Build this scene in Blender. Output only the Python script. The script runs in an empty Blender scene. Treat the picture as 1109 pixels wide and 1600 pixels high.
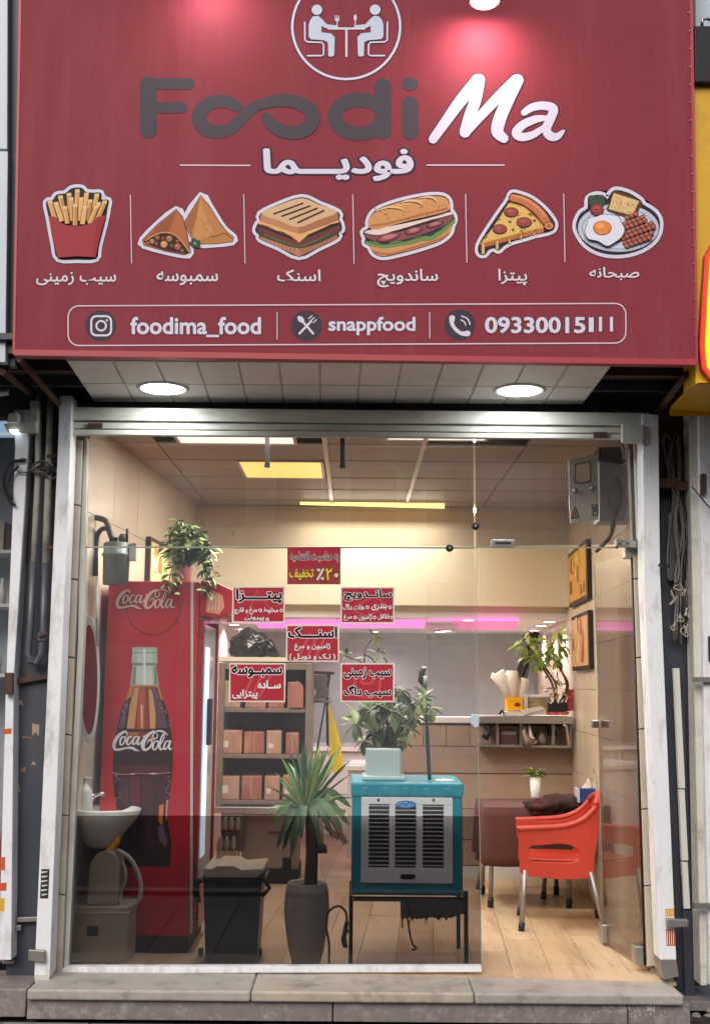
import bpy, bmesh, math, random
from mathutils import Vector, Matrix
random.seed(7)
R = math.radians
sc = bpy.context.scene
COL = sc.collection

# ------------------------------------------------------------------ camera
CAM = Vector((0.0, -6.3, 1.62))
FPX = 1800.0                      # focal length in pixels of the 1109x1600 photograph
PITCH, ROLL = R(8.53), R(0.5)
_R, _U, _F = Vector((1, 0, 0)), Vector((0, -math.sin(PITCH), math.cos(PITCH))), Vector((0, math.cos(PITCH), math.sin(PITCH)))
_cr = _R * math.cos(ROLL) + _U * math.sin(ROLL)
_cu = -_R * math.sin(ROLL) + _U * math.cos(ROLL)
cam_d = bpy.data.cameras.new('camera')
cam_d.sensor_width = 36; cam_d.sensor_fit = 'AUTO'; cam_d.lens = 36 * FPX / 1600
cam_d.clip_start = 0.05; cam_d.clip_end = 500
cam = bpy.data.objects.new('camera', cam_d); COL.objects.link(cam)
m3 = Matrix((_cr, _cu, -_F)).transposed()
cam.matrix_world = Matrix.Translation(CAM) @ m3.to_4x4()
sc.camera = cam

# ------------------------------------------------------------------ sky, sun, exposure
world = bpy.data.worlds.new('World'); sc.world = world; world.use_nodes = True
wn = world.node_tree.nodes; wl = world.node_tree.links
bg = wn['Background']
sky = wn.new('ShaderNodeTexSky'); sky.sky_type = 'NISHITA'; sky.sun_disc = False
SUN_EL, SUN_AZ = R(38), R(196)
sky.sun_elevation = SUN_EL; sky.sun_rotation = SUN_AZ
sky.air_density = 1.0; sky.dust_density = 4.0; sky.ozone_density = 1.0
wl.new(sky.outputs[0], bg.inputs[0]); bg.inputs[1].default_value = 0.11
sd = bpy.data.lights.new('sun', 'SUN'); sd.energy = 1.5; sd.angle = R(40); sd.color = (1, .97, .94)
so = bpy.data.objects.new('sun', sd); COL.objects.link(so)
sdir = Vector((math.sin(SUN_AZ) * math.cos(SUN_EL), math.cos(SUN_AZ) * math.cos(SUN_EL), math.sin(SUN_EL)))
so.rotation_euler = sdir.to_track_quat('Z', 'Y').to_euler(); so.location = (0, -8, 9)
vs = sc.view_settings
vs.view_transform = 'Standard'; vs.look = 'None'; vs.gamma = 1; vs.use_curve_mapping = False; vs.exposure = 0.13
sc.cycles.transparent_max_bounces = 32
sc.cycles.max_bounces = 8; sc.cycles.diffuse_bounces = 4; sc.cycles.glossy_bounces = 4
sc.cycles.sample_clamp_indirect = 6
sc.cycles.caustics_reflective = False; sc.cycles.caustics_refractive = False

# ------------------------------------------------------------------ photograph geometry
def PX(px, py, Y):
    """point of the plane y = Y seen at that place of the photograph"""
    u, v = (px - 554.5) / FPX, (800 - py) / FPX
    d = _F + u * _cr + v * _cu
    return CAM + d * ((Y - CAM.y) / d.y)
def PZ(px, py, z):
    u, v = (px - 554.5) / FPX, (800 - py) / FPX
    d = _F + u * _cr + v * _cu
    return CAM + d * ((z - CAM.z) / d.z)
FLOOR = PX(554, 1514, 0).z - .012
GROUND = PX(554, 1597, -0.36).z
def rect(x0, y0, x1, y1, Y):
    xm, ym = (x0 + x1) / 2, (y0 + y1) / 2
    return PX(x0, ym, Y).x, PX(x1, ym, Y).x, PX(xm, y1, Y).z, PX(xm, y0, Y).z

# ------------------------------------------------------------------ materials
def lin(c):
    return tuple(((x / 255) / 12.92 if x / 255 <= .04045 else ((x / 255 + .055) / 1.055) ** 2.4) for x in c[:3])
def M(name, rgb, rough=.6, metal=0.0, var=.12, scale=6, bump=0.0, bscale=60, dirt=None, damt=.5, dscale=2.5, stretch=(1, 1, 1), spec=.5, coat=0):
    m = bpy.data.materials.new(name); m.use_nodes = True
    n, l = m.node_tree.nodes, m.node_tree.links
    b = n['Principled BSDF']; b.inputs['Roughness'].default_value = rough; b.inputs['Metallic'].default_value = metal
    b.inputs['Specular IOR Level'].default_value = spec; b.inputs['Coat Weight'].default_value = coat
    c = lin(rgb) + (1,)
    geo = n.new('ShaderNodeNewGeometry'); mp = n.new('ShaderNodeMapping'); mp.inputs['Scale'].default_value = stretch
    l.new(geo.outputs['Position'], mp.inputs['Vector'])
    tx = n.new('ShaderNodeTexNoise'); tx.inputs['Scale'].default_value = scale; tx.inputs['Detail'].default_value = 6; tx.inputs['Roughness'].default_value = .65
    l.new(mp.outputs[0], tx.inputs['Vector'])
    mr = n.new('ShaderNodeMapRange'); mr.inputs['From Min'].default_value = .25; mr.inputs['From Max'].default_value = .75
    mr.inputs['To Min'].default_value = 1 - var; mr.inputs['To Max'].default_value = 1 + var * .6
    l.new(tx.outputs[0], mr.inputs[0])
    mx = n.new('ShaderNodeVectorMath'); mx.operation = 'SCALE'; mx.inputs[0].default_value = c[:3]
    l.new(mr.outputs[0], mx.inputs['Scale'])
    out = mx.outputs[0]
    if dirt:
        t2 = n.new('ShaderNodeTexNoise'); t2.inputs['Scale'].default_value = dscale; t2.inputs['Detail'].default_value = 9; t2.inputs['Roughness'].default_value = .72
        l.new(mp.outputs[0], t2.inputs['Vector'])
        r2 = n.new('ShaderNodeMapRange'); r2.inputs['From Min'].default_value = .50; r2.inputs['From Max'].default_value = .68
        r2.inputs['To Max'].default_value = damt; l.new(t2.outputs[0], r2.inputs[0])
        mc = n.new('ShaderNodeMix'); mc.data_type = 'RGBA'; mc.inputs[7].default_value = lin(dirt) + (1,)
        l.new(r2.outputs[0], mc.inputs[0]); l.new(out, mc.inputs[6]); out = mc.outputs[2]
    l.new(out, b.inputs['Base Color'])
    if bump:
        t3 = n.new('ShaderNodeTexNoise'); t3.inputs['Scale'].default_value = bscale; t3.inputs['Detail'].default_value = 4
        l.new(mp.outputs[0], t3.inputs['Vector'])
        bp = n.new('ShaderNodeBump'); bp.inputs['Strength'].default_value = bump; bp.inputs['Distance'].default_value = .004
        l.new(t3.outputs[0], bp.inputs['Height']); l.new(bp.outputs[0], b.inputs['Normal'])
    return m
def EM(name, rgb, s):
    m = bpy.data.materials.new(name); m.use_nodes = True; n = m.node_tree.nodes; l = m.node_tree.links
    b = n['Principled BSDF']; b.inputs['Base Color'].default_value = lin(rgb) + (1,)
    b.inputs['Emission Color'].default_value = lin(rgb) + (1,); b.inputs['Emission Strength'].default_value = s
    return m
def GL(name, tint, refl=.05, veil=0.0, veilc=(200, 200, 205), rough=0.0, veil_var=0.0):
    """thin clear pane: it lets straight through what its tint lets through and mirrors a little"""
    m = bpy.data.materials.new(name); m.use_nodes = True; n, l = m.node_tree.nodes, m.node_tree.links
    n.remove(n['Principled BSDF']); out = n['Material Output']
    t = n.new('ShaderNodeBsdfTransparent'); t.inputs[0].default_value = tuple(tint) + (1,)
    g = n.new('ShaderNodeBsdfGlossy'); g.inputs['Roughness'].default_value = rough; g.inputs[0].default_value = (.95, .97, 1, 1)
    lw = n.new('ShaderNodeLayerWeight'); lw.inputs[0].default_value = .5
    p = n.new('ShaderNodeMath'); p.operation = 'POWER'; p.inputs[1].default_value = 5; l.new(lw.outputs['Facing'], p.inputs[0])
    a = n.new('ShaderNodeMath'); a.operation = 'MULTIPLY_ADD'; a.inputs[1].default_value = .8; a.inputs[2].default_value = refl; l.new(p.outputs[0], a.inputs[0])
    mx = n.new('ShaderNodeMixShader'); l.new(a.outputs[0], mx.inputs[0]); l.new(t.outputs[0], mx.inputs[1]); l.new(g.outputs[0], mx.inputs[2])
    o = mx.outputs[0]
    if veil:                                            # pale haze of street reflections, painted as a diffuse veil
        d = n.new('ShaderNodeBsdfDiffuse'); d.inputs[0].default_value = lin(veilc) + (1,)
        nt = n.new('ShaderNodeTexNoise'); nt.inputs['Scale'].default_value = 3; nt.inputs['Detail'].default_value = 8; nt.inputs['Roughness'].default_value = .7
        geo = n.new('ShaderNodeNewGeometry'); mp = n.new('ShaderNodeMapping'); mp.inputs['Scale'].default_value = (1, 1, .5)
        l.new(geo.outputs['Position'], mp.inputs[0]); l.new(mp.outputs[0], nt.inputs['Vector'])
        mr = n.new('ShaderNodeMapRange'); mr.inputs[1].default_value = .3; mr.inputs[2].default_value = .75; mr.inputs[3].default_value = veil * (1 - veil_var); mr.inputs[4].default_value = veil * (1 + veil_var)
        l.new(nt.outputs[0], mr.inputs[0])
        m2 = n.new('ShaderNodeMixShader'); l.new(mr.outputs[0], m2.inputs[0]); l.new(o, m2.inputs[1]); l.new(d.outputs[0], m2.inputs[2]); o = m2.outputs[0]
    l.new(o, out.inputs[0])
    return m

INK = bpy.data.materials.new('printed_ink'); INK.use_nodes = True
_n, _l = INK.node_tree.nodes, INK.node_tree.links
_a = _n.new('ShaderNodeAttribute'); _a.attribute_name = 'ink'; _l.new(_a.outputs['Color'], _n['Principled BSDF'].inputs['Base Color'])
_n['Principled BSDF'].inputs['Roughness'].default_value = .65; _n['Principled BSDF'].inputs['Specular IOR Level'].default_value = .25

MT = dict(
    banner=M("banner_vinyl", (136, 53, 64), .7, spec=.2, var=.07, scale=3, bump=.35, bscale=70, stretch=(1, 1, .12), dirt=(152, 84, 92), damt=.35, dscale=3),
    bannerlip=M('banner_hem', (168, 52, 62), .45, var=.1),
    darksteel=M('dark_steel', (80, 78, 82), .55, .3, var=.3, scale=5, dirt=(92, 74, 62), damt=.6),
    navysteel=M('navy_sheet_metal', (66, 70, 82), .5, .2, var=.25, scale=3, dirt=(100, 92, 88), damt=.55, dscale=3, stretch=(1, 1, .25), bump=.2, bscale=20),
    rust=M('rusty_steel', (96, 66, 56), .75, .2, var=.35, scale=10, dirt=(50, 44, 44), damt=.7, bump=.3, bscale=60),
    whitepost=M('white_painted_steel', (232, 234, 238), .5, var=.05, scale=4, dirt=(150, 142, 130), damt=.6, dscale=9, stretch=(1, 1, .4), bump=.25, bscale=40),
    rail=M('weathered_white_rail', (204, 202, 190), .7, var=.14, scale=5, dirt=(120, 114, 102), damt=.6, dscale=4, stretch=(.3, 1, 1.2), bump=.15),
    alu=M('pale_aluminium', (205, 206, 198), .4, .25, var=.08, dirt=(140, 132, 118), damt=.4),
    pipe_w=M('chipped_white_pipe', (190, 188, 178), .5, var=.15, scale=12, dirt=(96, 84, 72), damt=.8, dscale=9),
    pipe_g=M('grey_pipe', (92, 96, 104), .45, .3, var=.2, dirt=(60, 56, 56), damt=.6),
    jamb=M('cream_jamb_tile', (200, 188, 170), .4, var=.12, scale=8, dirt=(150, 134, 116), damt=.5),
    soffit=M('soffit_panel', (230, 228, 224), .5, var=.05, scale=4, dirt=(176, 170, 164), damt=.35),
    meterw=M('pale_meter_paint', (238, 240, 230), .4, var=.04),
    sofjoint=M('soffit_joint', (196, 192, 188), .9, var=.1),
    metbox=M('grey_meter_box', (176, 180, 186), .45, var=.06),
    softjoint=M('pale_joint', (140, 132, 122), .9, var=.1),
    marble=M('sill_marble', (176, 166, 152), .45, var=.2, scale=9, dirt=(108, 98, 90), damt=.75, dscale=6, bump=.2),
    marbleedge=M('sill_edge_marble', (170, 164, 156), .5, var=.25, scale=14, dirt=(92, 86, 82), damt=.75, dscale=7, bump=.25),
    riser=M('mottled_riser_stone', (132, 122, 120), .6, var=.22, scale=14, dirt=(176, 168, 164), damt=.8, dscale=13, bump=.25),
    paving=M('pavement_stone', (120, 116, 114), .8, var=.2, scale=9, bump=.3, dirt=(80, 76, 74), damt=.6),
    paving2=M('pavement_stone_pale', (136, 130, 126), .8, var=.2, scale=9, bump=.3, dirt=(84, 78, 76), damt=.6),
    asphalt=M('asphalt', (62, 62, 64), .85, var=.25, scale=30, bump=.5, bscale=160),
    fjoint=M('floor_joint', (150, 118, 84), .9, var=.1),
    mortar=M('dark_joint', (70, 64, 58), .9, var=.2),
    wall=M('cream_wall_tile', (208, 196, 178), .28, var=.05, scale=5, dirt=(186, 172, 152), damt=.5),
    wallr=M('beige_wood_tile', (208, 190, 166), .3, var=.12, scale=14, stretch=(1, 1, .14), dirt=(184, 158, 126), damt=.4),
    walljoint=M('wall_grout', (184, 168, 144), .8, var=.1),
    bulk=M('cream_painted_plaster', (222, 210, 184), .6, var=.04, scale=2),
    ceil=M('grey_ceiling_board', (168, 160, 154), .6, var=.06, scale=3),
    ceilbar=M('ceiling_grid_bar', (206, 196, 182), .4, var=.04),
    gyp=M('white_plaster', (226, 220, 216), .6, var=.03, scale=2),
    ktile=M('pale_grey_kitchen_tile', (180, 188, 184), .25, var=.07, scale=3, dirt=(156, 160, 158), damt=.5),
    ktile2=M('pale_kitchen_tile', (190, 196, 192), .25, var=.07, scale=3, dirt=(176, 170, 170), damt=.4),
    clad=M('brown_stone_cladding', (164, 142, 128), .35, var=.15, scale=6, dirt=(136, 116, 106), damt=.5, stretch=(.4, 1, 1)),
    clad2=M('brown_stone_cladding_pale', (176, 152, 134), .35, var=.15, scale=6, dirt=(146, 124, 110), damt=.5, stretch=(.4, 1, 1)),
    floor_a=M('oak_look_tile', (206, 178, 142), .3, var=.14, scale=10, stretch=(1, .12, 1), dirt=(142, 112, 82), damt=.6, dscale=7),
    floor_b=M('oak_look_tile_pale', (212, 186, 152), .3, var=.14, scale=10, stretch=(1, .12, 1), dirt=(142, 112, 82), damt=.6, dscale=7),
    floor_c=M('oak_look_tile_brown', (196, 166, 130), .3, var=.16, scale=10, stretch=(1, .12, 1), dirt=(142, 112, 82), damt=.6, dscale=7),
    steel=M('brushed_stainless', (176, 172, 168), .32, .85, var=.12, scale=9, stretch=(.2, 1, 2)),
    chrome=M('chrome', (220, 220, 222), .12, 1, var=.02),
    steeld=M('dull_steel_leg', (150, 146, 142), .4, .6, var=.15),
    black=M('black_plastic', (22, 22, 25), .42, var=.2),
    blackm=M('matt_black', (26, 25, 27), .7, var=.3, bump=.2),
    red=M('red_fridge_enamel', (184, 26, 42), .28, var=.05, scale=3, coat=.3),
    redd=M('dark_red_panel', (150, 24, 34), .3, var=.06),
    white=M('white_plastic', (214, 216, 212), .35, var=.04),
    porcelain=M('white_porcelain', (232, 232, 226), .12, var=.02, coat=.4),
    cream=M('cream_plastic', (176, 166, 146), .4, var=.08),
    teal=M('teal_plastic', (24, 140, 160), .35, var=.08, scale=5, dirt=(60, 140, 152), damt=.35, dscale=9),
    tealD=M('teal_plastic_rim', (34, 152, 172), .35, var=.06),
    louvre=M('louvre_grey', (228, 231, 234), .4, var=.04),
    potgrey=M('grey_planter', (150, 146, 138), .6, var=.1, bump=.15, bscale=80),
    potblue=M('pale_blue_planter', (196, 216, 216), .3, var=.04),
    soil=M('potting_soil', (58, 42, 32), .95, var=.4, scale=40, bump=.6),
    bark=M('brown_bark', (98, 78, 60), .85, var=.3, scale=30, bump=.5, stretch=(1, 1, .3)),
    stem=M('green_brown_stem', (110, 112, 66), .7, var=.2),
    chair=M('orange_red_plastic', (184, 56, 40), .48, var=.12, scale=12, dirt=(150, 52, 42), damt=.5, dscale=8, bump=.1, bscale=90),
    cloth=M('dark_red_tablecloth', (86, 46, 42), .75, var=.2, scale=5, dirt=(92, 30, 34), damt=.5, bump=.3, bscale=30),
    darkcloth=M('dark_brown_fur_cloth', (58, 34, 32), .9, var=.5, scale=14, bump=.8, bscale=60, dirt=(120, 40, 36), damt=.6, dscale=6),
    bag=M('black_bin_bag', (24, 22, 24), .25, var=.3, scale=9, bump=.6, bscale=18),
    yellow=M('yellow_cloth', (232, 202, 24), .7, var=.1, scale=12, bump=.3),
    yellowbox=M('yellow_tub', (240, 176, 14), .4, var=.06),
    paper=M('white_paper', (222, 212, 202), .75, var=.08, bump=.2),
    card=M('patterned_carton', (172, 150, 116), .7, var=.5, scale=60, dirt=(60, 46, 36), damt=.9, dscale=70),
    redbag=M('red_snack_pack', (196, 48, 52), .4, var=.3, scale=25, dirt=(230, 200, 196), damt=.8, dscale=40),
    blue=M('blue_tissue_box', (38, 62, 124), .45, var=.15, scale=20),
    gas=M('grey_green_meter', (128, 138, 132), .4, .2, var=.1, dirt=(92, 96, 90), damt=.4),
    wood=M('dark_wood_frame', (40, 30, 26), .5, var=.2),
    yellowsign=M('yellow_sign_sheet', (214, 164, 26), .4, var=.08, scale=3, dirt=(170, 122, 20), damt=.4),
    cable=M('grey_cable', (118, 112, 112), .6, var=.2),
    cabled=M('black_cable', (24, 24, 26), .5, var=.2),
    bluewhite=M('bluish_white_sheet', (186, 200, 212), .4, var=.05, scale=1.5),
    blueglassy=M('pale_shop_fitting', (168, 178, 190), .4, var=.3, scale=4),
    peach=M('peach_parcel', (176, 128, 110), .5, var=.25, scale=16, dirt=(232, 196, 160), damt=.6, dscale=9, stretch=(1, 1, .3)),
    salmon=M('salmon_parcel', (162, 104, 92), .5, var=.25, scale=16, dirt=(224, 170, 140), damt=.6, dscale=9, stretch=(1, 1, .3)),
    buff=M('buff_parcel', (178, 152, 132), .5, var=.25, scale=16, dirt=(216, 140, 116), damt=.6, dscale=9, stretch=(1, 1, .3)),
    rackdark=M('dark_cabinet_lining', (92, 70, 66), .45, var=.2, scale=4),
    rackframe=M('worn_steel_frame', (150, 136, 124), .4, .5, var=.2, dirt=(110, 90, 74), damt=.5),
)
def leafmat(name, a, rough=.45):
    m = M(name, a, rough, var=.25, scale=25, dirt=(150, 140, 84), damt=.45, dscale=30)
    return m
LF = dict(
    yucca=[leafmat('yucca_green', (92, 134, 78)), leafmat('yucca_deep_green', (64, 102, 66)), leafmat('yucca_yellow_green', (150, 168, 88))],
    schef=[leafmat('umbrella_leaf', (100, 122, 80)), leafmat('umbrella_leaf_pale', (152, 164, 108)), leafmat('umbrella_leaf_dark', (66, 84, 58))],
    trail=[leafmat('trailing_leaf', (108, 138, 78)), leafmat('trailing_leaf_bright', (160, 184, 112)), leafmat('trailing_leaf_dark', (64, 92, 54))],
    lime=[leafmat('lime_leaf', (158, 180, 86)), leafmat('lime_leaf_dark', (116, 146, 66)), leafmat('lime_leaf_pale', (168, 186, 104))],
    dry=[leafmat('dry_leaf', (126, 104, 66)), leafmat('dry_leaf_pale', (164, 140, 92)), leafmat('dry_leaf_dark', (78, 62, 44))],
)

# ------------------------------------------------------------------ objects
WL = {}                                       # world place of each object's origin
def setp(o, label=None, cat=None, group=None, kind=None):
    if label: o['label'] = label
    if cat: o['category'] = cat
    if group: o['group'] = group
    if kind: o['kind'] = kind
    return o
def thing(name, label, cat, loc, group=None):
    o = bpy.data.objects.new(name, None); o.empty_display_size = .1; COL.objects.link(o)
    o.location = loc; WL[o] = Vector(loc)
    return setp(o, label, cat, group)
def struct(name, loc=(0, 0, 0), label=None):
    o = bpy.data.objects.new(name, None); o.empty_display_size = .1; COL.objects.link(o); o.location = loc; WL[o] = Vector(loc)
    o['kind'] = 'structure'
    if label: o['label'] = label
    return o
def link_mesh(name, me, parent=None, loc=None):
    o = bpy.data.objects.new(name, me); COL.objects.link(o)
    if parent is not None: o.parent = parent
    return o

class MB:
    def __init__(s): s.v = []; s.f = []; s.sm = []
    def add(s, vs, fs, smooth=False):
        b = len(s.v); s.v += [Vector(p) for p in vs]
        for f in fs: s.f.append([b + i for i in f]); s.sm.append(smooth)
        return s
    def box(s, x0, x1, y0, y1, z0, z1):
        if x0 > x1: x0, x1 = x1, x0
        if y0 > y1: y0, y1 = y1, y0
        if z0 > z1: z0, z1 = z1, z0
        v = [(x, y, z) for z in (z0, z1) for y in (y0, y1) for x in (x0, x1)]
        return s.add(v, [(0, 1, 3, 2), (4, 6, 7, 5), (0, 4, 5, 1), (2, 3, 7, 6), (0, 2, 6, 4), (1, 5, 7, 3)])
    def obox(s, c, u, v, w, a, b, h):           # oriented box: centre, axes, half sizes
        u, v, w = Vector(u).normalized() * a, Vector(v).normalized() * b, Vector(w).normalized() * h; c = Vector(c)
        vs = [c + i * u + j * v + k * w for k in (-1, 1) for j in (-1, 1) for i in (-1, 1)]
        return s.add(vs, [(0, 1, 3, 2), (4, 6, 7, 5), (0, 4, 5, 1), (2, 3, 7, 6), (0, 2, 6, 4), (1, 5, 7, 3)])
    def prism(s, pts, dv, smooth=False):        # polygon of 3D points pushed along dv
        n = len(pts); dv = Vector(dv); a = [Vector(p) for p in pts]
        v = a + [p + dv for p in a]
        f = [list(range(n)), list(range(2 * n - 1, n - 1, -1))]
        s.add(v, f)
        b = len(s.v) - 2 * n
        for i in range(n):
            j = (i + 1) % n; s.f.append([b + i, b + n + i, b + n + j, b + j]); s.sm.append(smooth)
        return s
    def ring(s, outer, inner, dv):              # closed band between two loops, pushed along dv
        n = len(outer); dv = Vector(dv); o = [Vector(p) for p in outer]; i_ = [Vector(p) for p in inner]
        v = o + i_ + [p + dv for p in o] + [p + dv for p in i_]; f = []
        for k in range(n):
            j = (k + 1) % n
            f += [(k, j, n + j, n + k), (2 * n + k, 3 * n + k, 3 * n + j, 2 * n + j), (k, 2 * n + k, 2 * n + j, j), (n + k, n + j, 3 * n + j, 3 * n + k)]
        return s.add(v, f)
    def tube(s, pts, r, n=8, cap=True):
        pts = [Vector(p) for p in pts]; m = len(pts)
        rs = r if isinstance(r, (list, tuple)) else [r] * m
        b = len(s.v); up = None
        for i, p in enumerate(pts):
            t = (pts[min(i + 1, m - 1)] - pts[max(i - 1, 0)])
            t = t.normalized() if t.length > 1e-9 else Vector((0, 0, 1))
            if up is None:
                up = Vector((0, 0, 1)) if abs(t.z) < .9 else Vector((1, 0, 0))
            a = t.cross(up)
            if a.length < 1e-6: a = t.cross(Vector((.3, 1, .2)))
            a.normalize(); c = a.cross(t).normalized(); up = c
            for k in range(n):
                g = 2 * math.pi * k / n
                s.v.append(p + (a * math.cos(g) + c * math.sin(g)) * rs[i])
        for i in range(m - 1):
            for k in range(n):
                q = (k + 1) % n
                s.f.append([b + i * n + k, b + i * n + q, b + (i + 1) * n + q, b + (i + 1) * n + k]); s.sm.append(True)
        if cap:
            s.f.append([b + k for k in range(n)][::-1]); s.sm.append(False)
            s.f.append([b + (m - 1) * n + k for k in range(n)]); s.sm.append(False)
        return s
    def lathe(s, prof, c, n=24, axis='z', sq=1.0, smooth=True):   # profile of (radius, height)
        c = Vector(c); b = len(s.v); m = len(prof)
        for r, h in prof:
            for k in range(n):
                g = 2 * math.pi * k / n; x, y = r * math.cos(g), r * math.sin(g) * sq
                s.v.append(c + (Vector((x, y, h)) if axis == 'z' else Vector((x, h, y)) if axis == 'y' else Vector((h, x, y))))
        for i in range(m - 1):
            for k in range(n):
                q = (k + 1) % n
                s.f.append([b + i * n + k, b + i * n + q, b + (i + 1) * n + q, b + (i + 1) * n + k]); s.sm.append(smooth)
        s.f.append([b + k for k in range(n)]); s.sm.append(False)
        s.f.append([b + (m - 1) * n + k for k in range(n)]); s.sm.append(False)
        return s
    def sheet(s, fn, nu, nv, thick=None):       # fn(u,v) -> point
        b = len(s.v)
        for j in range(nv + 1):
            for i in range(nu + 1): s.v.append(Vector(fn(i / nu, j / nv)))
        for j in range(nv):
            for i in range(nu):
                a = b + j * (nu + 1) + i
                s.f.append([a, a + 1, a + nu + 2, a + nu + 1]); s.sm.append(True)
        return s
    def mesh(s, name, mat, off=Vector((0, 0, 0)), fix=True):
        me = bpy.data.meshes.new(name)
        me.from_pydata([tuple(p - off) for p in s.v], [], s.f)
        me.polygons.foreach_set('use_smooth', s.sm)
        if fix:
            bm = bmesh.new(); bm.from_mesh(me); bmesh.ops.recalc_face_normals(bm, faces=bm.faces); bm.to_mesh(me); bm.free()
        for x in (mat if isinstance(mat, (list, tuple)) else [mat]): me.materials.append(x)
        me.update(); return me
    def build(s, name, mat, parent=None, label=None, cat=None, group=None, kind=None, bevel=0, solid=0, seg=2):
        if parent is not None: off = WL[parent]
        else:
            xs = [p.x for p in s.v]; ys = [p.y for p in s.v]; zs = [p.z for p in s.v]
            off = Vector(((min(xs) + max(xs)) / 2, (min(ys) + max(ys)) / 2, min(zs)))
        o = link_mesh(name, s.mesh(name, mat, off), parent)
        if parent is None: o.location = off
        WL[o] = off.copy()
        if solid:
            md = o.modifiers.new('thickness', 'SOLIDIFY'); md.thickness = solid; md.offset = 0
        if bevel:
            md = o.modifiers.new('edge', 'BEVEL'); md.width = bevel; md.segments = seg; md.limit_method = 'ANGLE'; md.angle_limit = R(40)
        return setp(o, label, cat, group, kind)

def pxbox(x0, y0, x1, y1, Y, depth):
    X0, X1, Z0, Z1 = rect(x0, y0, x1, y1, Y)
    return MB().box(X0, X1, Y, Y + depth, Z0, Z1)
def pxprism(pts, Y, depth):
    return MB().prism([PX(x, y, Y) for x, y in pts], (0, depth, 0))
def box(name, mat, parent, x0, x1, y0, y1, z0, z1, bevel=0, **k):
    return MB().box(x0, x1, y0, y1, z0, z1).build(name, mat, parent, bevel=bevel, **k)
def smooth_path(P, n=6, closed=False):
    P = [tuple(p) for p in P]; out = []; m = len(P); D = len(P[0])
    rng = range(m) if closed else range(m - 1)
    for i in rng:
        p0, p1, p2, p3 = (P[(i - 1) % m], P[i], P[(i + 1) % m], P[(i + 2) % m]) if closed else (P[max(i - 1, 0)], P[i], P[i + 1], P[min(i + 2, m - 1)])
        for k in range(n):
            t = k / n
            out.append(tuple(.5 * ((2 * p1[d]) + (-p0[d] + p2[d]) * t + (2 * p0[d] - 5 * p1[d] + 4 * p2[d] - p3[d]) * t * t + (-p0[d] + 3 * p1[d] - 3 * p2[d] + p3[d]) * t ** 3) for d in range(D)))
    if not closed: out.append(P[-1])
    return out
def tiles(parent, name, org, u, v, n, nu, nv, tw, th, gap, thick, mats, stagger=0, skip=None):
    """alike pieces laid in a grid: one shared mesh per material, one object per piece"""
    u, v, n, org = Vector(u).normalized(), Vector(v).normalized(), Vector(n).normalized(), Vector(org)
    rot = Matrix((u, v, n)).transposed().to_4x4()
    base = [MB().box(gap / 2, tw - gap / 2, gap / 2, th - gap / 2, 0, thick).mesh(name, m) for m in mats]
    for j in range(nv):
        for i in range(nu):
            if skip and skip(i, j): continue
            o = bpy.data.objects.new(name, random.choice(base)); COL.objects.link(o); o.parent = parent
            p = org + u * (i * tw + (stagger * (j % 2) if stagger else 0)) + v * (j * th) + n * random.uniform(0, thick * .12)
            o.matrix_local = Matrix.Translation(p - WL[parent]) @ rot
def copy_tree(o, parent=None, mp={}):
    c = o.copy(); COL.objects.link(c); WL[c] = WL.get(o, Vector()).copy()
    if parent is not None: c.parent = parent
    for ch in [x for x in list(o.children)]: copy_tree(ch, c)
    return c

# ------------------------------------------------------------------ flat print (lettering, pictures) on a plane
ARA = {}
for ln in '''ا FE8D FE8E 0 0|ب FE8F FE90 FE91 FE92|پ FB56 FB57 FB58 FB59|ت FE95 FE96 FE97 FE98|ج FE9D FE9E FE9F FEA0|چ FB7A FB7B FB7C FB7D|ح FEA1 FEA2 FEA3 FEA4|خ FEA5 FEA6 FEA7 FEA8|د FEA9 FEAA 0 0|ر FEAD FEAE 0 0|ز FEAF FEB0 0 0|ژ FB8A FB8B 0 0|س FEB1 FEB2 FEB3 FEB4|ص FEB9 FEBA FEBB FEBC|ط FEC1 FEC2 FEC3 FEC4|غ FECD FECE FECF FED0|ف FED1 FED2 FED3 FED4|ق FED5 FED6 FED7 FED8|ک FB8E FB8F FB90 FB91|گ FB92 FB93 FB94 FB95|ل FEDD FEDE FEDF FEE0|م FEE1 FEE2 FEE3 FEE4|ن FEE5 FEE6 FEE7 FEE8|ه FEE9 FEEA FEEB FEEC|و FEED FEEE 0 0|ی FBFC FBFD FBFE FBFF|ـ 640 640 640 640'''.split('|'):
    a_ = ln.split(); ARA[a_[0]] = [int(x, 16) for x in a_[1:]]
def shaped(s):
    if not any(c in ARA for c in s): return s
    o = []
    for i, c in enumerate(s):
        if c not in ARA: o.append({'(': ')', ')': '('}.get(c, c)); continue
        p = i > 0 and s[i - 1] in ARA and ARA[s[i - 1]][2]
        n = i < len(s) - 1 and s[i + 1] in ARA and ARA[c][2]
        o.append(c if not p and not n and c == 'غ' else chr(ARA[c][3 if p and n else 1 if p else 2 if n else 0]))
    return ''.join(reversed(o))
_tc = {}
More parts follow.
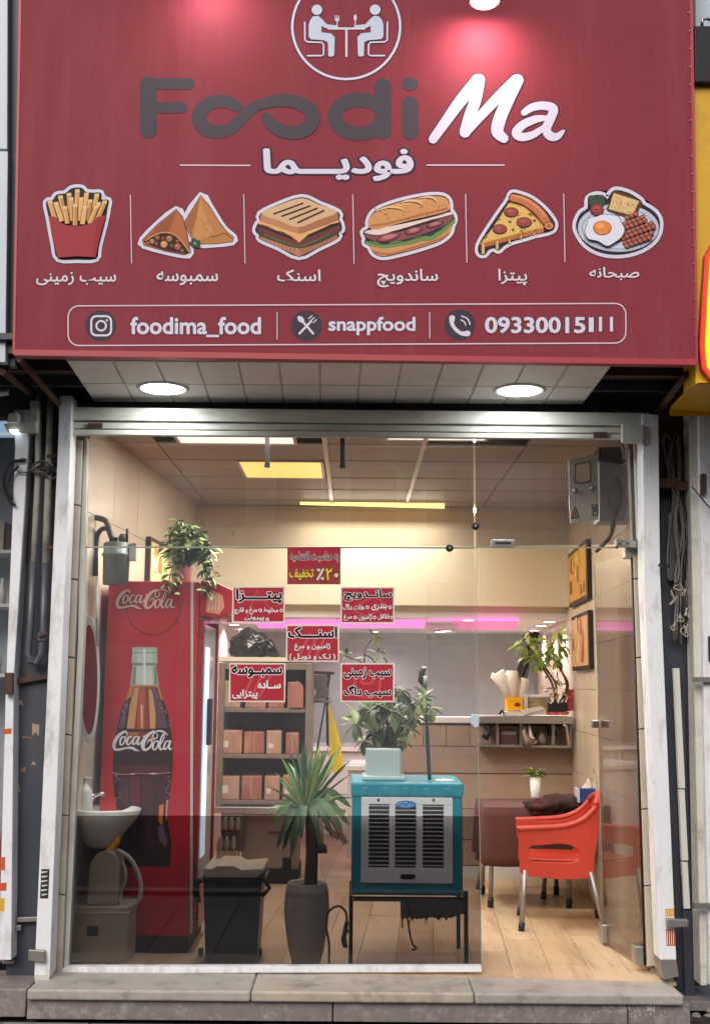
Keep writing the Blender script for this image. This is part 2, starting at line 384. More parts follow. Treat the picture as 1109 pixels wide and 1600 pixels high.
def text_shape(s, off):
    if (s, off) in _tc: return _tc[(s, off)]
    cu = bpy.data.curves.new('lettering', 'FONT'); cu.body = shaped(s); cu.offset = off; cu.resolution_u = 3
    o = bpy.data.objects.new('lettering', cu); COL.objects.link(o)
    me = bpy.data.meshes.new_from_object(o.evaluated_get(bpy.context.evaluated_depsgraph_get()))
    bpy.data.objects.remove(o); bpy.data.curves.remove(cu)
    v = [(p.co.x, p.co.y) for p in me.vertices]; f = [tuple(p.vertices) for p in me.polygons]
    par = list(range(len(v)))
    def fd(a):
        while par[a] != a: par[a] = par[par[a]]; a = par[a]
        return a
    for q in f:
        for w in q[1:]: par[fd(w)] = fd(q[0])
    ids = {}; isl = [ids.setdefault(fd(i), len(ids)) for i in range(len(v))]
    bpy.data.meshes.remove(me)
    bb = (min(p[0] for p in v), min(p[1] for p in v), max(p[0] for p in v), max(p[1] for p in v))
    _tc[(s, off)] = (v, f, isl, bb); return _tc[(s, off)]
class Print:
    """coloured flat shapes laid on the plane y = Y, each layer a hair in front of the last"""
    STEP = .00006
    def __init__(s, Y, org=(0, 0), sc_=1.0, start=2): s.Y = Y; s.o = org; s.k = sc_; s.L = start; s.v = []; s.f = []; s.c = []
    def pt(s, x, y, lay): return PX(s.o[0] + x / s.k, s.o[1] + y / s.k, s.Y) - Vector((0, lay * s.STEP, 0))
    def poly(s, pts, c, lay=None):
        if lay is None: s.L += 1; lay = s.L
        b = len(s.v); s.v += [s.pt(x, y, lay) for x, y in pts]; s.f.append(list(range(b, b + len(pts)))); s.c.append(c)
    def ell(s, x, y, rx, ry, c, lay=None, n=20, rot=0):
        cr, sr = math.cos(rot), math.sin(rot)
        s.poly([(x + rx * math.cos(t) * cr - ry * math.sin(t) * sr, y + rx * math.cos(t) * sr + ry * math.sin(t) * cr) for t in [2 * math.pi * i / n for i in range(n)]], c, lay)
    def rib(s, P, w, c, lay=None, n=6, closed=False, caps=True, smooth=True, grow=0):
        if lay is None: s.L += 3; lay = s.L - 2
        ws = w if isinstance(w, (list, tuple)) else [w] * len(P)
        Q = [(p[0], p[1], ws[i] + grow) for i, p in enumerate(P)]
        if smooth and len(Q) > 2: Q = smooth_path(Q, n, closed)
        if closed: Q = Q + [Q[0]]
        m = len(Q); b = len(s.v)
        for i, (x, y, ww) in enumerate(Q):
            if closed and i in (0, m - 1): a, e = Q[m - 2], Q[1]
            else: a, e = Q[max(i - 1, 0)], Q[min(i + 1, m - 1)]
            dx, dy = e[0] - a[0], e[1] - a[1]; d = math.hypot(dx, dy) or 1
            nx, ny = -dy / d * ww / 2, dx / d * ww / 2
            ly = lay + 2.0 * i / m
            s.v += [s.pt(x + nx, y + ny, ly), s.pt(x - nx, y - ny, ly)]
        for i in range(m - 1): s.f.append([b + 2 * i, b + 2 * i + 1, b + 2 * i + 3, b + 2 * i + 2]); s.c.append(c)
        if caps and not closed:
            for (x, y, ww), (x2, y2, _), ly in ((Q[0], Q[1], lay), (Q[-1], Q[-2], lay + 2.0 * (m - 1) / m)):
                ang = math.atan2(y - y2, x - x2)
                s.poly([(x + ww / 2 * math.cos(ang + t), y + ww / 2 * math.sin(ang + t)) for t in [-math.pi / 2 + math.pi * i / 8 for i in range(9)]], c, ly)
    def text(s, t, bb, c, bold=.02, outline=None, grow=.05, keep=False):
        v, f, isl, b = text_shape(t, .01 if t.endswith('ده') else 0)
        b = (b[0] - bold, b[1] - bold, b[2] + bold, b[3] + bold)
        kx = (bb[2] - bb[0]) / (b[2] - b[0]); ky = (bb[3] - bb[1]) / (b[3] - b[1])
        if keep: kx = ky = min(kx, ky)
        jobs = ([(bold + grow, outline, 12)] if outline else []) + [(bold, c, 8)]
        for off, cc, nd in jobs:                                  # heavy strokes: the same outline set several times a hair apart
            for w_ in range(nd + 1):
                ox_, oy_ = (0, 0) if w_ == nd else (off * math.cos(2 * math.pi * w_ / nd), off * math.sin(2 * math.pi * w_ / nd))
                s.L += .6; q = len(s.v)
                s.v += [s.pt(bb[0] + (x + ox_ - b[0]) * kx, bb[3] - (y + oy_ - b[1]) * ky, s.L + (isl[i] % 4) * .12) for i, (x, y) in enumerate(v)]
                for w in f: s.f.append([q + k for k in w]); s.c.append(cc)
            s.L += 1
    def build(s, name, parent, label=None, **k):
        off = WL[parent] if parent else Vector((0, 0, 0))
        me = bpy.data.meshes.new(name); me.from_pydata([tuple(p - off) for p in s.v], [], s.f)
        at = me.color_attributes.new('ink', 'FLOAT_COLOR', 'CORNER')
        arr = []
        for poly in me.polygons: arr += (list(lin(s.c[poly.index])) + [1.0]) * poly.loop_total
        at.data.foreach_set('color', arr); me.materials.append(INK); me.update()
        o = link_mesh(name, me, parent); WL[o] = off.copy()
        return setp(o, label, **k)
def grow_poly(P, d):
    out = []; m = len(P)
    ar = sum(P[i][0] * P[(i + 1) % m][1] - P[(i + 1) % m][0] * P[i][1] for i in range(m)); sg = 1 if ar > 0 else -1
    for i in range(m):
        a, p, b = P[i - 1], P[i], P[(i + 1) % m]
        n1 = Vector((p[1] - a[1], a[0] - p[0])); n2 = Vector((b[1] - p[1], p[0] - b[0]))
        n = (n1.normalized() + n2.normalized())
        n = n.normalized() if n.length > 1e-6 else n1.normalized()
        out.append((p[0] + n.x * d * sg, p[1] + n.y * d * sg))
    return out
def sticker(pr, sil, b=16, navy=(46, 40, 62), white=(214, 208, 224), k=3):
    S = smooth_path(sil, k, True)
    pr.poly(grow_poly(S, b + 3.5), navy); pr.poly(grow_poly(S, b), white); pr.poly(grow_poly(S, 3), (40, 34, 48))
# ================================================================== SETTING: ground
MB().add([(-60, -60, GROUND - .16), (60, -60, GROUND - .16), (60, 40, GROUND - .16), (-60, 40, GROUND - .16)], [(0, 1, 2, 3)]).build('ground', MT['asphalt'], kind='structure', label='asphalt street in front of the shop')
pav = struct('pavement', (0, -.4, GROUND), 'grey stone pavement slabs along the foot of the step')
box('pavement_bed', MT['mortar'], pav, -9, 9, -3.2, 1.0, GROUND - .15, GROUND - .03)
tiles(pav, 'paving_slab', (-4.2, -.415, GROUND - .03), (1, 0, 0), (0, -1, 0), (0, 0, 1), 20, 6, .42, .42, .008, .03, [MT['paving'], MT['paving2']], stagger=0)
box('kerb', MT['riser'], pav, -9, 9, -3.36, -3.2, GROUND - .16, GROUND + .0, bevel=.01)

# buildings across the street, behind the viewer (they show in the glass)
ob = struct('opposite_buildings', (0, -24, GROUND), 'plain buildings across the street mirrored in the shop glass')
rb = random.Random(3); x = -40
while x < 40:
    w = rb.uniform(7, 12); h = rb.uniform(7, 12)
    box('facade', [MT['jamb'], MT['soffit'], MT['riser']][rb.randrange(3)], ob, x, x + w - .05, -32, -24, GROUND - .15, h)
    for j in range(3):
        for i in range(int(w // 2)):
            if 3.6 + j * 3 < h - 1: box('dark_window', MT['navysteel'], ob, x + .5 + i * 2, x + 1.7 + i * 2, -24.0, -23.96, 3.6 + j * 3 - .8, 3.6 + j * 3 + .7)
    box('shutter', MT['rail'], ob, x + .6, x + w - .8, -24.0, -23.93, GROUND - .15, 2.6)
    x += w
# ---- step: riser stones and sill slabs
stp = thing('entrance_step', 'low stone step with pale slab edge and mottled riser along the shopfront', 'step', (0, -.3, GROUND))
rx = [(42, 520), (520, 1078)]
RZ0 = GROUND; SLZ = FLOOR
xa = PX(42, 1570, -.36).x; xb = PX(1078, 1570, -.36).x; xl = PX(56, 1545, -.40).x; xr = PX(1060, 1545, -.40).x
cuts = [xa, PX(520, 1570, -.36).x, PX(980, 1570, -.36).x, xb]
for i in range(3): box('riser_stone', MT['riser'], stp, cuts[i] + .003, cuts[i + 1] - .003, -.36, -.30, GROUND, SLZ - .058, bevel=.004)
box('step_core', MT['mortar'], stp, xa + .01, xb - .01, -.31, .02, GROUND, SLZ - .06)
cs = [PX(42, 1540, -.40).x, PX(392, 1540, -.4).x, PX(741, 1540, -.4).x, PX(1068, 1540, -.4).x]
for i in range(3): box('sill_slab', MT['marbleedge'] if i != 1 else MT['marble'], stp, cs[i] + .0015, cs[i + 1] - .0015, -.395, .03, SLZ - .055, SLZ - .004, bevel=.012, seg=3)
# splashes of white paint on the right of the step
pr = Print(-.362); rr = random.Random(5)
for i in range(90):
    x = rr.choice([rr.gauss(960, 40), rr.gauss(1010, 14)]); y = rr.uniform(1560, 1590)
    pr.poly([(x + rr.uniform(.5, 4) * .5 * math.cos(t), y + rr.uniform(.5, 3) * .6 * math.sin(t)) for t in [k * math.pi / 3 for k in range(6)]], (206, 202, 198), 2)
for x in (1012, 1016, 1021): pr.rib([(x, 1556), (x + 1, 1566), (x - 1, 1574 + rr.uniform(0, 8))], 2.5, (214, 212, 208))
pr.build('paint_splashes', stp, kind='stuff')
# neighbours' bases
nb = thing('neighbour_step', 'plain grey stone base of the shop on the left', 'step', (-2.6, -.2, GROUND))
box('base_stone', MT['riser'], nb, -3.9, xa - .012, -.33, .05, GROUND, FLOOR - .02, bevel=.006)
nb2 = thing('neighbour_step', 'broken concrete base beside the right end of the step', 'step', (2.6, -.1, GROUND))
box('base_stone', MT['paving'], nb2, xb + .02, 4.2, -.12, .3, GROUND, GROUND + .05, bevel=.006)
for k in range(7):
    r_ = random.uniform(.012, .03); x = xb + random.uniform(.03, .2)
    MB().lathe([(r_ * .5, 0), (r_, r_ * .5), (r_ * .7, r_), (r_ * .2, r_ * 1.1)], (x, -.16 - random.uniform(0, .1), GROUND + .05 if False else GROUND + .002), 7, smooth=False).build('rubble_bit', MT['paving2'], nb2)

# ================================================================== shop building shell
sh = thing('shop_building', 'dark steel framed building behind the red sign and shop', 'building', (0, .3, GROUND))
box('upper_wall', MT['darksteel'], sh, -4.5, 4.5, .12, .3, 3.16, 7.5)
box('ceiling_void', MT['darksteel'], sh, -2.3, 2.3, .02, .12, 3.09, 3.6)
# canopy underside behind the sign: dark sheet, beams, struts
ztop = PX(500, 565, -.9).z
box('canopy_sheet', MT['darksteel'], sh, -2.9, 2.9, -.93, .02, ztop + .09, ztop + .12)
for y in (-.86, -.55, -.25): box('cross_beam', MT['rust'] if y == -.55 else MT['darksteel'], sh, -2.9, 2.9, y - .02, y + .02, ztop + .035, ztop + .085)
for pxs in ((30, 560, 100, 640), (4, 580, 52, 618)):
    MB().tube([PX(pxs[0], pxs[1], -.85), PX(pxs[2], pxs[3], -.1)], .022, 4).build('strut', MT['rust'], sh)
MB().tube([PX(1072, 585, -.85), PX(1030, 640, -.12)], .022, 4).build('strut', MT['rust'], sh)
pxprism([(108, 572), (146, 572), (146, 640), (112, 640)], -.06, .05).build('end_plate', MT['navysteel'], sh)
pxprism([(960, 575), (1040, 575), (1036, 650), (960, 640)], -.02, .03).build('end_plate', MT['darksteel'], sh)
for yy in (590, 602, 615, 628): MB().tube([PX(940, yy, -.06), PX(1010, yy + 2, -.06)], .006, 4).build('rib', MT['rust'], sh)

# soffit with its panels
sf = thing('soffit', 'pale panelled soffit with two round lamps under the red sign', 'soffit', (0, -.5, ztop))
A, B_, C_, D_ = PZ(103, 563, ztop), PZ(956, 571, ztop), PZ(910, 632, ztop), PZ(147, 628, ztop)
up = Vector((0, 0, .012))
MB().prism([p + Vector((0, 0, .006)) for p in (A, B_, C_, D_)], up).build('soffit_board', MT['sofjoint'], sf)
nc = 13; rows = [0, .52, 1]
fr = [0, .085, .165, .24, .315, .39, .465, .54, .615, .69, .765, .84, .92, 1]
for j in range(2):
    for i in range(nc):
        def q(s_, t_): return (A.lerp(B_, s_)).lerp(D_.lerp(C_, s_), t_)
        e = .0022; t0, t1 = rows[j] + .008, rows[j + 1] - .008
        MB().prism([q(fr[i] + e, t0), q(fr[i + 1] - e, t0), q(fr[i + 1] - e, t1), q(fr[i] + e, t1)], up * .6).build('soffit_panel', MT['soffit'], sf)
# round lamps
lamp_w = EM('cool_lamp_lens', (236, 246, 255), 9)
for px, py, lab in ((255, 606, 'round white downlight in the soffit, left one over the drinks fridge'), (811, 609, 'round white downlight in the soffit, right one over the doorway')):
    c = PZ(px, py, ztop)
    t = thing('downlight', lab, 'downlight', c - Vector((0, 0, .02)), 'round downlights under the sign')
    MB().lathe([(.135, .02), (.14, .004), (.128, -.006), (.118, -.004), (.117, .01)], c - Vector((0, 0, .004)), 32).build('rim', MT['white'], t)
    MB().lathe([(.116, .004), (.114, -.004), (.05, -.006), (.01, -.0065)], c - Vector((0, 0, .004)), 32).build('lens', lamp_w, t)
    ld = bpy.data.lights.new('downlight_lamp', 'AREA'); ld.shape = 'DISK'; ld.size = .22; ld.energy = 5; ld.color = (.92, .97, 1)
    lo = bpy.data.objects.new('lamp', ld); COL.objects.link(lo); lo.parent = t; lo.location = (0, 0, -.012); lo['category'] = ''
    del lo['category']

# ================================================================== THE SIGN
SY = -1.0
sign = thing('shop_sign', 'large red fast food sign with white and grey lettering over the shopfront', 'sign', (0, SY, PX(554, 565, SY).z))
c4 = [(36, -170), (1076, -170), (1088, 567), (22, 552)]
pxprism(c4, SY, .05).build('banner', MT['banner'], sign)
pxprism([(22, 546), (1088, 561), (1088, 570), (22, 555)], SY - .006, .05).build('hem', MT['bannerlip'], sign)
pxprism([(33, -170), (37, -170), (24, 553), (20, 553)], SY - .004, .05).build('hem', MT['bannerlip'], sign)
pxprism([(1074, -170), (1079, -170), (1090, 568), (1086, 568)], SY - .004, .05).build('hem', MT['bannerlip'], sign)
pxprism([(30, -170), (1084, -170), (1092, 562), (26, 548)], SY + .052, .14).build('frame', MT['darksteel'], sign)
for k in range(20):
    y = 20 + k * 28; x = 1077 + (y / 570) * 11
    MB().lathe([(.004, 0), (.003, -.004)], PX(x - 2, y, SY - .006), 6, 'y').build('staple', MT['steel'], sign)
NAVY = (48, 40, 66); WH = (216, 210, 226); GREY = (72, 64, 72); PK = (226, 190, 198)
def z7(x, y): return 440 + x / 2.411, y / 2.411
# round emblem
p = Print(SY - .001, (440, 0), 2.411)
circ = [(243 + 203 * math.cos(t), 100 + 198 * math.sin(t)) for t in [2 * math.pi * i / 48 for i in range(48)]]
p.rib(circ, 15, NAVY, closed=True, smooth=False); p.rib(circ, 9, WH, closed=True, smooth=False)
for m in (1, -1):
    f = (lambda x: x) if m == 1 else (lambda x: 485 - x)
    p.rib([(f(x), y) for x, y in [(87, 84), (88, 152), (98, 158), (152, 160), (158, 170), (158, 206), (150, 210), (98, 210)]], 11, NAVY, smooth=False)
    p.rib([(f(x), y) for x, y in [(87, 84), (88, 152), (98, 158), (152, 160), (158, 170), (158, 206), (150, 210), (98, 210)]], 6, WH, smooth=False)
    body = [(108, 75), (118, 62), (138, 60), (152, 72), (170, 92), (212, 96), (213, 106), (165, 106), (150, 98), (150, 122), (185, 126), (200, 140), (198, 208), (190, 214), (176, 212), (174, 160), (160, 152), (110, 148), (102, 138), (102, 92)]
    p.poly(grow_poly([(f(x), y) for x, y in body], 2.5), NAVY); p.poly([(f(x), y) for x, y in body], (198, 206, 224))
    p.ell(f(133), 37, 23, 22, NAVY); p.ell(f(133), 37, 20, 19.5, (206, 212, 228))
p.rib([(176, 108), (312, 108)], 8, WH, smooth=False); p.rib([(244, 110), (244, 212)], 8, WH, smooth=False)
p.rib([(209, 100), (209, 78)], 4, WH, smooth=False); p.ell(209, 76, 8, 6, WH)
for dx in (-7, 0, 7): p.rib([(209 + dx, 74), (209 + dx, 60)], 3, WH, smooth=False)
p.rib([(277, 100), (277, 78)], 4, WH, smooth=False); p.ell(277, 68, 6, 12, WH)
p.build('emblem', sign, 'white ring emblem of two people dining at a table')
# big word, grey half
p = Print(SY - .001, (0, 0), 1.98)
def word_f(w, c):
    p.rib([(460, 262), (460, 402)], 52 + w, c, smooth=False); p.rib([(456, 259), (584, 259)], 36 + w, c, smooth=False); p.rib([(458, 333), (564, 333)], 34 + w, c, smooth=False)
word_f(0, GREY)
p.build('letter', sign, 'grey rounded letter F')
p = Print(SY - .001, (0, 0), 1.98)
p.rib([(733, 328), (700, 314), (662, 316), (630, 334), (616, 364), (632, 396), (668, 408), (706, 402), (738, 378), (768, 346), (800, 326), (850, 318)], [36, 40, 42, 44, 46, 44, 42, 40, 38, 36, 34, 30], GREY)
p.build('letter', sign, 'grey first letter o running into the second')
p = Print(SY - .0022, (0, 0), 1.98)
p.rib([(800, 326), (845, 312), (900, 312), (948, 330), (968, 362), (952, 396), (912, 411), (868, 402), (840, 384), (824, 362)], [26, 36, 40, 44, 46, 44, 42, 40, 38, 30], GREY)
p.build('letter', sign, 'grey second letter o looping from the first')
p = Print(SY - .001, (440, 0), 2.411)
p.rib([(292 + 91 * math.cos(t), 440 + 64 * math.sin(t)) for t in [2 * math.pi * i / 36 for i in range(36)]], 54, GREY, closed=True, smooth=False)
p.rib([(381, 326), (381, 494)], 62, GREY, smooth=False); p.build('letter', sign, 'grey letter d')
p = Print(SY - .001, (440, 0), 2.411)
p.ell(483, 317, 32, 25, GREY); p.rib([(484, 392), (484, 496)], 61, GREY, smooth=False); p.build('letter', sign, 'grey letter i')
# white script half
p = Print(SY - .001, (440, 0), 2.411)
for g, c in ((8, NAVY), (0, WH)):
    p.rib([(570, 524), (610, 468), (672, 382), (738, 304)], [34, 38, 44, 50], c, grow=g)
    p.rib([(742, 302), (728, 380), (706, 440), (690, 498)], [46, 44, 42, 42], c, grow=g)
    p.rib([(690, 498), (745, 440), (820, 362), (884, 304)], [38, 36, 40, 48], c, grow=g)
    p.rib([(888, 302), (848, 384), (820, 450), (812, 496), (836, 522)], [44, 46, 48, 46, 34], c, grow=g)
p.build('letter', sign, 'white brush script letter M')
p = Print(SY - .001, (440, 0), 2.411)
for g, c in ((8, NAVY), (0, WH)):
    p.rib([(912, 424), (944, 404), (988, 398), (1022, 410), (1012, 446), (996, 486), (1010, 512), (1036, 514), (1060, 494)], [24, 30, 32, 34, 34, 34, 34, 28, 12], c, grow=g)
    p.rib([(1010, 444), (960, 448), (908, 470), (882, 500), (902, 516), (944, 508), (992, 476)], [14, 28, 32, 34, 32, 28, 20], c, grow=g)
p.build('letter', sign, 'white brush script letter a')
def textpart(t, bb, c=WH, bold=.022, outline=NAVY, grow=.03, label=None, Y=SY - .001, parent=sign, keep=False):
    q = Print(Y); q.text(t, bb, c, bold, outline, grow, keep); return q.build('lettering', parent, label)
textpart('فودیـــما', (411, 232, 646, 283), bold=.035, grow=.05, label='white Farsi shop name')
for t, bb in (('سیب زمینی', (57, 425, 182, 446)), ('سمبوسه', (245, 424, 341, 446)), ('اسنک', (433, 421, 501, 440)), ('ساندویچ', (589, 420, 684, 449)), ('پیتزا', (778, 420, 823, 446)), ('صبحانه', (920, 417, 998, 438))):
    textpart(t, bb, (224, 208, 214), .018, NAVY, .04)
textpart('foodima_food', (204, 495, 408, 527), bold=.028); textpart('snappfood', (513, 495, 649, 524), bold=.028)
textpart('09330015', (757, 495, 914, 521), bold=.03); textpart('1', (919, 496, 927, 519), bold=.004); textpart('11', (935, 495, 957, 518), bold=.022)
def lines(name, L, w=2.2, c=PK):
    q = Print(SY - .001)
    for pts in L: q.rib(pts, w + 1.6, NAVY, smooth=False); q.rib(pts, w, c, smooth=False)
    return q.build(name, sign)
lines('rule_line', [[(282, 258), (391, 258.5)]]); lines('rule_line', [[(667, 258), (787, 258)]])
for x, y0, y1 in ((205, 305, 411), (382, 304, 411), (552, 304, 412), (728, 304, 410), (881, 303, 409)): lines('divider_line', [[(x - 1, y0), (x + 1, y1)]], 1.6)
for x, y0, y1 in ((433, 488, 530), (671, 488, 528)): lines('divider_line', [[(x, y0), (x, y1)]], 1.6)
def rrect(x0, y0, x1, y1, r, tl=0):
    P = []
    for cx, cy, a0 in ((x1 - r, y0 + r, -90), (x1 - r, y1 - r, 0), (x0 + r, y1 - r, 90), (x0 + r, y0 + r, 180)):
        for k in range(7):
            a = R(a0 + 15 * k); x, y = cx + r * math.cos(a), cy + r * math.sin(a)
            P.append((x, y + tl * (x1 - x) / (x1 - x0)))
    return P
q = Print(SY - .001); P_ = rrect(107, 474, 977, 536, 17, 4); q.rib(P_, 3.8, NAVY, closed=True, smooth=False); q.rib(P_, 2.2, PK, closed=True, smooth=False); q.build('contact_frame', sign)
# round icons
DK = (62, 54, 66)
q = Print(SY - .001); q.ell(158, 509, 24, 24, DK, n=32); q.rib(rrect(143, 494, 174, 524, 8), 3.2, WH, closed=True, smooth=False)
q.rib([(158.5 + 7.5 * math.cos(t), 509 + 7.5 * math.sin(t)) for t in [2 * math.pi * i / 20 for i in range(20)]], 3, WH, closed=True, smooth=False); q.ell(167.5, 500.5, 1.8, 1.8, WH); q.build('icon', sign, 'white camera outline icon on a dark disc')
q = Print(SY - .001); q.ell(479, 509, 24, 24, DK, n=32)
q.rib([(489, 521), (470, 499)], 3.4, WH, smooth=False); q.ell(470, 499, 6.5, 4, WH, rot=R(45)); q.rib([(468, 521), (486, 502)], 3.4, WH, smooth=False)
for d in (-3.5, 0, 3.5): q.rib([(486 + d, 502 + d * .9 - 1), (491 + d, 496.5 + d * .9)], 1.7, WH, smooth=False)
q.build('icon', sign, 'crossed spoon and fork icon on a dark disc')
q = Print(SY - .001); q.ell(718, 507, 24, 24, DK, n=32)
q.rib([(706, 497), (706, 506), (712, 515), (721, 521), (730, 521)], [9, 6, 5.5, 6, 9], WH)
q.rib([(720, 500), (725, 503), (727, 508)], 2, WH); q.rib([(721, 494), (730, 498), (734, 507)], 2, WH); q.build('icon', sign, 'white ringing telephone icon on a dark disc')

# ---- food pictures
# fries
p = Print(SY - .001, (50, 280), 3.36)
sil = [(78, 122), (112, 112), (132, 84), (178, 76), (212, 50), (262, 48), (282, 68), (322, 74), (362, 74), (366, 108), (402, 112), (396, 150), (388, 200), (350, 350), (336, 415), (240, 420), (140, 415), (118, 340), (92, 200)]
sticker(p, sil, 20)
TAN = [(206, 156, 96), (192, 136, 76), (220, 176, 116)]
for i, (x0, y0, x1, y1) in enumerate([(240, 60, 234, 200), (196, 80, 205, 220), (288, 78, 270, 200), (342, 84, 318, 210), (152, 94, 180, 220), (260, 104, 255, 220), (208, 104, 215, 220), (308, 116, 290, 220), (352, 130, 330, 220), (98, 122, 124, 216), (384, 122, 350, 205), (130, 130, 160, 224), (176, 152, 190, 236), (230, 142, 230, 246), (282, 150, 268, 240), (340, 150, 306, 236)]):
    p.rib([(x0, y0), (x1, y1)], 29, (92, 56, 34), smooth=False, caps=False); p.rib([(x0, y0 + 2), (x1, y1)], 24, TAN[i % 3], smooth=False, caps=False)
    p.rib([(x0 - 6, y0 + 8), (x1 - 6, y1)], 5, (228, 190, 134), smooth=False, caps=False); p.poly([(x0 - 12, y0 - 6), (x0 + 12, y0 - 8), (x0 + 12, y0 + 8), (x0 - 12, y0 + 8)], (230, 192, 136))
p.poly([(90, 196)] + smooth_path([(128, 202), (150, 228), (185, 245), (240, 250), (290, 244), (325, 226), (345, 202)], 3) + [(392, 194), (352, 340), (338, 414), (240, 408), (140, 416), (112, 300)], (158, 56, 64))
p.poly([(352, 205), (388, 198), (336, 408), (318, 412)], (150, 42, 52))
p.build('food_picture', sign, 'printed picture of chips in a red box')
# samosas
p = Print(SY - .001, (50, 280), 3.36)
S1 = [(886, 86), (930, 140), (985, 230), (1020, 275), (1058, 305), (1052, 328), (960, 338), (870, 340), (835, 300), (800, 230)]
S2 = [(758, 160), (790, 200), (815, 290), (832, 385), (800, 396), (700, 376), (590, 345), (582, 320), (660, 240)]
for s_ in (S1, S2): S = smooth_path(s_, 2, True); p.poly(grow_poly(S, 24), NAVY, 3)
for s_, l in ((S1, 4.5), (S2, 4.8)): S = smooth_path(s_, 2, True); p.poly(grow_poly(S, 20), WH, l)
p.L = 6; p.poly(grow_poly(S1, 4), (44, 34, 40)); p.poly(S1, (184, 124, 74)); p.poly([(886, 90), (862, 200), (838, 292), (800, 232)], (160, 98, 58)); p.poly([(886, 90), (900, 160), (960, 290), (860, 330), (850, 290)], (198, 140, 86))
p.rib([(940, 300), (980, 296), (1010, 284), (1050, 312)], 5, (120, 66, 40))
p.poly(grow_poly(S2, 4), (44, 34, 40)); p.poly(S2, (176, 104, 66)); p.poly([(758, 165), (720, 280), (650, 292), (600, 325), (660, 245)], (150, 84, 58))
p.poly(smooth_path([(588, 328), (640, 296), (700, 284), (760, 306), (822, 384), (790, 390), (680, 368)], 3, True), (62, 34, 26))
for x, y, r, c in ((632, 326, 15, (170, 112, 80)), (660, 306, 14, (142, 86, 66)), (694, 342, 20, (196, 146, 96)), (722, 312, 18, (168, 112, 80)), (766, 354, 19, (172, 96, 78)), (735, 350, 12, (74, 92, 60)), (764, 326, 10, (150, 92, 70)), (655, 340, 12, (122, 72, 56)), (790, 376, 11, (150, 92, 70)), (612, 336, 10, (150, 92, 70)), (690, 312, 12, (120, 70, 54))):
    p.ell(x, y, r, r, (40, 24, 22)); p.ell(x, y, r - 2, r - 2, c); p.ell(x - r * .25, y - r * .3, r * .4, r * .35, tuple(min(255, q_ + 26) for q_ in c))
p.rib([(600, 322), (650, 292), (705, 280), (762, 300), (828, 382)], 6, (208, 150, 100))
for x, y in ((850, 320), (872, 330), (850, 350), (872, 352), (838, 338)): p.ell(x, y, 15, 11, (52, 82, 56), n=7)
rr = random.Random(2)
for k in range(22): p.ell(rr.uniform(860, 960), rr.uniform(200, 310), 3, 2, (130, 76, 44), n=6)
p.build('food_picture', sign, 'printed picture of two samosas, one cut open')
# toasted sandwich
p = Print(SY - .001, (380, 280), 3.262)
sil = [(88, 178), (180, 132), (300, 94), (390, 130), (484, 170), (486, 205), (496, 225), (500, 258), (482, 270), (480, 300), (380, 350), (285, 394), (180, 345), (88, 305), (84, 285), (64, 262), (76, 228), (90, 215)]
sticker(p, sil, 19)
p.poly([(86, 282), (285, 340), (480, 270), (480, 302), (285, 394), (88, 305)], (164, 108, 84)); p.poly([(86, 282), (285, 345), (285, 394), (88, 305)], (184, 128, 98))
for k in range(9): p.rib([(100 + k * 20, 292 + k * 6), (100 + k * 20, 306 + k * 9)], 3, (140, 86, 66), smooth=False)
p.poly(smooth_path([(70, 262), (90, 250), (150, 268), (200, 290), (285, 312), (380, 276), (450, 258), (498, 250), (490, 272), (400, 318), (285, 352), (180, 322), (90, 290)], 2, True), (64, 66, 50))
p.rib([(80, 250), (130, 276), (200, 305), (250, 322), (290, 330), (350, 310), (420, 276), (485, 246)], [14, 26, 28, 30, 26, 30, 26, 18], (112, 50, 48)); p.rib([(110, 284), (170, 308), (230, 328), (290, 342), (360, 318), (440, 282)], [8, 12, 9, 12, 9, 8], (84, 96, 60))
p.poly([(76, 228), (120, 238), (170, 262), (200, 268), (240, 288), (285, 326), (330, 284), (380, 262), (440, 232), (486, 222), (490, 210), (285, 262), (86, 215)], (226, 170, 112)); p.rib([(80, 232), (170, 264), (240, 290), (286, 324), (332, 284), (440, 236)], 4, (140, 92, 62), smooth=False)
p.poly([(88, 180), (285, 244), (484, 172), (484, 212), (285, 282), (90, 216)], (166, 112, 78)); p.poly([(88, 180), (285, 244), (285, 282), (90, 216)], (188, 132, 92))
p.poly(smooth_path([(92, 176), (190, 130), (300, 98), (390, 132), (482, 168), (380, 210), (280, 246), (180, 210)], 3, True), (210, 174, 138))
for a, b in (((158, 178), (304, 124)), ((198, 190), (340, 138)), ((238, 206), (376, 150)), ((280, 222), (410, 162))): p.rib([a, b], 9, (70, 42, 34), smooth=False)
p.build('food_picture', sign, 'printed picture of a grilled toast sandwich')
# long sandwich
p = Print(SY - .001, (380, 280), 3.262)
sil = [(640, 215), (670, 165), (760, 125), (880, 95), (960, 84), (1020, 88), (1048, 115), (1052, 160), (1066, 178), (1074, 205), (1060, 240), (1050, 275), (1000, 315), (900, 350), (790, 380), (710, 394), (665, 375), (645, 340), (620, 325), (624, 300), (612, 270), (640, 250)]
sticker(p, sil, 19)
p.poly(smooth_path([(648, 335), (720, 345), (850, 320), (960, 290), (1058, 240), (1048, 280), (990, 318), (850, 362), (720, 392), (668, 374)], 3, True), (206, 146, 96))
p.rib([(660, 368), (740, 382), (860, 350), (1000, 306), (1044, 276)], 10, (170, 108, 68))
p.rib([(625, 322), (660, 330), (720, 342), (780, 330), (840, 325), (900, 305), (960, 300), (1010, 268), (1070, 215)], [14, 26, 22, 28, 22, 28, 22, 26, 22], (112, 140, 78)); p.rib([(622, 314), (700, 332), (800, 322), (900, 296), (1000, 262), (1070, 205)], 5, (60, 84, 56))
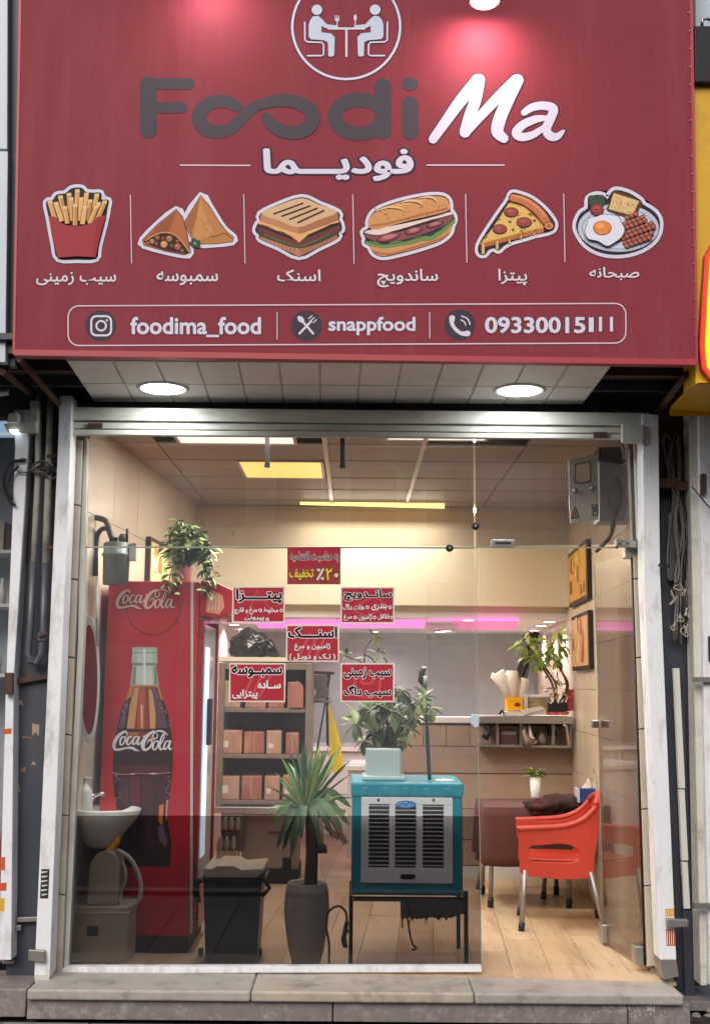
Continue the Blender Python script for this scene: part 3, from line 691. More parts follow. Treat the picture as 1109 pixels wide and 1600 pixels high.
p.rib([(630, 285), (700, 300), (800, 290), (900, 262), (1000, 225), (1060, 190)], [26, 40, 44, 44, 40, 26], (128, 78, 78))
for x, y, rx_, ry_ in ((740, 298, 62, 22), (868, 264, 48, 20), (975, 232, 46, 18)): p.ell(x, y, rx_, ry_, (84, 40, 50), rot=R(-14)); p.ell(x, y - 3, rx_ - 8, ry_ - 7, (160, 82, 92), rot=R(-14)); p.ell(x, y - 5, rx_ - 26, ry_ - 12, (190, 118, 118), rot=R(-14))
p.poly(smooth_path([(614, 272), (660, 256), (760, 238), (860, 218), (980, 190), (1060, 166), (1062, 182), (960, 206), (850, 240), (760, 266), (690, 286)], 2, True), (228, 206, 196)); p.rib([(614, 274), (700, 286), (850, 242), (1062, 182)], 4, (90, 60, 66))
p.poly(smooth_path([(640, 245), (640, 210), (672, 168), (760, 128), (880, 98), (960, 88), (1020, 92), (1046, 116), (1050, 156), (980, 180), (860, 208), (740, 240), (680, 258)], 3, True), (206, 148, 94))
p.rib([(652, 238), (740, 226), (870, 192), (1038, 150)], 12, (176, 112, 68)); p.rib([(700, 160), (800, 132), (930, 104)], 10, (222, 172, 118))
for P_ in ([(680, 160), (740, 146), (800, 150), (820, 164)], [(800, 120), (850, 112), (900, 122), (916, 140)], [(900, 96), (950, 94), (975, 106), (980, 120)]): p.rib(P_, [4, 16, 12, 3], (232, 190, 140)); p.rib([(x, y + 5) for x, y in P_], [2, 5, 5, 2], (112, 66, 42))
for k in range(46): p.ell(rr.uniform(660, 1030), rr.uniform(118, 210), 2.6, 2.2, (120, 70, 44), n=6)
p.build('food_picture', sign, 'printed picture of a long filled baguette')
# pizza
p = Print(SY - .001, (720, 280), 3.262)
sil = [(258, 72), (300, 78), (360, 102), (420, 150), (465, 205), (476, 236), (460, 262), (400, 278), (376, 282), (320, 300), (256, 318), (215, 340), (190, 362), (168, 350), (138, 360), (118, 384), (92, 376), (92, 336), (130, 270), (190, 180), (240, 110)]
sticker(p, sil, 19)
p.poly([(248, 118), (330, 140), (420, 235), (420, 262), (380, 272), (110, 338), (96, 330), (150, 262), (200, 190)], (212, 158, 84))
p.poly([(100, 334), (420, 250), (420, 272), (250, 312), (110, 350)], (180, 106, 60))
for x, y0, y1, w in ((112, 330, 374, 17), (184, 318, 352, 15), (246, 306, 326, 11), (305, 288, 302, 10), (372, 270, 284, 9)): p.rib([(x, y0), (x, y1)], [w, w + 3], (84, 52, 40), smooth=False); p.rib([(x, y0), (x, y1)], [w - 4, w - 1], (222, 176, 100), smooth=False)
p.poly([(240, 126), (320, 146), (400, 230), (400, 250), (110, 326), (140, 282), (190, 206)], (222, 182, 104))
for k in range(60):
    x, y = rr.uniform(150, 390), rr.uniform(140, 300)
    if y > 340 - (x - 100) * .9 and y < 325 - (x - 100) * .22: p.ell(x, y, rr.uniform(3, 7), rr.uniform(3, 5), rr.choice([(178, 112, 62), (238, 206, 140), (104, 98, 52), (196, 136, 72)]), n=7)
for x, y, r_ in ((255, 170, 38), (196, 256, 38), (320, 222, 40)): p.ell(x, y, r_, r_ * .68, (70, 36, 36)); p.ell(x, y - 2, r_ - 4, r_ * .68 - 4, (152, 70, 62)); p.ell(x - 6, y - 6, r_ * .4, r_ * .2, (176, 92, 78))
for x, y in ((248, 218), (190, 202), (264, 258), (372, 212), (124, 292), (350, 180)): p.ell(x, y, 8, 6, (92, 98, 52), n=8)
p.rib([(262, 96), (320, 112), (378, 150), (420, 198), (446, 238)], [44, 48, 50, 50, 40], (96, 50, 36)); p.rib([(262, 96), (320, 112), (378, 150), (420, 198), (444, 236)], [36, 40, 42, 42, 32], (190, 112, 72)); p.rib([(262, 88), (322, 102), (384, 142), (428, 192)], 10, (214, 146, 98))
p.ell(446, 240, 26, 22, (96, 50, 36)); p.ell(446, 240, 22, 18, (204, 136, 92)); p.ell(446, 242, 11, 9, (168, 96, 64))
p.build('food_picture', sign, 'printed picture of a pepperoni pizza slice')
# breakfast plate
p = Print(SY - .001, (720, 280), 3.262)
sil = [(650, 100), (690, 82), (730, 90), (745, 105), (770, 66), (800, 58), (860, 76), (915, 112), (925, 130), (985, 170), (1010, 225), (990, 300), (920, 355), (820, 382), (720, 375), (640, 335), (594, 270), (588, 225), (610, 175), (645, 150)]
sticker(p, sil, 21)
p.ell(800, 252, 208, 124, (52, 44, 62), n=40); p.ell(800, 248, 206, 122, (186, 194, 212), n=40); p.ell(800, 250, 186, 106, (150, 158, 178), n=40); p.ell(800, 252, 180, 101, (206, 212, 226), n=40)
p.poly(smooth_path([(750, 130), (775, 66), (800, 60), (912, 110), (918, 130), (885, 192), (850, 200), (745, 165)], 2, True), (92, 58, 40)); p.poly([(776, 70), (906, 112), (872, 186), (752, 152)], (218, 188, 134))
for k in range(50): 
    u_, v_ = rr.random(), rr.random(); p.ell(776 + 126 * u_ - 24 * v_, 72 + 40 * u_ + 78 * v_, 3, 2, (156, 116, 74), n=6)
for x, y in ((665, 100), (710, 98), (690, 112), (672, 124), (712, 122)): p.ell(x, y, 22, 18, (58, 78, 58), n=9)
p.ell(690, 158, 36, 30, (60, 34, 36)); p.ell(690, 156, 32, 27, (150, 60, 56)); p.ell(690, 152, 18, 14, (182, 96, 84)); 
for a in range(6): p.rib([(690, 154), (690 + 26 * math.cos(a), 156 + 22 * math.sin(a))], 3, (112, 44, 44), smooth=False)
for k in range(9):
    for j in range(7):
        x, y = 800 + k * 22 + (j % 2) * 11, 350 - j * 24 - k * 8 + 8
        if (x - 880) ** 2 / 100 ** 2 + (y - 265) ** 2 / 86 ** 2 < 1 and x + (y - 200) * .6 > 840: p.ell(x, y, 14.5, 12.5, (70, 34, 32)); p.ell(x, y, 12, 10, (162, 84, 68)); p.ell(x - 3, y - 3, 5, 3.5, (200, 128, 106))
E_ = smooth_path([(640, 232), (650, 205), (690, 196), (715, 186), (760, 188), (795, 196), (812, 226), (828, 262), (812, 300), (780, 325), (740, 344), (690, 318), (645, 308), (628, 270)], 3, True)
p.poly(grow_poly(E_, 3), (72, 62, 80)); p.poly(E_, (222, 224, 236)); p.ell(716, 254, 48, 38, (132, 66, 40)); p.ell(716, 252, 45, 35, (226, 134, 66)); p.ell(706, 242, 22, 14, (240, 164, 96))
p.build('food_picture', sign, 'printed picture of a breakfast plate with fried egg')

# floodlights washing the sign from above
for px, lab, col, w in ((757, 'glowing floodlight at the top edge of the sign above the white script', (1, .70, .70), 20), (330, 'floodlight arm lamp over the left half of the sign', (1, .80, .84), 9)):
    y0 = 2 if px == 757 else -60
    c = PX(px, y0, SY - .2)
    t = thing('floodlight', lab, 'floodlight', c)
    MB().tube([PX(px, -172, SY + .02) , PX(px, -160, SY - .22), c + Vector((0, 0, .06))], .012, 8).build('arm', MT['darksteel'], t)
    MB().lathe([(.03, .09), (.06, .06), (.08, 0), (.072, 0)], c, 20).build('housing', MT['white'], t)
    MB().lathe([(.071, .004), (.06, -.006), (.01, -.01)], c, 20).build('lens', EM('flood_lens', (255, 240, 238), 14), t)
    ld = bpy.data.lights.new('flood_lamp', 'SPOT'); ld.energy = w; ld.color = col; ld.spot_size = R(160); ld.spot_blend = 1; ld.shadow_soft_size = .04
    lo = bpy.data.objects.new('lamp', ld); COL.objects.link(lo); lo.parent = t; lo.location = (0, 0, -.02); lo.rotation_euler = (R(48), 0, 0)

# ================================================================== SHOPFRONT FRAME
fr_ = thing('shutter_frame', 'weathered white steel frame of the rolling shutter around the glass front', 'shutter frame', (0, -.12, FLOOR))
pxprism([(112, 636), (1014, 645), (1012, 665), (112, 656)], -.17, .16).build('header_rail', MT['rail'], fr_, bevel=.004)
pxprism([(112, 658.5), (1012, 667), (1010, 677), (112, 669)], -.15, .10).build('header_rail', MT['rail'], fr_, bevel=.003)
pxprism([(112, 671), (1010, 679), (1008, 686), (112, 679)], -.16, .04).build('header_rail', MT['rail'], fr_, bevel=.005)
pxprism([(138, 661), (160, 661), (160, 669), (138, 669)], -.165, .01).build('stain_plate', MT['rust'], fr_)
pxprism([(927, 675), (948, 675), (948, 683), (927, 683)], -.172, .012).build('slot_plate', MT['rust'], fr_)
def post(pts, Y, d, mat, name='guide_post', parent=fr_, **k): return pxprism(pts, Y, d).build(name, mat, parent, **k)
post([(93, 618), (113, 618), (111, 690), (78, 1524), (54, 1524), (91, 690)], -.2, .13, MT['whitepost'], bevel=.004)
post([(1003, 646), (1028, 648), (1031, 900), (1056, 1500), (1031, 1500), (1005, 900)], -.2, .13, MT['whitepost'], bevel=.004)
post([(972, 662), (1004, 664), (1004, 692), (972, 690)], -.215, .04, MT['rail'], 'corner_plate')
post([(1031, 1500), (1056, 1500), (1060, 1526), (1036, 1530)], -.205, .13, MT['steeld'], 'post_foot')
post([(54, 1524), (78, 1524), (76, 1536), (56, 1538)], -.21, .13, MT['rail'], 'post_foot')
# printed leftovers and reflective tapes on the posts
def tape(x0, y0, x1, y1, c, Y=-.2, dx=0, parent=fr_):
    q = Print(Y, start=2); q.poly([(x0, y0), (x1, y0), (x1 + dx, y1), (x0 + dx, y1)], c); return q
for (a, b, c_, d_, e, dx, f) in ((1038, 1420, 1052, 1432, (216, 158, 52), 1, 'tape'), (1039.5, 1452, 1053.5, 1478, (196, 78, 62), 1, 'tape')):
    q = tape(a, b, c_, d_, e, dx=dx)
    for k in range(4): q.rib([(a + 2 + k * 3.2, b + 2), (a + 2.5 + k * 3.2, d_ - 2)], 1, (236, 214, 190), smooth=False)
    q.build('reflective_tape', fr_)
q = tape(65, 1358, 78, 1404, (48, 46, 50), dx=-2)
for k in range(6): q.rib([(66 + (k % 2), 1363 + k * 7), (74, 1362 + k * 7)], [3, 1.5], (206, 206, 208), smooth=False)
q.build('printed_sticker', fr_, 'small black printed sticker on the left post')
# tiled reveal on the left, tiled reveal on the right
jl = thing('door_reveal', 'cream tiled reveal between left shutter post and glass', 'reveal', (-1.6, -.05, FLOOR))
X_L = lambda y: 112 - (y - 690) * .0385
ys = [684, 787, 903, 1025, 1146, 1272, 1396, 1521]
for a, b in zip(ys, ys[1:]): pxprism([(X_L(a), a + 1), (X_L(a) + 17, a + 4), (X_L(b) + 17, b - 1 + 3), (X_L(b), b - 1)], -.06, .05).build('reveal_tile', MT['jamb'], jl, bevel=.003)
pxprism([(X_L(684) - 3, 684), (X_L(684) + 20, 684), (X_L(1520) + 20, 1520), (X_L(1520) - 3, 1520)], -.035, .04).build('reveal_bed', MT['softjoint'], jl)
jr = thing('door_reveal', 'cream tiled reveal between the open glass door and right shutter post', 'reveal', (1.6, .0, FLOOR))
yr = [700, 905, 1028, 1140, 1265, 1385, 1512]
XR = lambda y: 984 + (y - 690) * .0345
for a, b in zip(yr, yr[1:]): pxprism([(XR(a) - 2, a + 1), (XR(a) + 15, a - 2), (XR(b) + 15, b - 4), (XR(b) - 2, b - 1)], .02, .05).build('reveal_tile', MT['jamb'], jr, bevel=.003)
pxprism([(XR(690) - 3, 690), (XR(690) + 17, 690), (XR(1512) + 17, 1512), (XR(1512) - 3, 1512)], .045, .04).build('reveal_bed', MT['softjoint'], jr)
post([(128, 684), (137, 684), (131, 1000), (107, 1518), (98, 1518), (122, 1000)], -.03, .05, MT['alu'], 'glazing_bar', bevel=.002)
post([(990, 692), (996, 692), (1003, 843), (995, 843)], -.03, .03, MT['white'], 'glazing_bar', bevel=.002)
post([(999, 690), (1004, 690), (1010, 900), (1032, 1516), (1027, 1516), (1004, 900)], -.08, .06, MT['alu'], 'glazing_bar', bevel=.002)
pxprism([(76, 1521), (106, 1511), (752, 1510), (752, 1519), (106, 1521), (80, 1531)], -.05, .055).build('bottom_rail', MT['whitepost'], fr_, bevel=.002)

# ---- glass
G_CLEAR = GL('clear_shop_glass', (.965, .97, .965), .045, .042, (185, 187, 195), veil_var=.6)  # diffuse veil paints the milky street reflection on the upper pane
G_UNVEILED = GL('unveiled_lower_glass', (.97, .975, .97), .02)  # no veil: the painted reflection haze ends above this part
G_TRANS = GL('veiled_transom_glass', (.71, .69, .68), .035, .075, (165, 160, 158), veil_var=.5)  # tinted pane, with reflection haze painted on as a veil
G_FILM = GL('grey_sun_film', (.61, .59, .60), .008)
G_DOOR = GL('door_glass', (.70, .67, .655), .05, .04, (120, 116, 116))
G_EDGE = M('green_glass_edge', (150, 152, 138), .15, var=.05)
gp = thing('shop_window', 'large fixed pane left of the doorway with menu stickers and dark film at the bottom', 'window', (-.6, 0, FLOOR))
pxprism([(137, 856.5), (741, 857.5), (748, 1274.5), (116, 1273.5)], -.005, .01).build('pane', G_CLEAR, gp)
pxprism([(116, 1274.2), (748, 1275.2), (752, 1512), (104, 1512)], -.005, .01).build('pane', G_UNVEILED, gp, 'lower part of the pane without the painted haze, under the film')
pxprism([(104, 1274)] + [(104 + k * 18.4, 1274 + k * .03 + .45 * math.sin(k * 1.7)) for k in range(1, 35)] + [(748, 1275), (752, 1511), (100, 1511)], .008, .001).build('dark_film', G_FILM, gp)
pxprism([(134, 853.5), (742, 854.5), (742, 857), (134, 856)], -.006, .012).build('pane_edge', G_EDGE, gp)
pxprism([(742.2, 858), (743.2, 858), (752.6, 1512), (751.6, 1512)], -.006, .012).build('pane_edge', G_EDGE, gp)
gt = thing('transom_window', 'smoky fixed pane above the shop window up to the header', 'window', (-.6, 0, FLOOR + 2.2))
pxprism([(137, 672), (739, 676), (740.5, 853.5), (137, 853)], -.005, .01).build('pane', G_TRANS, gt)
pxprism([(740, 677), (741, 677), (742.2, 853), (741.2, 853)], -.006, .012).build('pane_edge', G_EDGE, gt)
g2 = thing('transom_window', 'smoky fixed pane above the doorway beside the meter cabinet', 'window', (.8, 0, FLOOR + 2.2))
pxprism([(742.5, 676), (990, 680), (996, 850), (743, 853.5)], -.005, .01).build('pane', G_TRANS, g2)
pxprism([(743, 853.8), (966, 854.5), (966, 856.6), (743, 855.8)], -.006, .012).build('pane_edge', G_EDGE, g2)
def bolt(px, py, lab):
    t = thing('glass_bolt', lab, 'bolt', PX(px, py, -.02))
    MB().lathe([(.02, .012), (.021, -.006), (.012, -.012)], PX(px, py, -.008), 16, 'y').build('cap', MT['blackm'], t); MB().lathe([(.008, -.012), (.006, -.015)], PX(px, py, -.008), 10, 'y').build('screw', MT['steel'], t)
bolt(742.5, 822, 'round black glass bolt on the vertical glass joint'); bolt(702, 856.5, 'round black glass bolt on the horizontal edge right of the discount sticker')
t = thing('door_stop', 'small steel clip on the glass edge over the doorway', 'clip', PX(786, 854, -.03)); pxbox(768, 843, 804, 855, -.03, .045).build('clip_body', MT['steel'], t, bevel=.003); pxbox(774, 847, 798, 850, -.034, .005).build('clip_slot', MT['blackm'], t)
t = thing('lock_plate', 'pale blue plastic lock cover on the free glass edge', 'lock', PX(741, 1127, -.03)); pxprism([(736, 1116), (748, 1116), (748, 1136), (742, 1137), (735, 1131)], -.02, .03).build('lock_cover', MT['bluewhite'], t, bevel=.003)

# ---- open door
dr = thing('glass_door', 'frameless glass door standing open into the shop', 'door', PX(1004, 1509, .03))
h0, h1 = PX(986, 862, .03), PX(1007, 1508, .03)
f1 = PZ(943, 1473, FLOOR + .01); f0 = Vector((PX(928, 900, f1.y).x, f1.y, h0.z))
MB().prism([h1, f1, f0, h0], (.01, .0, 0)).build('pane', G_DOOR, dr)
MB().tube([f1 + Vector((0, 0, .0)), f0], .0032, 4).build('pane_edge', G_EDGE, dr)
MB().tube([h1, h0], .006, 4).build('black_seal', MT['blackm'], dr)
MB().obox(h0 + Vector((-.01, .03, .0)), (1, 0, 0), (0, 1, 0), (0, 0, 1), .028, .04, .035).build('top_patch', MT['steel'], dr, bevel=.004)
MB().obox(h1 + Vector((-.03, .04, .05)), (1, 0, 0), (0, 1, 0), (0, 0, 1), .022, .05, .045).build('bottom_patch', MT['steel'], dr, bevel=.004)
MB().obox(f1 + Vector((.0, .0, .06)), (1, 0, 0), (0, 1, 0), (0, 0, 1), .02, .05, .05).build('floor_lock', MT['steel'], dr, bevel=.004)
hd = (h1 - f1).normalized(); hc = Vector((f0.x * .5 + f1.x * .5, f0.y, PX(935, 1131, f1.y).z))
for s_ in (-1, 1): MB().obox(hc + Vector((s_ * .028, -.04, 0)), (1, 0, 0), (0, 1, 0), (0, 0, 1), .018, .02, .022).build('handle', MT['chrome'], dr, bevel=.003)
t = thing('door_closer_plate', 'steel hinge bracket with worn print at the top right of the doorway', 'bracket', PX(985, 848, -.05)); pxprism([(962, 842), (1006, 846), (1006, 857), (962, 853)], -.05, .05).build('plate', MT['steel'], t, bevel=.003)
for x in (968, 980, 996): MB().lathe([(.006, 0), (.005, -.005)], PX(x, 849.5, -.05), 8, 'y').build('screw', MT['blackm'], t)

# ---- window stickers
STK = [
 ((449, 855, 532, 913), 'red window sticker announcing 20 percent off, topmost of the six', 'top'),
 ((363, 916, 445, 973), 'red window sticker for pizza, upper left of the six', 'a'),
 ((532, 917, 616, 974), 'red window sticker for sandwiches, upper right of the six', 'b'),
 ((447, 976, 530, 1034), 'red window sticker for snacks, centre of the six', 'c'),
 ((358, 1036, 446, 1097), 'red window sticker for samosas, lower left of the six', 'd'),
 ((532, 1036, 616, 1097), 'red window sticker for fries and corn dogs, lower right of the six', 'e')]
BK = (26, 20, 24); W2 = (232, 218, 222); STR = (168, 44, 58)
for (x0, y0, x1, y1), lab, kd in STK:
    t = thing('window_sticker', lab, 'sticker', PX((x0 + x1) / 2, y1, -.008), 'red menu stickers on the shop window')
    pxbox(x0, y0, x1, y1, -.0075, .0015).build('backing', MT['paper'], t)
    p = Print(-.0078, start=1); b_ = 0 if kd == 'top' else 2.2
    p.poly([(x0 + b_, y0 + b_), (x1 - b_, y0 + b_), (x1 - b_, y1 - b_), (x0 + b_, y1 - b_)], STR)
    cx, cy = (x0 + x1) / 2, (y0 + y1) / 2
    if kd == 'top':
        p.poly([(x0 + 2, cy + 6), (x1, cy - 2), (x1, y1), (x0 + 2, y1)], (150, 62, 60))
        p.text('به مناسبت افتتاحیه', (453, 862, 529, 878), (40, 34, 40), .02, (226, 208, 212), .05)
        p.text('تخفیف', (452, 889, 490, 906), (224, 206, 74), .03, (96, 40, 40), .03); p.text('٪', (494, 888, 507, 907), (232, 210, 190), .03, (96, 40, 40), .03)
        p.text('۲', (509, 888, 519, 907), (224, 206, 74), .03, (96, 40, 40), .03); p.ell(525.5, 899, 3.2, 3.2, (232, 210, 180))
    else:
        wm = (190, 74, 84)
        if kd == 'a': p.rib([(cx - 18, cy + 20), (cx - 2, cy - 22), (cx + 20, cy + 10), (cx - 14, cy + 8)], 3, wm, smooth=False)
        if kd == 'b': p.rib([(cx - 24, cy + 6), (cx, cy + 16), (cx + 24, cy), (cx + 8, cy - 12), (cx - 20, cy + 4)], 3, wm)
        if kd in 'cd': [p.rib([(cx - 22 + k * 13, cy + 22), (cx - 4 + k * 13, cy - 14)], 4, wm, smooth=False) for k in range(3)]
        if kd == 'e': p.rib([(cx - 20, cy - 4), (cx - 14, cy + 20), (cx + 14, cy + 20), (cx + 20, cy - 4)], 4, wm); p.rib([(cx - 8, cy - 16), (cx - 8, cy), (cx + 8, cy), (cx + 8, cy - 16)], 4, wm)
        T = dict(
            a=[('پیتـــــزا', (369, 920, 441, 943), 1), ('مخلوط', (412, 949, 435, 959), 0), ('مرغ و قارچ', (366, 949, 402, 960), 0), ('پپرونی', (382, 962, 413, 970), 0)],
            b=[('سانــدویچ', (537, 921, 612, 939), 1), ('بندری', (580, 943, 604, 954), 0), ('هات داگ', (536, 943, 569, 953), 0), ('فلافل', (590, 959, 608, 969), 0), ('ژامبون', (560, 959, 581, 970), 0), ('مرغ', (537, 960, 550, 970), 0)],
            c=[('اسنــــک', (450, 979, 527, 997), 1), ('ژامبون و مرغ', (460, 1005, 516, 1017), 0), ('( تـک و دوبـل )', (452, 1021, 524, 1032), 0)],
            d=[('سمبــوسه', (362, 1040, 441, 1059), 1), ('ســاده', (403, 1063, 439, 1076), 0), ('پیتزایی', (363, 1077, 403, 1093), 0)],
            e=[('سیب زمینی', (537, 1043, 611, 1061), 1), ('سیب داگ', (537, 1071, 611, 1090), 1)])[kd]
        for s_, bb, big in T:
            if big: p.text(s_, bb, BK, .04, W2, .05)
            else: p.text(s_, bb, W2, .03, (92, 30, 40), .02)
        for x, y in dict(a=[(440, 954), (407, 954), (418, 968)], b=[(609, 949), (574, 949), (612, 965), (585, 965), (555, 965)]).get(kd, []): p.ell(x, y, 2.8, 2.8, W2); p.ell(x, y, 1.4, 1.4, STR)
    p.build('menu_print', t)

# ================================================================== LEFT SIDE OF THE FRONT
lc = thing('steel_column', 'dark blue-grey steel column with peeling paper scraps left of the shopfront', 'column', (-1.75, 0, FLOOR))
pxprism([(40, 560), (94, 560), (94, 700), (56, 1530), (10, 1530), (32, 700)], -.06, .08).build('column_face', MT['navysteel'], lc)
pxprism([(44, 620), (52, 620), (42, 880), (36, 880)], -.075, .02).build('rust_strip', MT['rust'], lc)
pxprism([(84, 690), (92, 690), (88, 870), (80, 870)], -.08, .03).build('rust_strip', MT['rust'], lc)
for (x, y, w, h, c) in ((52, 1130, 10, 20, 0), (36, 1150, 16, 4, 1), (33, 1200, 9, 7, 1), (26, 1225, 4, 14, 0), (50, 1190, 6, 6, 0), (30, 1095, 5, 8, 0)):
    q = Print(-.062); q.poly([(x + rr.uniform(-2, 2), y), (x + w, y + rr.uniform(-3, 3)), (x + w + rr.uniform(-3, 3), y + h), (x + w * .4, y + h * .7), (x - 1, y + h)], [(164, 148, 128), (150, 110, 100)][c]); q.build('paper_scrap', lc)
post([(22, 640), (46, 640), (44, 700), (22, 1060), (18, 1500), (-2, 1500), (10, 1060), (24, 700)], -.16, .12, MT['whitepost'], 'guide_post', parent=thing('neighbour_shutter_post', 'scuffed white shutter post at the far left edge', 'post', (-1.9, -.1, FLOOR)), bevel=.003)
pst = [o for o in COL.objects if o.name.startswith('neighbour_shutter_post')][0]
for (x0, y0, x1, y1, c) in ((5, 1139, 19, 1147, (196, 98, 56)), (1, 1340, 9, 1360, (196, 98, 60)), (0, 1380, 11, 1392, (200, 84, 56)), (0, 1404, 8, 1424, (214, 168, 62))):
    q = Print(-.16); q.poly([(x0, y0), (x1, y0 - 1), (x1 - .5, y1), (x0, y1)], c); q.build('tape', pst)
pp = thing('gas_pipe', 'chipped white pipe looping down into a grey u-bend beside the white post', 'pipe', PX(56, 1045, -.12))
def pl(P, Y): return [PX(x, y, Y) for x, y in P]
MB().tube(pl([(61, 600), (60, 741), (53, 884)], -.14), .017, 10).build('white_pipe', MT['pipe_w'], pp)
MB().tube(pl([(80, 600), (76, 741), (71, 884)], -.14), .018, 10).build('white_pipe', MT['pipe_w'], pp)
MB().tube(pl([(52.6, 878), (48, 980), (44, 1022), (50, 1034), (58, 1036), (65, 1022), (68, 985), (71, 880)], -.14), .019, 10).build('grey_pipe', MT['pipe_g'], pp)
MB().lathe([(.02, 0), (.028, .006), (.028, .05), (.02, .056)], PX(66.5, 1003, -.14), 8, smooth=False).build('valve_body', MT['pipe_g'], pp)
MB().tube(pl([(62, 995), (74, 990)], -.17), .008, 6).build('valve_lever', MT['rust'], pp)
MB().lathe([(.02, 0), (.026, .004), (.026, .03), (.02, .034)], PX(50, 1036, -.14), 8, smooth=False).build('elbow', MT['pipe_g'], pp)
for y in (712, 855):
    MB().obox(PX(84, y, -.16), (1, 0, .1), (0, 1, 0), (0, 0, 1), .035, .006, .008).build('pipe_clip', MT['rust'], pp)
wk = thing('cable_knot', 'tangle of grey wires tied round the white pipes', 'cable', PX(70, 735, -.18))
for k in range(9):
    a = random.uniform(0, 6.28); cx, cy = 70 + random.uniform(-6, 10), 733 + random.uniform(-6, 6)
    L = [(cx + (11 + random.uniform(0, 7)) * math.cos(a + t), cy + (5 + random.uniform(0, 5)) * math.sin(a + t)) for t in [i * .6 for i in range(9)]]
    MB().tube([PX(x, y, -.17 - .01 * (k % 3)) for x, y in smooth_path(L, 4)], .0035, 5).build('wire_loop', MT['cable'] if k % 2 else MT['cabled'], wk)
MB().tube([PX(x, y, -.18) for x, y in smooth_path([(48, 722), (36, 716), (26, 724), (28, 736), (40, 738), (58, 730)], 5)], .004, 5).build('wire_loop', MT['cable'], wk)
t = thing('black_hose', 'thick black hose curling out at the left edge by the neighbouring shop', 'hose', PX(8, 780, -.2))
MB().tube([PX(x, y, -.18) for x, y in smooth_path([(40, 720), (20, 722), (8, 740), (7, 762), (16, 782), (24, 790)], 5)], .009, 8).build('hose_run', MT['blackm'], t)
MB().tube([PX(x, y, -.19) for x, y in smooth_path([(30, 728), (16, 745), (14, 765), (20, 780)], 5)], .007, 8).build('hose_run', MT['blackm'], t)
t = thing('wall_lamp_bracket', 'white lamp on a bent bracket at the upper left edge', 'lamp', PX(28, 670, -.2))
pxprism([(47, 626), (61, 626), (58, 676), (46, 676)], -.2, .05).build('bracket_plate', MT['rail'], t, bevel=.003)
pxprism([(6, 662), (56, 658), (58, 676), (12, 674)], -.22, .03).build('bracket_arm', MT['rail'], t, bevel=.003)
pxprism([(14, 646), (28, 644), (28, 660), (11, 660)], -.24, .08).build('lamp_head', MT['white'], t, bevel=.004)
pxprism([(15, 671), (28, 671), (27, 675), (16, 675)], -.235, .06).build('lamp_lens', EM('small_lens', (240, 250, 255), 2.5), t)
for i, (P_, m_) in enumerate((([(22, 1060), (76, 1055), (76, 1060), (22, 1070)], 'rust'), ([(27, 1434), (62, 1433), (62, 1440), (27, 1441)], 'steeld'), ([(0, 1447), (33, 1446), (33, 1454), (0, 1455)], 'steeld'), ([(4, 1501), (22, 1501), (22, 1506), (4, 1506)], 'steeld'))):
    pxprism(P_, -.1, .03).build('latch_bar', MT[m_], lc, bevel=.002)
pxprism([(8, 1051), (20, 1051), (20, 1085), (8, 1085)], -.2, .03).build('latch_hook', MT['rust'], lc, bevel=.002)
pxprism([(45, 1484), (70, 1486), (71, 1504), (44, 1501)], -.23, .03).build('latch_plate', MT['steeld'], lc, bevel=.003)
# neighbour shop behind the left edge
nsh = thing('neighbour_shop', 'sliver of the bright shop on the left with shelves behind glass', 'shop', (-2.3, .3, FLOOR))
X0 = PX(40, 900, .5).x
box('back_wall', MT['blueglassy'], nsh, -4.0, X0 + .08, .62, .66, FLOOR, 3.1)
box('floor_slab', MT['riser'], nsh, -4.0, X0 + .08, .05, .62, FLOOR - .04, FLOOR)
for y in (862, 945, 1053): 
    z = PX(10, y, .4).z; box('shelf_board', MT['white'], nsh, -4, X0 + .06, .3, .6, z - .02, z, bevel=.002)
    if y > 870:
        for k in range(4): MB().lathe([(.022, 0), (.024, .08), (.01, .12), (.011, .15)], (X0 - .02 - k * .07, .36, z), 10).build('bottle', MT['white'] if k % 2 else MT['pipe_g'], nsh)
for k, c in enumerate(('rackdark', 'cream', 'rust', 'blue')): box('goods_box', MT[c], nsh, X0 - .22 + k * .07, X0 - .16 + k * .07, .34, .5, PX(10, 862, .4).z + .001, PX(10, 862, .4).z + .12 + .05 * (k % 2), bevel=.003)
box('counter', MT['redd'], nsh, -4, X0 + .04, .25, .6, FLOOR, FLOOR + .62)
box('glass_pane', G_CLEAR, nsh, -4, PX(26, 900, 0).x, .0, .008, FLOOR, 3.0)
# left top: pale cladding and dark gap
up_ = thing('neighbour_cladding', 'bluish white cladding sheets at the upper left edge', 'cladding', (-2.4, -.8, 3.2))
for a, b in ((-170, 233), (236, 566)): pxprism([(-60, a), (13, a), (9 if b > 300 else 12, b), (-60, b)], -.9, .05).build('cladding_sheet', MT['bluewhite'], up_, bevel=.003)
pxprism([(13, -170), (36, -170), (24, 572), (8, 572)], -.84, .05).build('gap_filler', MT['navysteel'], up_)
# neighbour ceiling lip
MB().tube(pl([(-8, 615), (14, 612)], -.3), .02, 4).build('lip', MT['white'], up_)

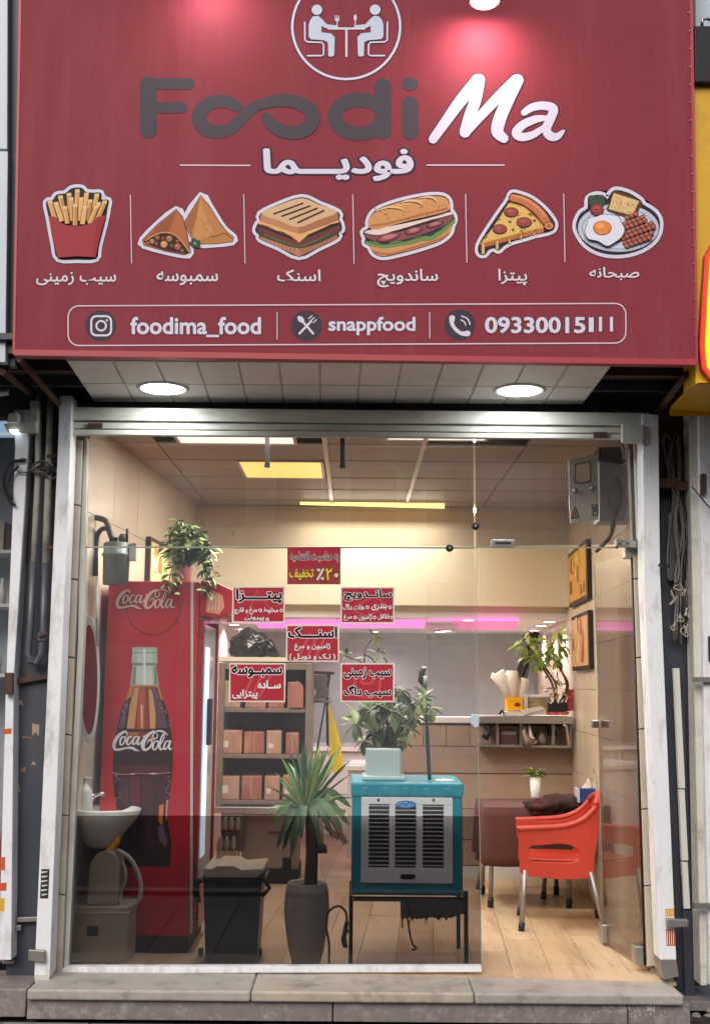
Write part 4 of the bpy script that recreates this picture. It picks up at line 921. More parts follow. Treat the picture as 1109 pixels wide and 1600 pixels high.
# ================================================================== RIGHT SIDE OF THE FRONT
rc = thing('cable_column', 'dark steel column stuffed with hanging cables right of the shopfront', 'column', (1.75, 0, FLOOR))
pxprism([(1028, 560), (1092, 560), (1094, 1000), (1100, 1540), (1056, 1540), (1034, 1000)], .02, .08).build('column_face', MT['navysteel'], rc)
pxprism([(1028, 560), (1075, 560), (1076, 760), (1030, 760)], .0, .02).build('rusty_cover', MT['rust'], rc)
pxprism([(1045, 800), (1062, 800), (1066, 905), (1046, 908)], -.03, .04).build('junction_box', MT['pipe_g'], rc, bevel=.004)
pxprism([(1070, 905), (1083, 905), (1086, 990), (1072, 990)], -.05, .05).build('junction_box', MT['rackframe'], rc, bevel=.004)
pxprism([(1056, 1100), (1068, 1100), (1086, 1560), (1070, 1560)], -.02, .03).build('inner_channel', MT['navysteel'], rc)
cb = thing('cable_bundle', 'bundle of grey cables hanging down the right column', 'cable', PX(1062, 980, -.06))
rq = random.Random(11)
for k in range(16):
    x0 = 1048 + rq.uniform(0, 14); x1 = 1052 + rq.uniform(0, 26); x2 = 1046 + rq.uniform(8, 34); yb = rq.uniform(900, 1010)
    P_ = [(x0, 676 + rq.uniform(0, 60)), (x0 + rq.uniform(-4, 4), 740), (x1, 820), (x2, 890), (x2 + rq.uniform(-8, 4), yb)]
    MB().tube([PX(x, y, -.04 - .012 * (k % 5)) for x, y in smooth_path(P_, 5)], .0045 if k % 3 else .007, 5).build('cable_run', MT['cable'] if k % 4 else MT['cabled'], cb)
MB().tube([PX(x, y, -.07) for x, y in smooth_path([(1048, 690), (1040, 678), (1036, 690), (1042, 730), (1052, 770), (1046, 820), (1042, 870), (1044, 905)], 5)], .005, 5).build('cable_run', MT['cable'], cb)
for k in range(12):
    cx, cy = 1052 + rq.uniform(-6, 22), 905 + rq.uniform(0, 80)
    MB().tube([PX(x, y, -.09) for x, y in smooth_path([(cx, cy), (cx + rq.uniform(-7, 7), cy + 6), (cx + rq.uniform(-8, 8), cy + rq.uniform(6, 16)), (cx + rq.uniform(-4, 8), cy - 2)], 4)], .0032, 4).build('cable_end', MT['pipe_w'], cb)
t = thing('white_conduit', 'long white plastic trunking strip fixed to the dark right column', 'conduit', PX(1066, 1420, -.05))
for a, b in ((0, .5), (.505, .8), (.806, 1)):
    f_ = lambda y: 1052 + (y - 1044) * (16 / 376)
    ya, yb = 1044 + 376 * a, 1044 + 376 * b
    pxprism([(f_(ya), ya), (f_(ya) + 9, ya), (f_(yb) + 10, yb), (f_(yb), yb)], -.04, .035).build('trunking_length', MT['white'], t, bevel=.003)
pxprism([(1028, 748), (1060, 746), (1060, 762), (1028, 762)], -.1, .04).build('steel_bracket', MT['rust'], rc, bevel=.003)
pxprism([(1060, 752), (1098, 752), (1098, 764), (1060, 766)], -.12, .03).build('steel_bracket', MT['rust'], rc, bevel=.003)
pxprism([(1042, 1436), (1075, 1438), (1075, 1448), (1042, 1450)], -.24, .04).build('latch_bar', MT['steeld'], rc, bevel=.003)
MB().tube(pl([(1028, 882), (1036, 888), (1044, 884)], -.24), .008, 6).build('hook', MT['blackm'], rc)
nr = thing('neighbour_shutter_post', 'worn grey-white shutter rails of the shop at the right edge', 'post', (2.1, -.1, FLOOR))
pxprism([(1076, 640), (1090, 640), (1098, 1180), (1104, 1540), (1094, 1540), (1086, 1180)], -.16, .12).build('guide_rail', MT['rail'], nr, bevel=.003)
pxprism([(1091, 640), (1110, 640), (1120, 1540), (1108, 1540), (1100, 1180)], -.2, .16).build('guide_rail', MT['whitepost'], nr, bevel=.003)
pxprism([(1096, 740), (1103, 740), (1103, 772), (1096, 772)], -.24, .04).build('rail_clip', MT['rust'], nr)
for y in (1058, 1412): pxprism([(1084, y), (1112, y), (1112, y + 8), (1084, y + 8)], -.23, .03).build('rail_clip', MT['steeld'], nr)
MB().tube([PX(x, y, -.24) for x, y in ((1080, 760), (1100, 785), (1115, 800))], .004, 5).build('cable_run', MT['cabled'], nr)
q = Print(-.205); q.poly([(1105, 994), (1112, 994), (1113, 1034), (1106, 1034)], (52, 50, 54)); q.build('printed_sticker', nr)
ys_ = thing('yellow_sign', 'yellow sign box with glowing red and yellow emblem cut off at the right edge', 'sign', (2.3, -1, 3.1))
pxprism([(1082, 128), (1200, 128), (1200, 600), (1086, 600)], -.96, .2).build('sign_face', MT['yellowsign'], ys_)
MB().prism([PX(1089, 598, -.97), PX(1200, 598, -.97), PX(1200, 650, -.3), PX(1046, 650, -.3), PX(1048, 640, -.3)], (0, .01, .02)).build('sign_underside', MT['yellowsign'], ys_)
pxprism([(1084, 40), (1200, 40), (1200, 128), (1084, 128)], -1.0, .3).build('black_header', MT['blackm'], ys_, bevel=.006)
MB().tube(pl([(1096, 40), (1096, 30), (1104, 29), (1112, 32)], -.9), .008, 6).build('hook', MT['steel'], ys_)
S = [(1112, 384), (1104, 400), (1100, 460), (1096, 540), (1099, 574), (1112, 592), (1180, 592), (1180, 384)]
pxprism(grow_poly(S, 4), -1.0, .035).build('emblem_rim', MT['bannerlip'], ys_)
pxprism(grow_poly(S, 1), -1.01, .02).build('emblem_red', EM('lit_red', (232, 40, 10), 1.6), ys_)
pxprism(grow_poly(S, -5), -1.015, .02).build('emblem_yellow', EM('lit_yellow', (255, 170, 10), 1.6), ys_)
wb = thing('upper_facade', 'white wall surface above the black header at the upper right edge', 'wall', (2.6, -.7, 3.6))
pxprism([(1079, -170), (1200, -170), (1200, 42), (1079, 42)], -.74, .05).build('facade_sheet', MT['bluewhite'], wb)
# ================================================================== INTERIOR SHELL
CZ = 3.06; BY = 3.0; KY = 5.9
def lw(y):  return -1.50 + .07 * y          # left wall line
def rw(y):  return 1.575 + .055 * y         # right wall line
fl = struct('floor', (0, 0, FLOOR - .02), 'oak coloured plank tiles on the shop floor')
MB().prism([(lw(0) - .1, .03, FLOOR - .02), (rw(0) + .1, .03, FLOOR - .02), (rw(KY) + .1, KY + .1, FLOOR - .02), (lw(KY) - .5, KY + .1, FLOOR - .02)], (0, 0, -.04)).build('floor_bed', MT['fjoint'], fl)
d = Vector((.065, 1, 0)).normalized(); e = Vector((1, -.065, 0)).normalized()
_fm = {}
rotf = Matrix((d, Vector((0, 0, 1)).cross(d), Vector((0, 0, 1)))).transposed().to_4x4()
for k_ in range(16):
    y_ = 0.0; first = [1.22, .60, .92, .32, 1.07][k_ % 5]
    while y_ < 5.9:
        L_ = first if y_ == 0 else 1.22
        mt_ = random.choice(['floor_a', 'floor_b', 'floor_c', 'floor_a'])
        if (L_, mt_) not in _fm: _fm[(L_, mt_)] = MB().box(.0015, L_ - .0015, -.2035, -.0015, 0, .018).mesh('floor_tile', MT[mt_])
        o = bpy.data.objects.new('floor_tile', _fm[(L_, mt_)]); COL.objects.link(o); o.parent = fl
        p_ = Vector((lw(0) - .12, .055, FLOOR - .02)) + e * (.205 * k_) + d * y_ + Vector((0, 0, random.uniform(0, .0012)))
        o.matrix_local = Matrix.Translation(p_ - WL[fl]) @ rotf
        y_ += L_
box('door_sill_strip', MT['marble'], fl, -1.56, 1.62, .028, .052, FLOOR - .02, FLOOR - .003)
# left wall
wl_ = struct('wall_left', (-1.6, 1.5, FLOOR), 'cream tiled left wall of the shop')
MB().prism([(lw(0.02), .02, FLOOR - .02), (lw(KY), KY, FLOOR - .02), (lw(KY) - .1, KY, FLOOR - .02), (lw(.02) - .1, .02, FLOOR - .02)], (0, 0, CZ - FLOOR + .04)).build('wall_bed', MT['walljoint'], wl_)
dl = Vector((.07, 1, 0)).normalized(); nl = Vector((1, -.07, 0)).normalized()
tiles(wl_, 'wall_tile', Vector((lw(.03), .03, FLOOR - .1)), dl, (0, 0, 1), nl, 10, 5, .55, .63, .004, .008, [MT['wall']])
# right wall
wr_ = struct('wall_right', (1.7, 1.5, FLOOR), 'beige wood look tiled right wall of the shop')
MB().prism([(rw(0.06), .06, FLOOR - .02), (rw(KY), KY, FLOOR - .02), (rw(KY) + .1, KY, FLOOR - .02), (rw(.06) + .1, .06, FLOOR - .02)], (0, 0, CZ - FLOOR + .04)).build('wall_bed', MT['walljoint'], wr_)
d2 = Vector((.055, 1, 0)).normalized(); n2 = Vector((-1, .055, 0)).normalized()
tiles(wr_, 'wall_tile', Vector((rw(.10), .10, FLOOR - .1)), d2, (0, 0, 1), n2, 9, 10, .60, .312, .004, .008, [MT['wallr']])
# ceiling
ce = struct('ceiling', (0, 1.5, CZ), 'grey suspended ceiling with pale grid bars')
box('ceiling_deck', MT['darksteel'], ce, -1.7, 1.9, .03, BY, CZ + .03, CZ + .06)
xs = [PZ(515, 755, CZ).x, PZ(637, 780, CZ).x]
gx = [-1.7, -1.2, xs[0] - 0.0, xs[1], xs[1] + .62, xs[1] + 1.24, 1.9]
gy = [.03] + [PZ(300, y_, CZ).y for y_ in (692, 718, 744.5, 763, 781)] + [BY]
for i in range(len(gx) - 1):
    for j in range(len(gy) - 1):
        if (i == 1 and j in (2,)) or (i == 1 and j == 0) or (i == 3 and j == 0): continue
        box('ceiling_panel', MT['ceil'], ce, gx[i] + .004, gx[i + 1] - .004, gy[j] + .004, gy[j + 1] - .004, CZ, CZ + .012)
for y_ in gy[1:-1]: box('grid_joint', MT['softjoint'], ce, -1.7, 1.9, y_ - .006, y_ + .006, CZ - .002, CZ + .002)
for x in gx[2:4]: box('grid_bar', MT['ceilbar'], ce, x - .014, x + .014, .03, BY - .02, CZ - .008, CZ + .001)
# framed panel lamps
for (a, b_, c, d_, lab, em, col, w) in (
        (PZ(386, 744, CZ).x, PZ(504, 744, CZ).x, gy[2] + .02, gy[3] - .02, 'square warm yellow ceiling panel lamp left of the middle', (255, 214, 120), (1, .95, .86), 38),
        (-1.05, -.37, .06, gy[1] - .03, 'white ceiling panel lamp just inside the glass, left one', (250, 250, 240), (1, .97, .92), 26),
        (.19, .76, .05, .36, 'white ceiling strip lamp just inside the glass, right of the middle', (250, 250, 240), (1, .97, .92), 20)):
    t = thing('ceiling_light', lab, 'ceiling light', ((a + b_) / 2, (c + d_) / 2, CZ))
    MB().ring([(a - .02, c - .02, CZ - .01), (b_ + .02, c - .02, CZ - .01), (b_ + .02, d_ + .02, CZ - .01), (a - .02, d_ + .02, CZ - .01)], [(a, c, CZ - .01), (b_, c, CZ - .01), (b_, d_, CZ - .01), (a, d_, CZ - .01)], (0, 0, .02)).build('frame', MT['ceilbar'], t)
    box('diffuser', EM('panel_lamp', em, 2.2), t, a, b_, c, d_, CZ - .006, CZ + .02)
    ld = bpy.data.lights.new('panel_lamp', 'AREA'); ld.shape = 'RECTANGLE'; ld.size = b_ - a; ld.size_y = d_ - c; ld.energy = w; ld.color = col
    lo = bpy.data.objects.new('lamp', ld); COL.objects.link(lo); lo.parent = t; lo.location = (0, 0, -.02)
MB_ = box
box('ceiling_panel', MT['ceil'], ce, gx[1] + .004, PZ(386, 744, CZ).x - .024, gy[2] + .004, gy[3] - .004, CZ, CZ + .012)
for x, py in ((417.5, 728), (535, 730)):
    t = thing('ceiling_hanger', 'black hanger rod dropping from the ceiling, ' + ('left one in front of the yellow lamp' if x < 500 else 'right one near the middle'), 'hanger', PX(x, 690, .25), 'black hanger rods')
    pxprism([(x - 3.5, 676), (x + 3.5, 676), (x + 3.5, py), (x - 3.5, py)], .25, .025).build('rod', MT['blackm'], t, bevel=.002); pxprism([(x - 4.5, py - 4), (x + 4.5, py - 4), (x + 4.5, py + 1), (x - 4.5, py + 1)], .245, .035).build('rod_tip', MT['black'], t)
# tube lamp on the rear ceiling
t = thing('tube_lamp', 'long glowing warm white tube lamp under the rear of the ceiling', 'ceiling light', PX(582, 790, 2.8))
a, b_ = PX(469, 785, 2.8), PX(694, 791, 2.8)
MB().obox((a + b_) / 2 + Vector((0, .02, .035)), (b_ - a), (0, 1, 0), (0, 0, 1), (b_ - a).length / 2 + .01, .035, .014).build('housing', MT['white'], t, bevel=.003)
MB().tube([a, b_], .019, 12).build('tube', EM('tube_glow', (255, 214, 130), 4.5), t)
ld = bpy.data.lights.new('tube_lamp', 'AREA'); ld.shape = 'RECTANGLE'; ld.size = 1.1; ld.size_y = .08; ld.energy = 24; ld.color = (1, .92, .78)
lo = bpy.data.objects.new('lamp', ld); COL.objects.link(lo); lo.parent = t; lo.location = (0, 0, -.03); lo.rotation_euler = (R(-18), 0, 0)
# bulkhead over the kitchen opening
zb = PX(600, 945, BY).z; zm = PX(600, 824, BY).z
bk = thing('bulkhead', 'cream painted bulkhead wall over the kitchen opening', 'wall', (.2, BY, zb))
box('lower_face', MT['bulk'], bk, lw(BY) - .1, rw(BY) + .05, BY, BY + .14, zb, zm - .002)
box('upper_face', MT['bulk'], bk, lw(BY) - .1, rw(BY) + .05, BY + .006, BY + .14, zm, CZ + .04)
box('cove_trim', MT['ceilbar'], bk, lw(BY), rw(BY), BY - .02, BY, CZ - .03, CZ - .004)
MB().lathe([(.018, 0), (.02, -.006), (.008, -.012)], PX(367, 834, BY), 12, 'y').build('sensor_button', MT['white'], bk)
# kitchen shell
zk = PX(600, 966, BY + .2).z
kc = struct('kitchen_ceiling', (0, 4.3, zk), 'white plaster ceiling of the back kitchen')
box('ceiling_sheet', MT['gyp'], kc, -2.2, 2.1, BY + .14, KY + .1, zk, zk + .05)
kw = struct('kitchen_wall', (0, KY, FLOOR), 'pale grey tiled back wall of the kitchen')
box('wall_bed', MT['walljoint'], kw, -2.4, 2.2, KY + .01, KY + .1, FLOOR - .02, zk)
tiles(kw, 'kitchen_tile', (-2.4, KY + .012, PX(600, 1066, KY).z - 4 * .4), (1, 0, 0), (0, 0, 1), (0, -1, 0), 6, 7, .8, .4, .004, .008, [MT['ktile'], MT['ktile2']], skip=lambda i, j: PX(600, 1066, KY).z + (j - 3) * .4 > zk + .4)
box('left_return', MT['ktile'], kw, -2.35, -2.3, BY + .14, KY, FLOOR, zk)
box('fascia', MT['bulk'], bk, lw(BY) - .1, rw(BY) + .05, BY + .15, BY + .19, zk - .001, zb + .02)
PINK = EM('pink_lit_tray_glow', (250, 128, 212), .95)  # pink light on the ceiling tray, put in as self-glowing panels
led = thing('pink_lit_cove', 'pink led lit cove in the kitchen ceiling behind the stickers, its light made as glowing panels', 'lit cove', PZ(600, 975, zk))
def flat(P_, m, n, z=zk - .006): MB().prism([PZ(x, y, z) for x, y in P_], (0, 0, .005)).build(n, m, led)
flat([(398, 968.6), (666, 968.6), (662, 981.5), (404, 981.5)], PINK, 'glow_panel'); flat([(668, 967.2), (811, 967.2), (810, 971), (668, 971)], PINK, 'glow_panel'); flat([(708, 972), (810, 972), (806, 984), (702, 984)], EM('pink_soft_spill_glow', (226, 122, 172), .55), 'glow_panel')  # last panel is the softer pink spill, also given its own glow
flat([(345, 968.6), (396, 968.6), (402, 975), (345, 974)], EM('pink_faint_spill_glow', (226, 170, 200), .6), 'glow_panel')
ld = bpy.data.lights.new('led', 'AREA'); ld.shape = 'RECTANGLE'; ld.size = 1.6; ld.size_y = .5; ld.energy = 1.2; ld.color = (1, .3, .75)
lo = bpy.data.objects.new('lamp', ld); COL.objects.link(lo); lo.parent = led; lo.location = (0, 0, -.02)
MB().prism([PZ(x, y, zk - .05) for x, y in ((664, 983), (716, 983), (710, 990), (664, 990))], (0, 0, .05)).build('dropped_box', MT['gyp'], kc)
# kitchen downlights
for k, (px, py) in enumerate(((431, 971), (584, 992), (688, 989), (697, 985), (731, 968), (834, 984), (845, 977), (858, 970), (366, 975), (376, 982), (344, 969))):
    low = False
    z = zk - (.052 if k in (2, 3) else 0); py = min(py, 986); c = PZ(px, py, z - .002)
    side = ['far left', 'over the mop corner', 'left of the pair', 'right of the pair', 'above the pink strip', 'lowest of the right three', 'middle of the right three', 'highest of the right three', 'upper one by the fridge', 'lower one by the fridge', 'touching the fridge header'][k]
    t = thing('spotlight', 'small white recessed kitchen ceiling spot, ' + side, 'downlight', c, 'recessed spots in the kitchen ceiling')
    MB().lathe([(.062, .004), (.064, -.006), (.05, -.007)], c, 20).build('rim', MT['white'], t); MB().lathe([(.048, -.004), (.044, -.009), (.01, -.010)], c, 16).build('lens', EM('spot_lens', (255, 252, 250), 5), t)
    if k in (0, 1, 4, 5, 6, 7, 8):
        ld = bpy.data.lights.new('spot_lamp', 'SPOT'); ld.energy = 40 if k != 1 else 26; ld.spot_size = R(150); ld.spot_blend = .8; ld.color = (1, .97, .98); ld.shadow_soft_size = .05
        lo = bpy.data.objects.new('lamp', ld); COL.objects.link(lo); lo.parent = t; lo.location = (0, 0, -.03)
kt = thing('bounce_worktop', 'added white kitchen worktop bouncing light up to the ceiling', 'worktop', (0, 5.2, FLOOR))  # added, mostly hidden, to bounce spot light onto the kitchen ceiling
box('worktop', MT['porcelain'], kt, -2.2, 1.8, 4.7, 5.55, FLOOR + .86, FLOOR + .9, bevel=.004)
for k in range(5): box('cupboard_front', MT['white'], kt, -2.15 + k * .78, -2.15 + k * .78 + .76, 4.74, 4.78, FLOOR + .1, FLOOR + .85, bevel=.004)
box('carcass', MT['gyp'], kt, -2.18, 1.78, 4.78, 5.55, FLOOR, FLOOR + .86)
# bar-height partition with stone cladding and shelf
px0, px1 = 622, 897
pw = thing('half_wall', 'bar height wall clad in brown stone tiles between the shop and kitchen', 'wall', (1.0, BY, FLOOR))
X0, X1, Zb, Zt = rect(px0, 1130, px1 + 10, 1368, BY)
box('wall_core', MT['mortar'], pw, X0 + .01, X1, BY + .012, BY + .12, FLOOR, Zt)
box('pale_cap', MT['gyp'], pw, X0 - .01, X1, BY - .02, BY + .14, Zt, PX(700, 1120, BY).z, bevel=.004)
zr = [PX(700, y, BY).z for y in (1133, 1166, 1208, 1263, 1312, 1352)]
tcuts = [[622, 661, 697, 734, 770, 806, 842, 897], [622, 748, 897], [622, 640, 748, 897], [622, 700, 780, 897], [622, 720, 800, 897]]
for j in range(5):
    for a, b_ in zip(tcuts[j], tcuts[j][1:]):
        xa_, xb_ = PX(a, 1200, BY).x, PX(b_, 1200, BY).x
        box('cladding_tile', MT['clad'] if (j + int(a)) % 2 else MT['clad2'], pw, xa_ + .002, xb_ - .002, BY - (.012 if j in (1,) else 0), BY + .014, zr[j + 1] + .003, zr[j] - .003, bevel=.002)
box('plinth', MT['white'], pw, X0 - .02, X1 - .02, BY - .03, BY + .01, PX(700, 1374, BY - .03).z, zr[5] - .004, bevel=.003)
box('plinth_dark_skirting', MT['blackm'], pw, X0, X1 - .02, BY - .02, BY, FLOOR, PX(700, 1374, BY).z)  # black strip between floor and white plinth
hs = thing('serving_shelf', 'steel serving shelf with hanging bits and clutter beneath it', 'shelf', (1.3, 2.7, FLOOR + 1))
X0s, X1s, Z0s, Z1s = rect(748, 1119, 894, 1131, 2.7)
box('shelf_top', MT['steel'], hs, X0s, X1s, 2.7, BY + .1, Z0s, Z1s, bevel=.006)
for x in (752, 775, 812, 862, 889): pxprism([(x, 1131), (x + 4, 1131), (x + 4, 1166), (x, 1166)], 2.78, .03).build('bracket', MT['steeld'], hs)
pxprism([(748, 1163), (892, 1165), (892, 1169), (748, 1167)], 2.8, .18).build('lower_rail', MT['steel'], hs)
MB().tube(pl([(879, 1132), (884, 1134), (888, 1166)], 2.72), .012, 8).build('bent_leg', MT['chrome'], hs)
for x0, y0, x1, y1, m, n in ((753, 1134, 764, 1156, 'black', 'hook'), (782, 1140, 808, 1164, 'rackdark', 'box'), (858, 1132, 870, 1150, 'blackm', 'bracket_box'), (836, 1146, 856, 1164, 'rackframe', 'jug')):
    lab = {'hook': 'black hooked tool hanging under the left end of the shelf', 'box': 'dark box standing under the serving shelf', 'bracket_box': 'small black box under the right end of the shelf', 'jug': 'dull metal jug under the serving shelf'}[n]
    t = thing('hanging_' + n if n != 'jug' else 'metal_jug', lab, n.replace('_', ' '), PX((x0 + x1) / 2, y1, 2.8))
    if n == 'jug': c = PX(846, 1164, 2.86); MB().lathe([(.04, 0), (.05, .04), (.03, .08), (.035, .1)], c, 14).build('jug_body', MT[m], t)
    elif n == 'hook':
        MB().tube(pl([(758, 1132), (764, 1137), (762, 1146), (756, 1154)], 2.74), [.014, .02, .024, .03], 8).build('grip', MT['black'], t); MB().tube(pl([(753, 1133), (766, 1133)], 2.74), .008, 6).build('hook', MT['black'], t)
    else: pxbox(x0, y0, x1, y1, 2.82, .1).build('body', MT[m], t, bevel=.006); pxbox(x0 + 2, y0 + 3, x1 - 2, y0 + 8, 2.817, .004).build('front_slot', MT['steeld'], t)
t = thing('crumpled_bag', 'crumpled clear bag hanging under the serving shelf', 'bag', PX(822, 1164, 2.76))
MB().tube(pl([(820, 1133), (818, 1145), (822, 1156), (830, 1163)], 2.75), [.006, .02, .035, .05], 8).build('bag_body', MT['rackframe'], t); MB().tube(pl([(826, 1133), (829, 1150), (834, 1162)], 2.76), [.006, .016, .03], 8).build('bag_fold', MT['paper'], t)
# goods on the shelf
def onshelf(x): return None
SZ = Z1s
t = thing('yellow_tub', 'square yellow tub holding rolled paper sleeves on the serving shelf', 'tub', PX(803, 1112, 2.76))
pxprism([(791, 1090), (817, 1090), (816, 1110), (792, 1110)], 2.76, .12).build('tub_body', MT['yellowbox'], t, bevel=.004); q = Print(2.757); q.ell(808, 1101, 5, 3.4, (120, 60, 30), n=9); q.build('printed_mark', t)
t2 = thing('paper_sleeves', 'white rolled paper sleeves standing in the yellow tub', 'paper', PX(803, 1090, 2.8))
for P_, rr_ in (([(797, 1094), (788, 1070), (776, 1052)], [.03, .045, .06]), ([(803, 1094), (800, 1064), (800, 1048)], [.04, .06, .045]), ([(812, 1094), (817, 1075), (820, 1060)], [.03, .04, .03]), ([(790, 1092), (780, 1062), (768, 1053)], [.012, .022, .014])):
    MB().tube(pl(P_, 2.82), rr_, 9).build('paper_roll', MT['paper'], t2)
t = thing('black_rods', 'two black rods leaning behind the paper sleeves', 'rod', PX(808, 1062, 2.95))
MB().tube(pl([(808, 1062), (824, 1010), (832, 990)], 2.95), .028, 8).build('rod', MT['black'], t); MB().tube(pl([(817, 1062), (830, 1010), (838, 988)], 2.98), .028, 8).build('rod', MT['black'], t)
t = thing('carton', 'patterned cardboard carton beside the yellow tub on the shelf', 'carton', PX(842, 1110, 2.8)); pxbox(824, 1087, 860, 1110, 2.82, .15).build('carton_body', MT['card'], t, bevel=.003); pxbox(820, 1086, 866, 1090, 2.81, .17).build('carton_lid', MT['paper'], t, bevel=.002)
t = thing('paper_stack', 'low stack of white papers at the front of the shelf', 'papers', PX(820, 1116, 2.72))
for k, P_ in enumerate(([(786, 1112), (820, 1112), (824, 1117), (786, 1117)], [(812, 1110), (846, 1104), (852, 1108), (820, 1116)], [(820, 1112), (852, 1108), (854, 1116), (822, 1118)])): pxprism(P_, 2.71 + k * .012, .15).build('paper_sheaf', MT['paper'], t)
MB().tube(pl([(780, 1116), (784, 1110), (787, 1115)], 2.71), .012, 6).build('clip', MT['blackm'], t)
t = thing('white_box', 'narrow white box between the tub and the carton', 'box', PX(820, 1110, 2.8)); pxbox(817, 1087, 824, 1110, 2.79, .06).build('box_body', MT['white'], t, bevel=.002); pxbox(817, 1085, 824, 1088, 2.788, .064).build('box_flap', MT['paper'], t)
t = thing('snack_pack', 'crinkled red and white snack packs at the right end of the shelf', 'packet', PX(889, 1112, 2.8)); pxprism([(886, 1090), (895, 1088), (896, 1110), (885, 1112)], 2.8, .06).build('pack', MT['redbag'], t, bevel=.006); pxprism([(884, 1078), (898, 1077), (898, 1089), (886, 1090)], 2.82, .06).build('pack', MT['redbag'], t, bevel=.006)

# ================================================================== PLANTS
def leaf_mesh(name, mat, L=1, W=.3, droop=.25, fold=.08, nseg=4):
    b = MB(); prof = [0, .7, 1, .78, .03] if nseg == 4 else [.5, .9, 1, .8, .03]
    vs = []
    for i in range(nseg + 1):
        t = i / nseg; w = W / 2 * prof[i]; z = -droop * t * t
        vs += [(t * L, -w, z + fold * w * 2), (t * L, 0, z), (t * L, w, z + fold * w * 2)]
    fs = []
    for i in range(nseg):
        k = i * 3; fs += [(k, k + 3, k + 4, k + 1), (k + 1, k + 4, k + 5, k + 2)]
    b.add(vs, fs, True); return b.mesh(name, mat, fix=False)
def put_leaf(parent, me, pos, dirv, size, roll=0, name='leaf'):
    o = bpy.data.objects.new(name, me); COL.objects.link(o); o.parent = parent
    dirv = Vector(dirv).normalized(); up_ = Vector((0, 0, 1)); 
    if abs(dirv.z) > .97: up_ = Vector((0, -1, 0))
    y = up_.cross(dirv).normalized(); z = dirv.cross(y)
    m = Matrix((dirv, y, z)).transposed().to_4x4() @ Matrix.Rotation(roll, 4, 'X')
    o.matrix_local = Matrix.Translation(Vector(pos) - WL[parent]) @ m @ Matrix.Scale(size, 4)
    return o
# yucca in the tall grey planter
cpos = PX(478, 1506, .17); cpos.z = FLOOR
YP = cpos.y
def xz(px, py, Y): p = PX(px, py, Y); return p.x, p.z
r1 = (PX(511, 1380, YP).x - PX(445, 1380, YP).x) / 2; ht = PX(478, 1378, YP).z - FLOOR
yv = thing('yucca', 'spiky green yucca with a brown trunk growing from the tall grey planter', 'plant', (cpos.x, YP, FLOOR + ht - .03))
pt = thing('tall_planter', 'tall tapered grey planter standing on the floor by the glass', 'planter', (cpos.x, YP, FLOOR))
MB().lathe([(r1 * .66, 0), (r1 * .8, ht * .14), (r1 * .99, ht * .42), (r1 * 1.07, ht * .65), (r1 * 1.02, ht * .88), (r1 * .92, ht * .99), (r1 * .89, ht), (r1 * .8, ht * .98), (r1 * .8, ht * .93)], (cpos.x, YP, FLOOR), 36).build('pot', MT['potgrey'], pt)
MB().lathe([(r1 * .8, 0), (r1 * .4, .012), (.01, .01)], (cpos.x, YP, FLOOR + ht * .93), 20).build('soil', MT['soil'], pt)
base = PX(485, 1386, YP); top = PX(488, 1262, YP)
MB().tube([base, base.lerp(top, .4) + Vector((.004, 0, 0)), base.lerp(top, .7), top], [.036, .033, .034, .04], 12).build('trunk', MT['bark'], yv)
ym = [leaf_mesh('leaf', m, 1, .085, dr_, .3) for m in LF['yucca'] for dr_ in (.05, .5)]
def yuc(c, n, seed, tips):
    rn = random.Random(seed)
    for (tx, ty, dy, k) in tips:
        tp = PX(tx, ty, YP + dy); v = tp - c; put_leaf(yv, ym[k], c + v.normalized() * .01, v, v.length, rn.uniform(-.9, .9), 'yucca_leaf')
c1 = PX(478, 1268, YP)
T = [(x_, y_, random.Random(x_).uniform(-.15, .15), k_) for x_, y_, k_ in ((424, 1250, 1), (436, 1234, 0), (444, 1208, 4), (452, 1188, 0), (466, 1178, 1), (474, 1156, 2), (490, 1186, 0), (500, 1158, 4), (508, 1192, 0), (516, 1204, 2), (526, 1176, 0), (530, 1214, 1), (538, 1238, 0), (544, 1186, 2), (463, 1204, 0))] + [(417, 1224, -.05, 0), (433, 1206, .02, 0), (449, 1196, .08, 2), (462, 1146, .1, 0), (476, 1168, -.02, 2), (494, 1166, .05, 0), (512, 1162, .1, 2), (534, 1158, .0, 4), (546, 1206, -.04, 4), (441, 1180, .05, 0), (428, 1240, -.08, 1), (505, 1172, -.05, 4), (486, 1160, .12, 2), (470, 1178, -.08, 0), (522, 1190, .08, 0), (438, 1218, .1, 2), (455, 1172, .0, 2), (519, 1176, -.08, 0), (498, 1182, .02, 2), (428, 1256, .06, 0), (540, 1225, .06, 1), (483, 1190, -.1, 4)]
yuc(c1, 0, 1, T)
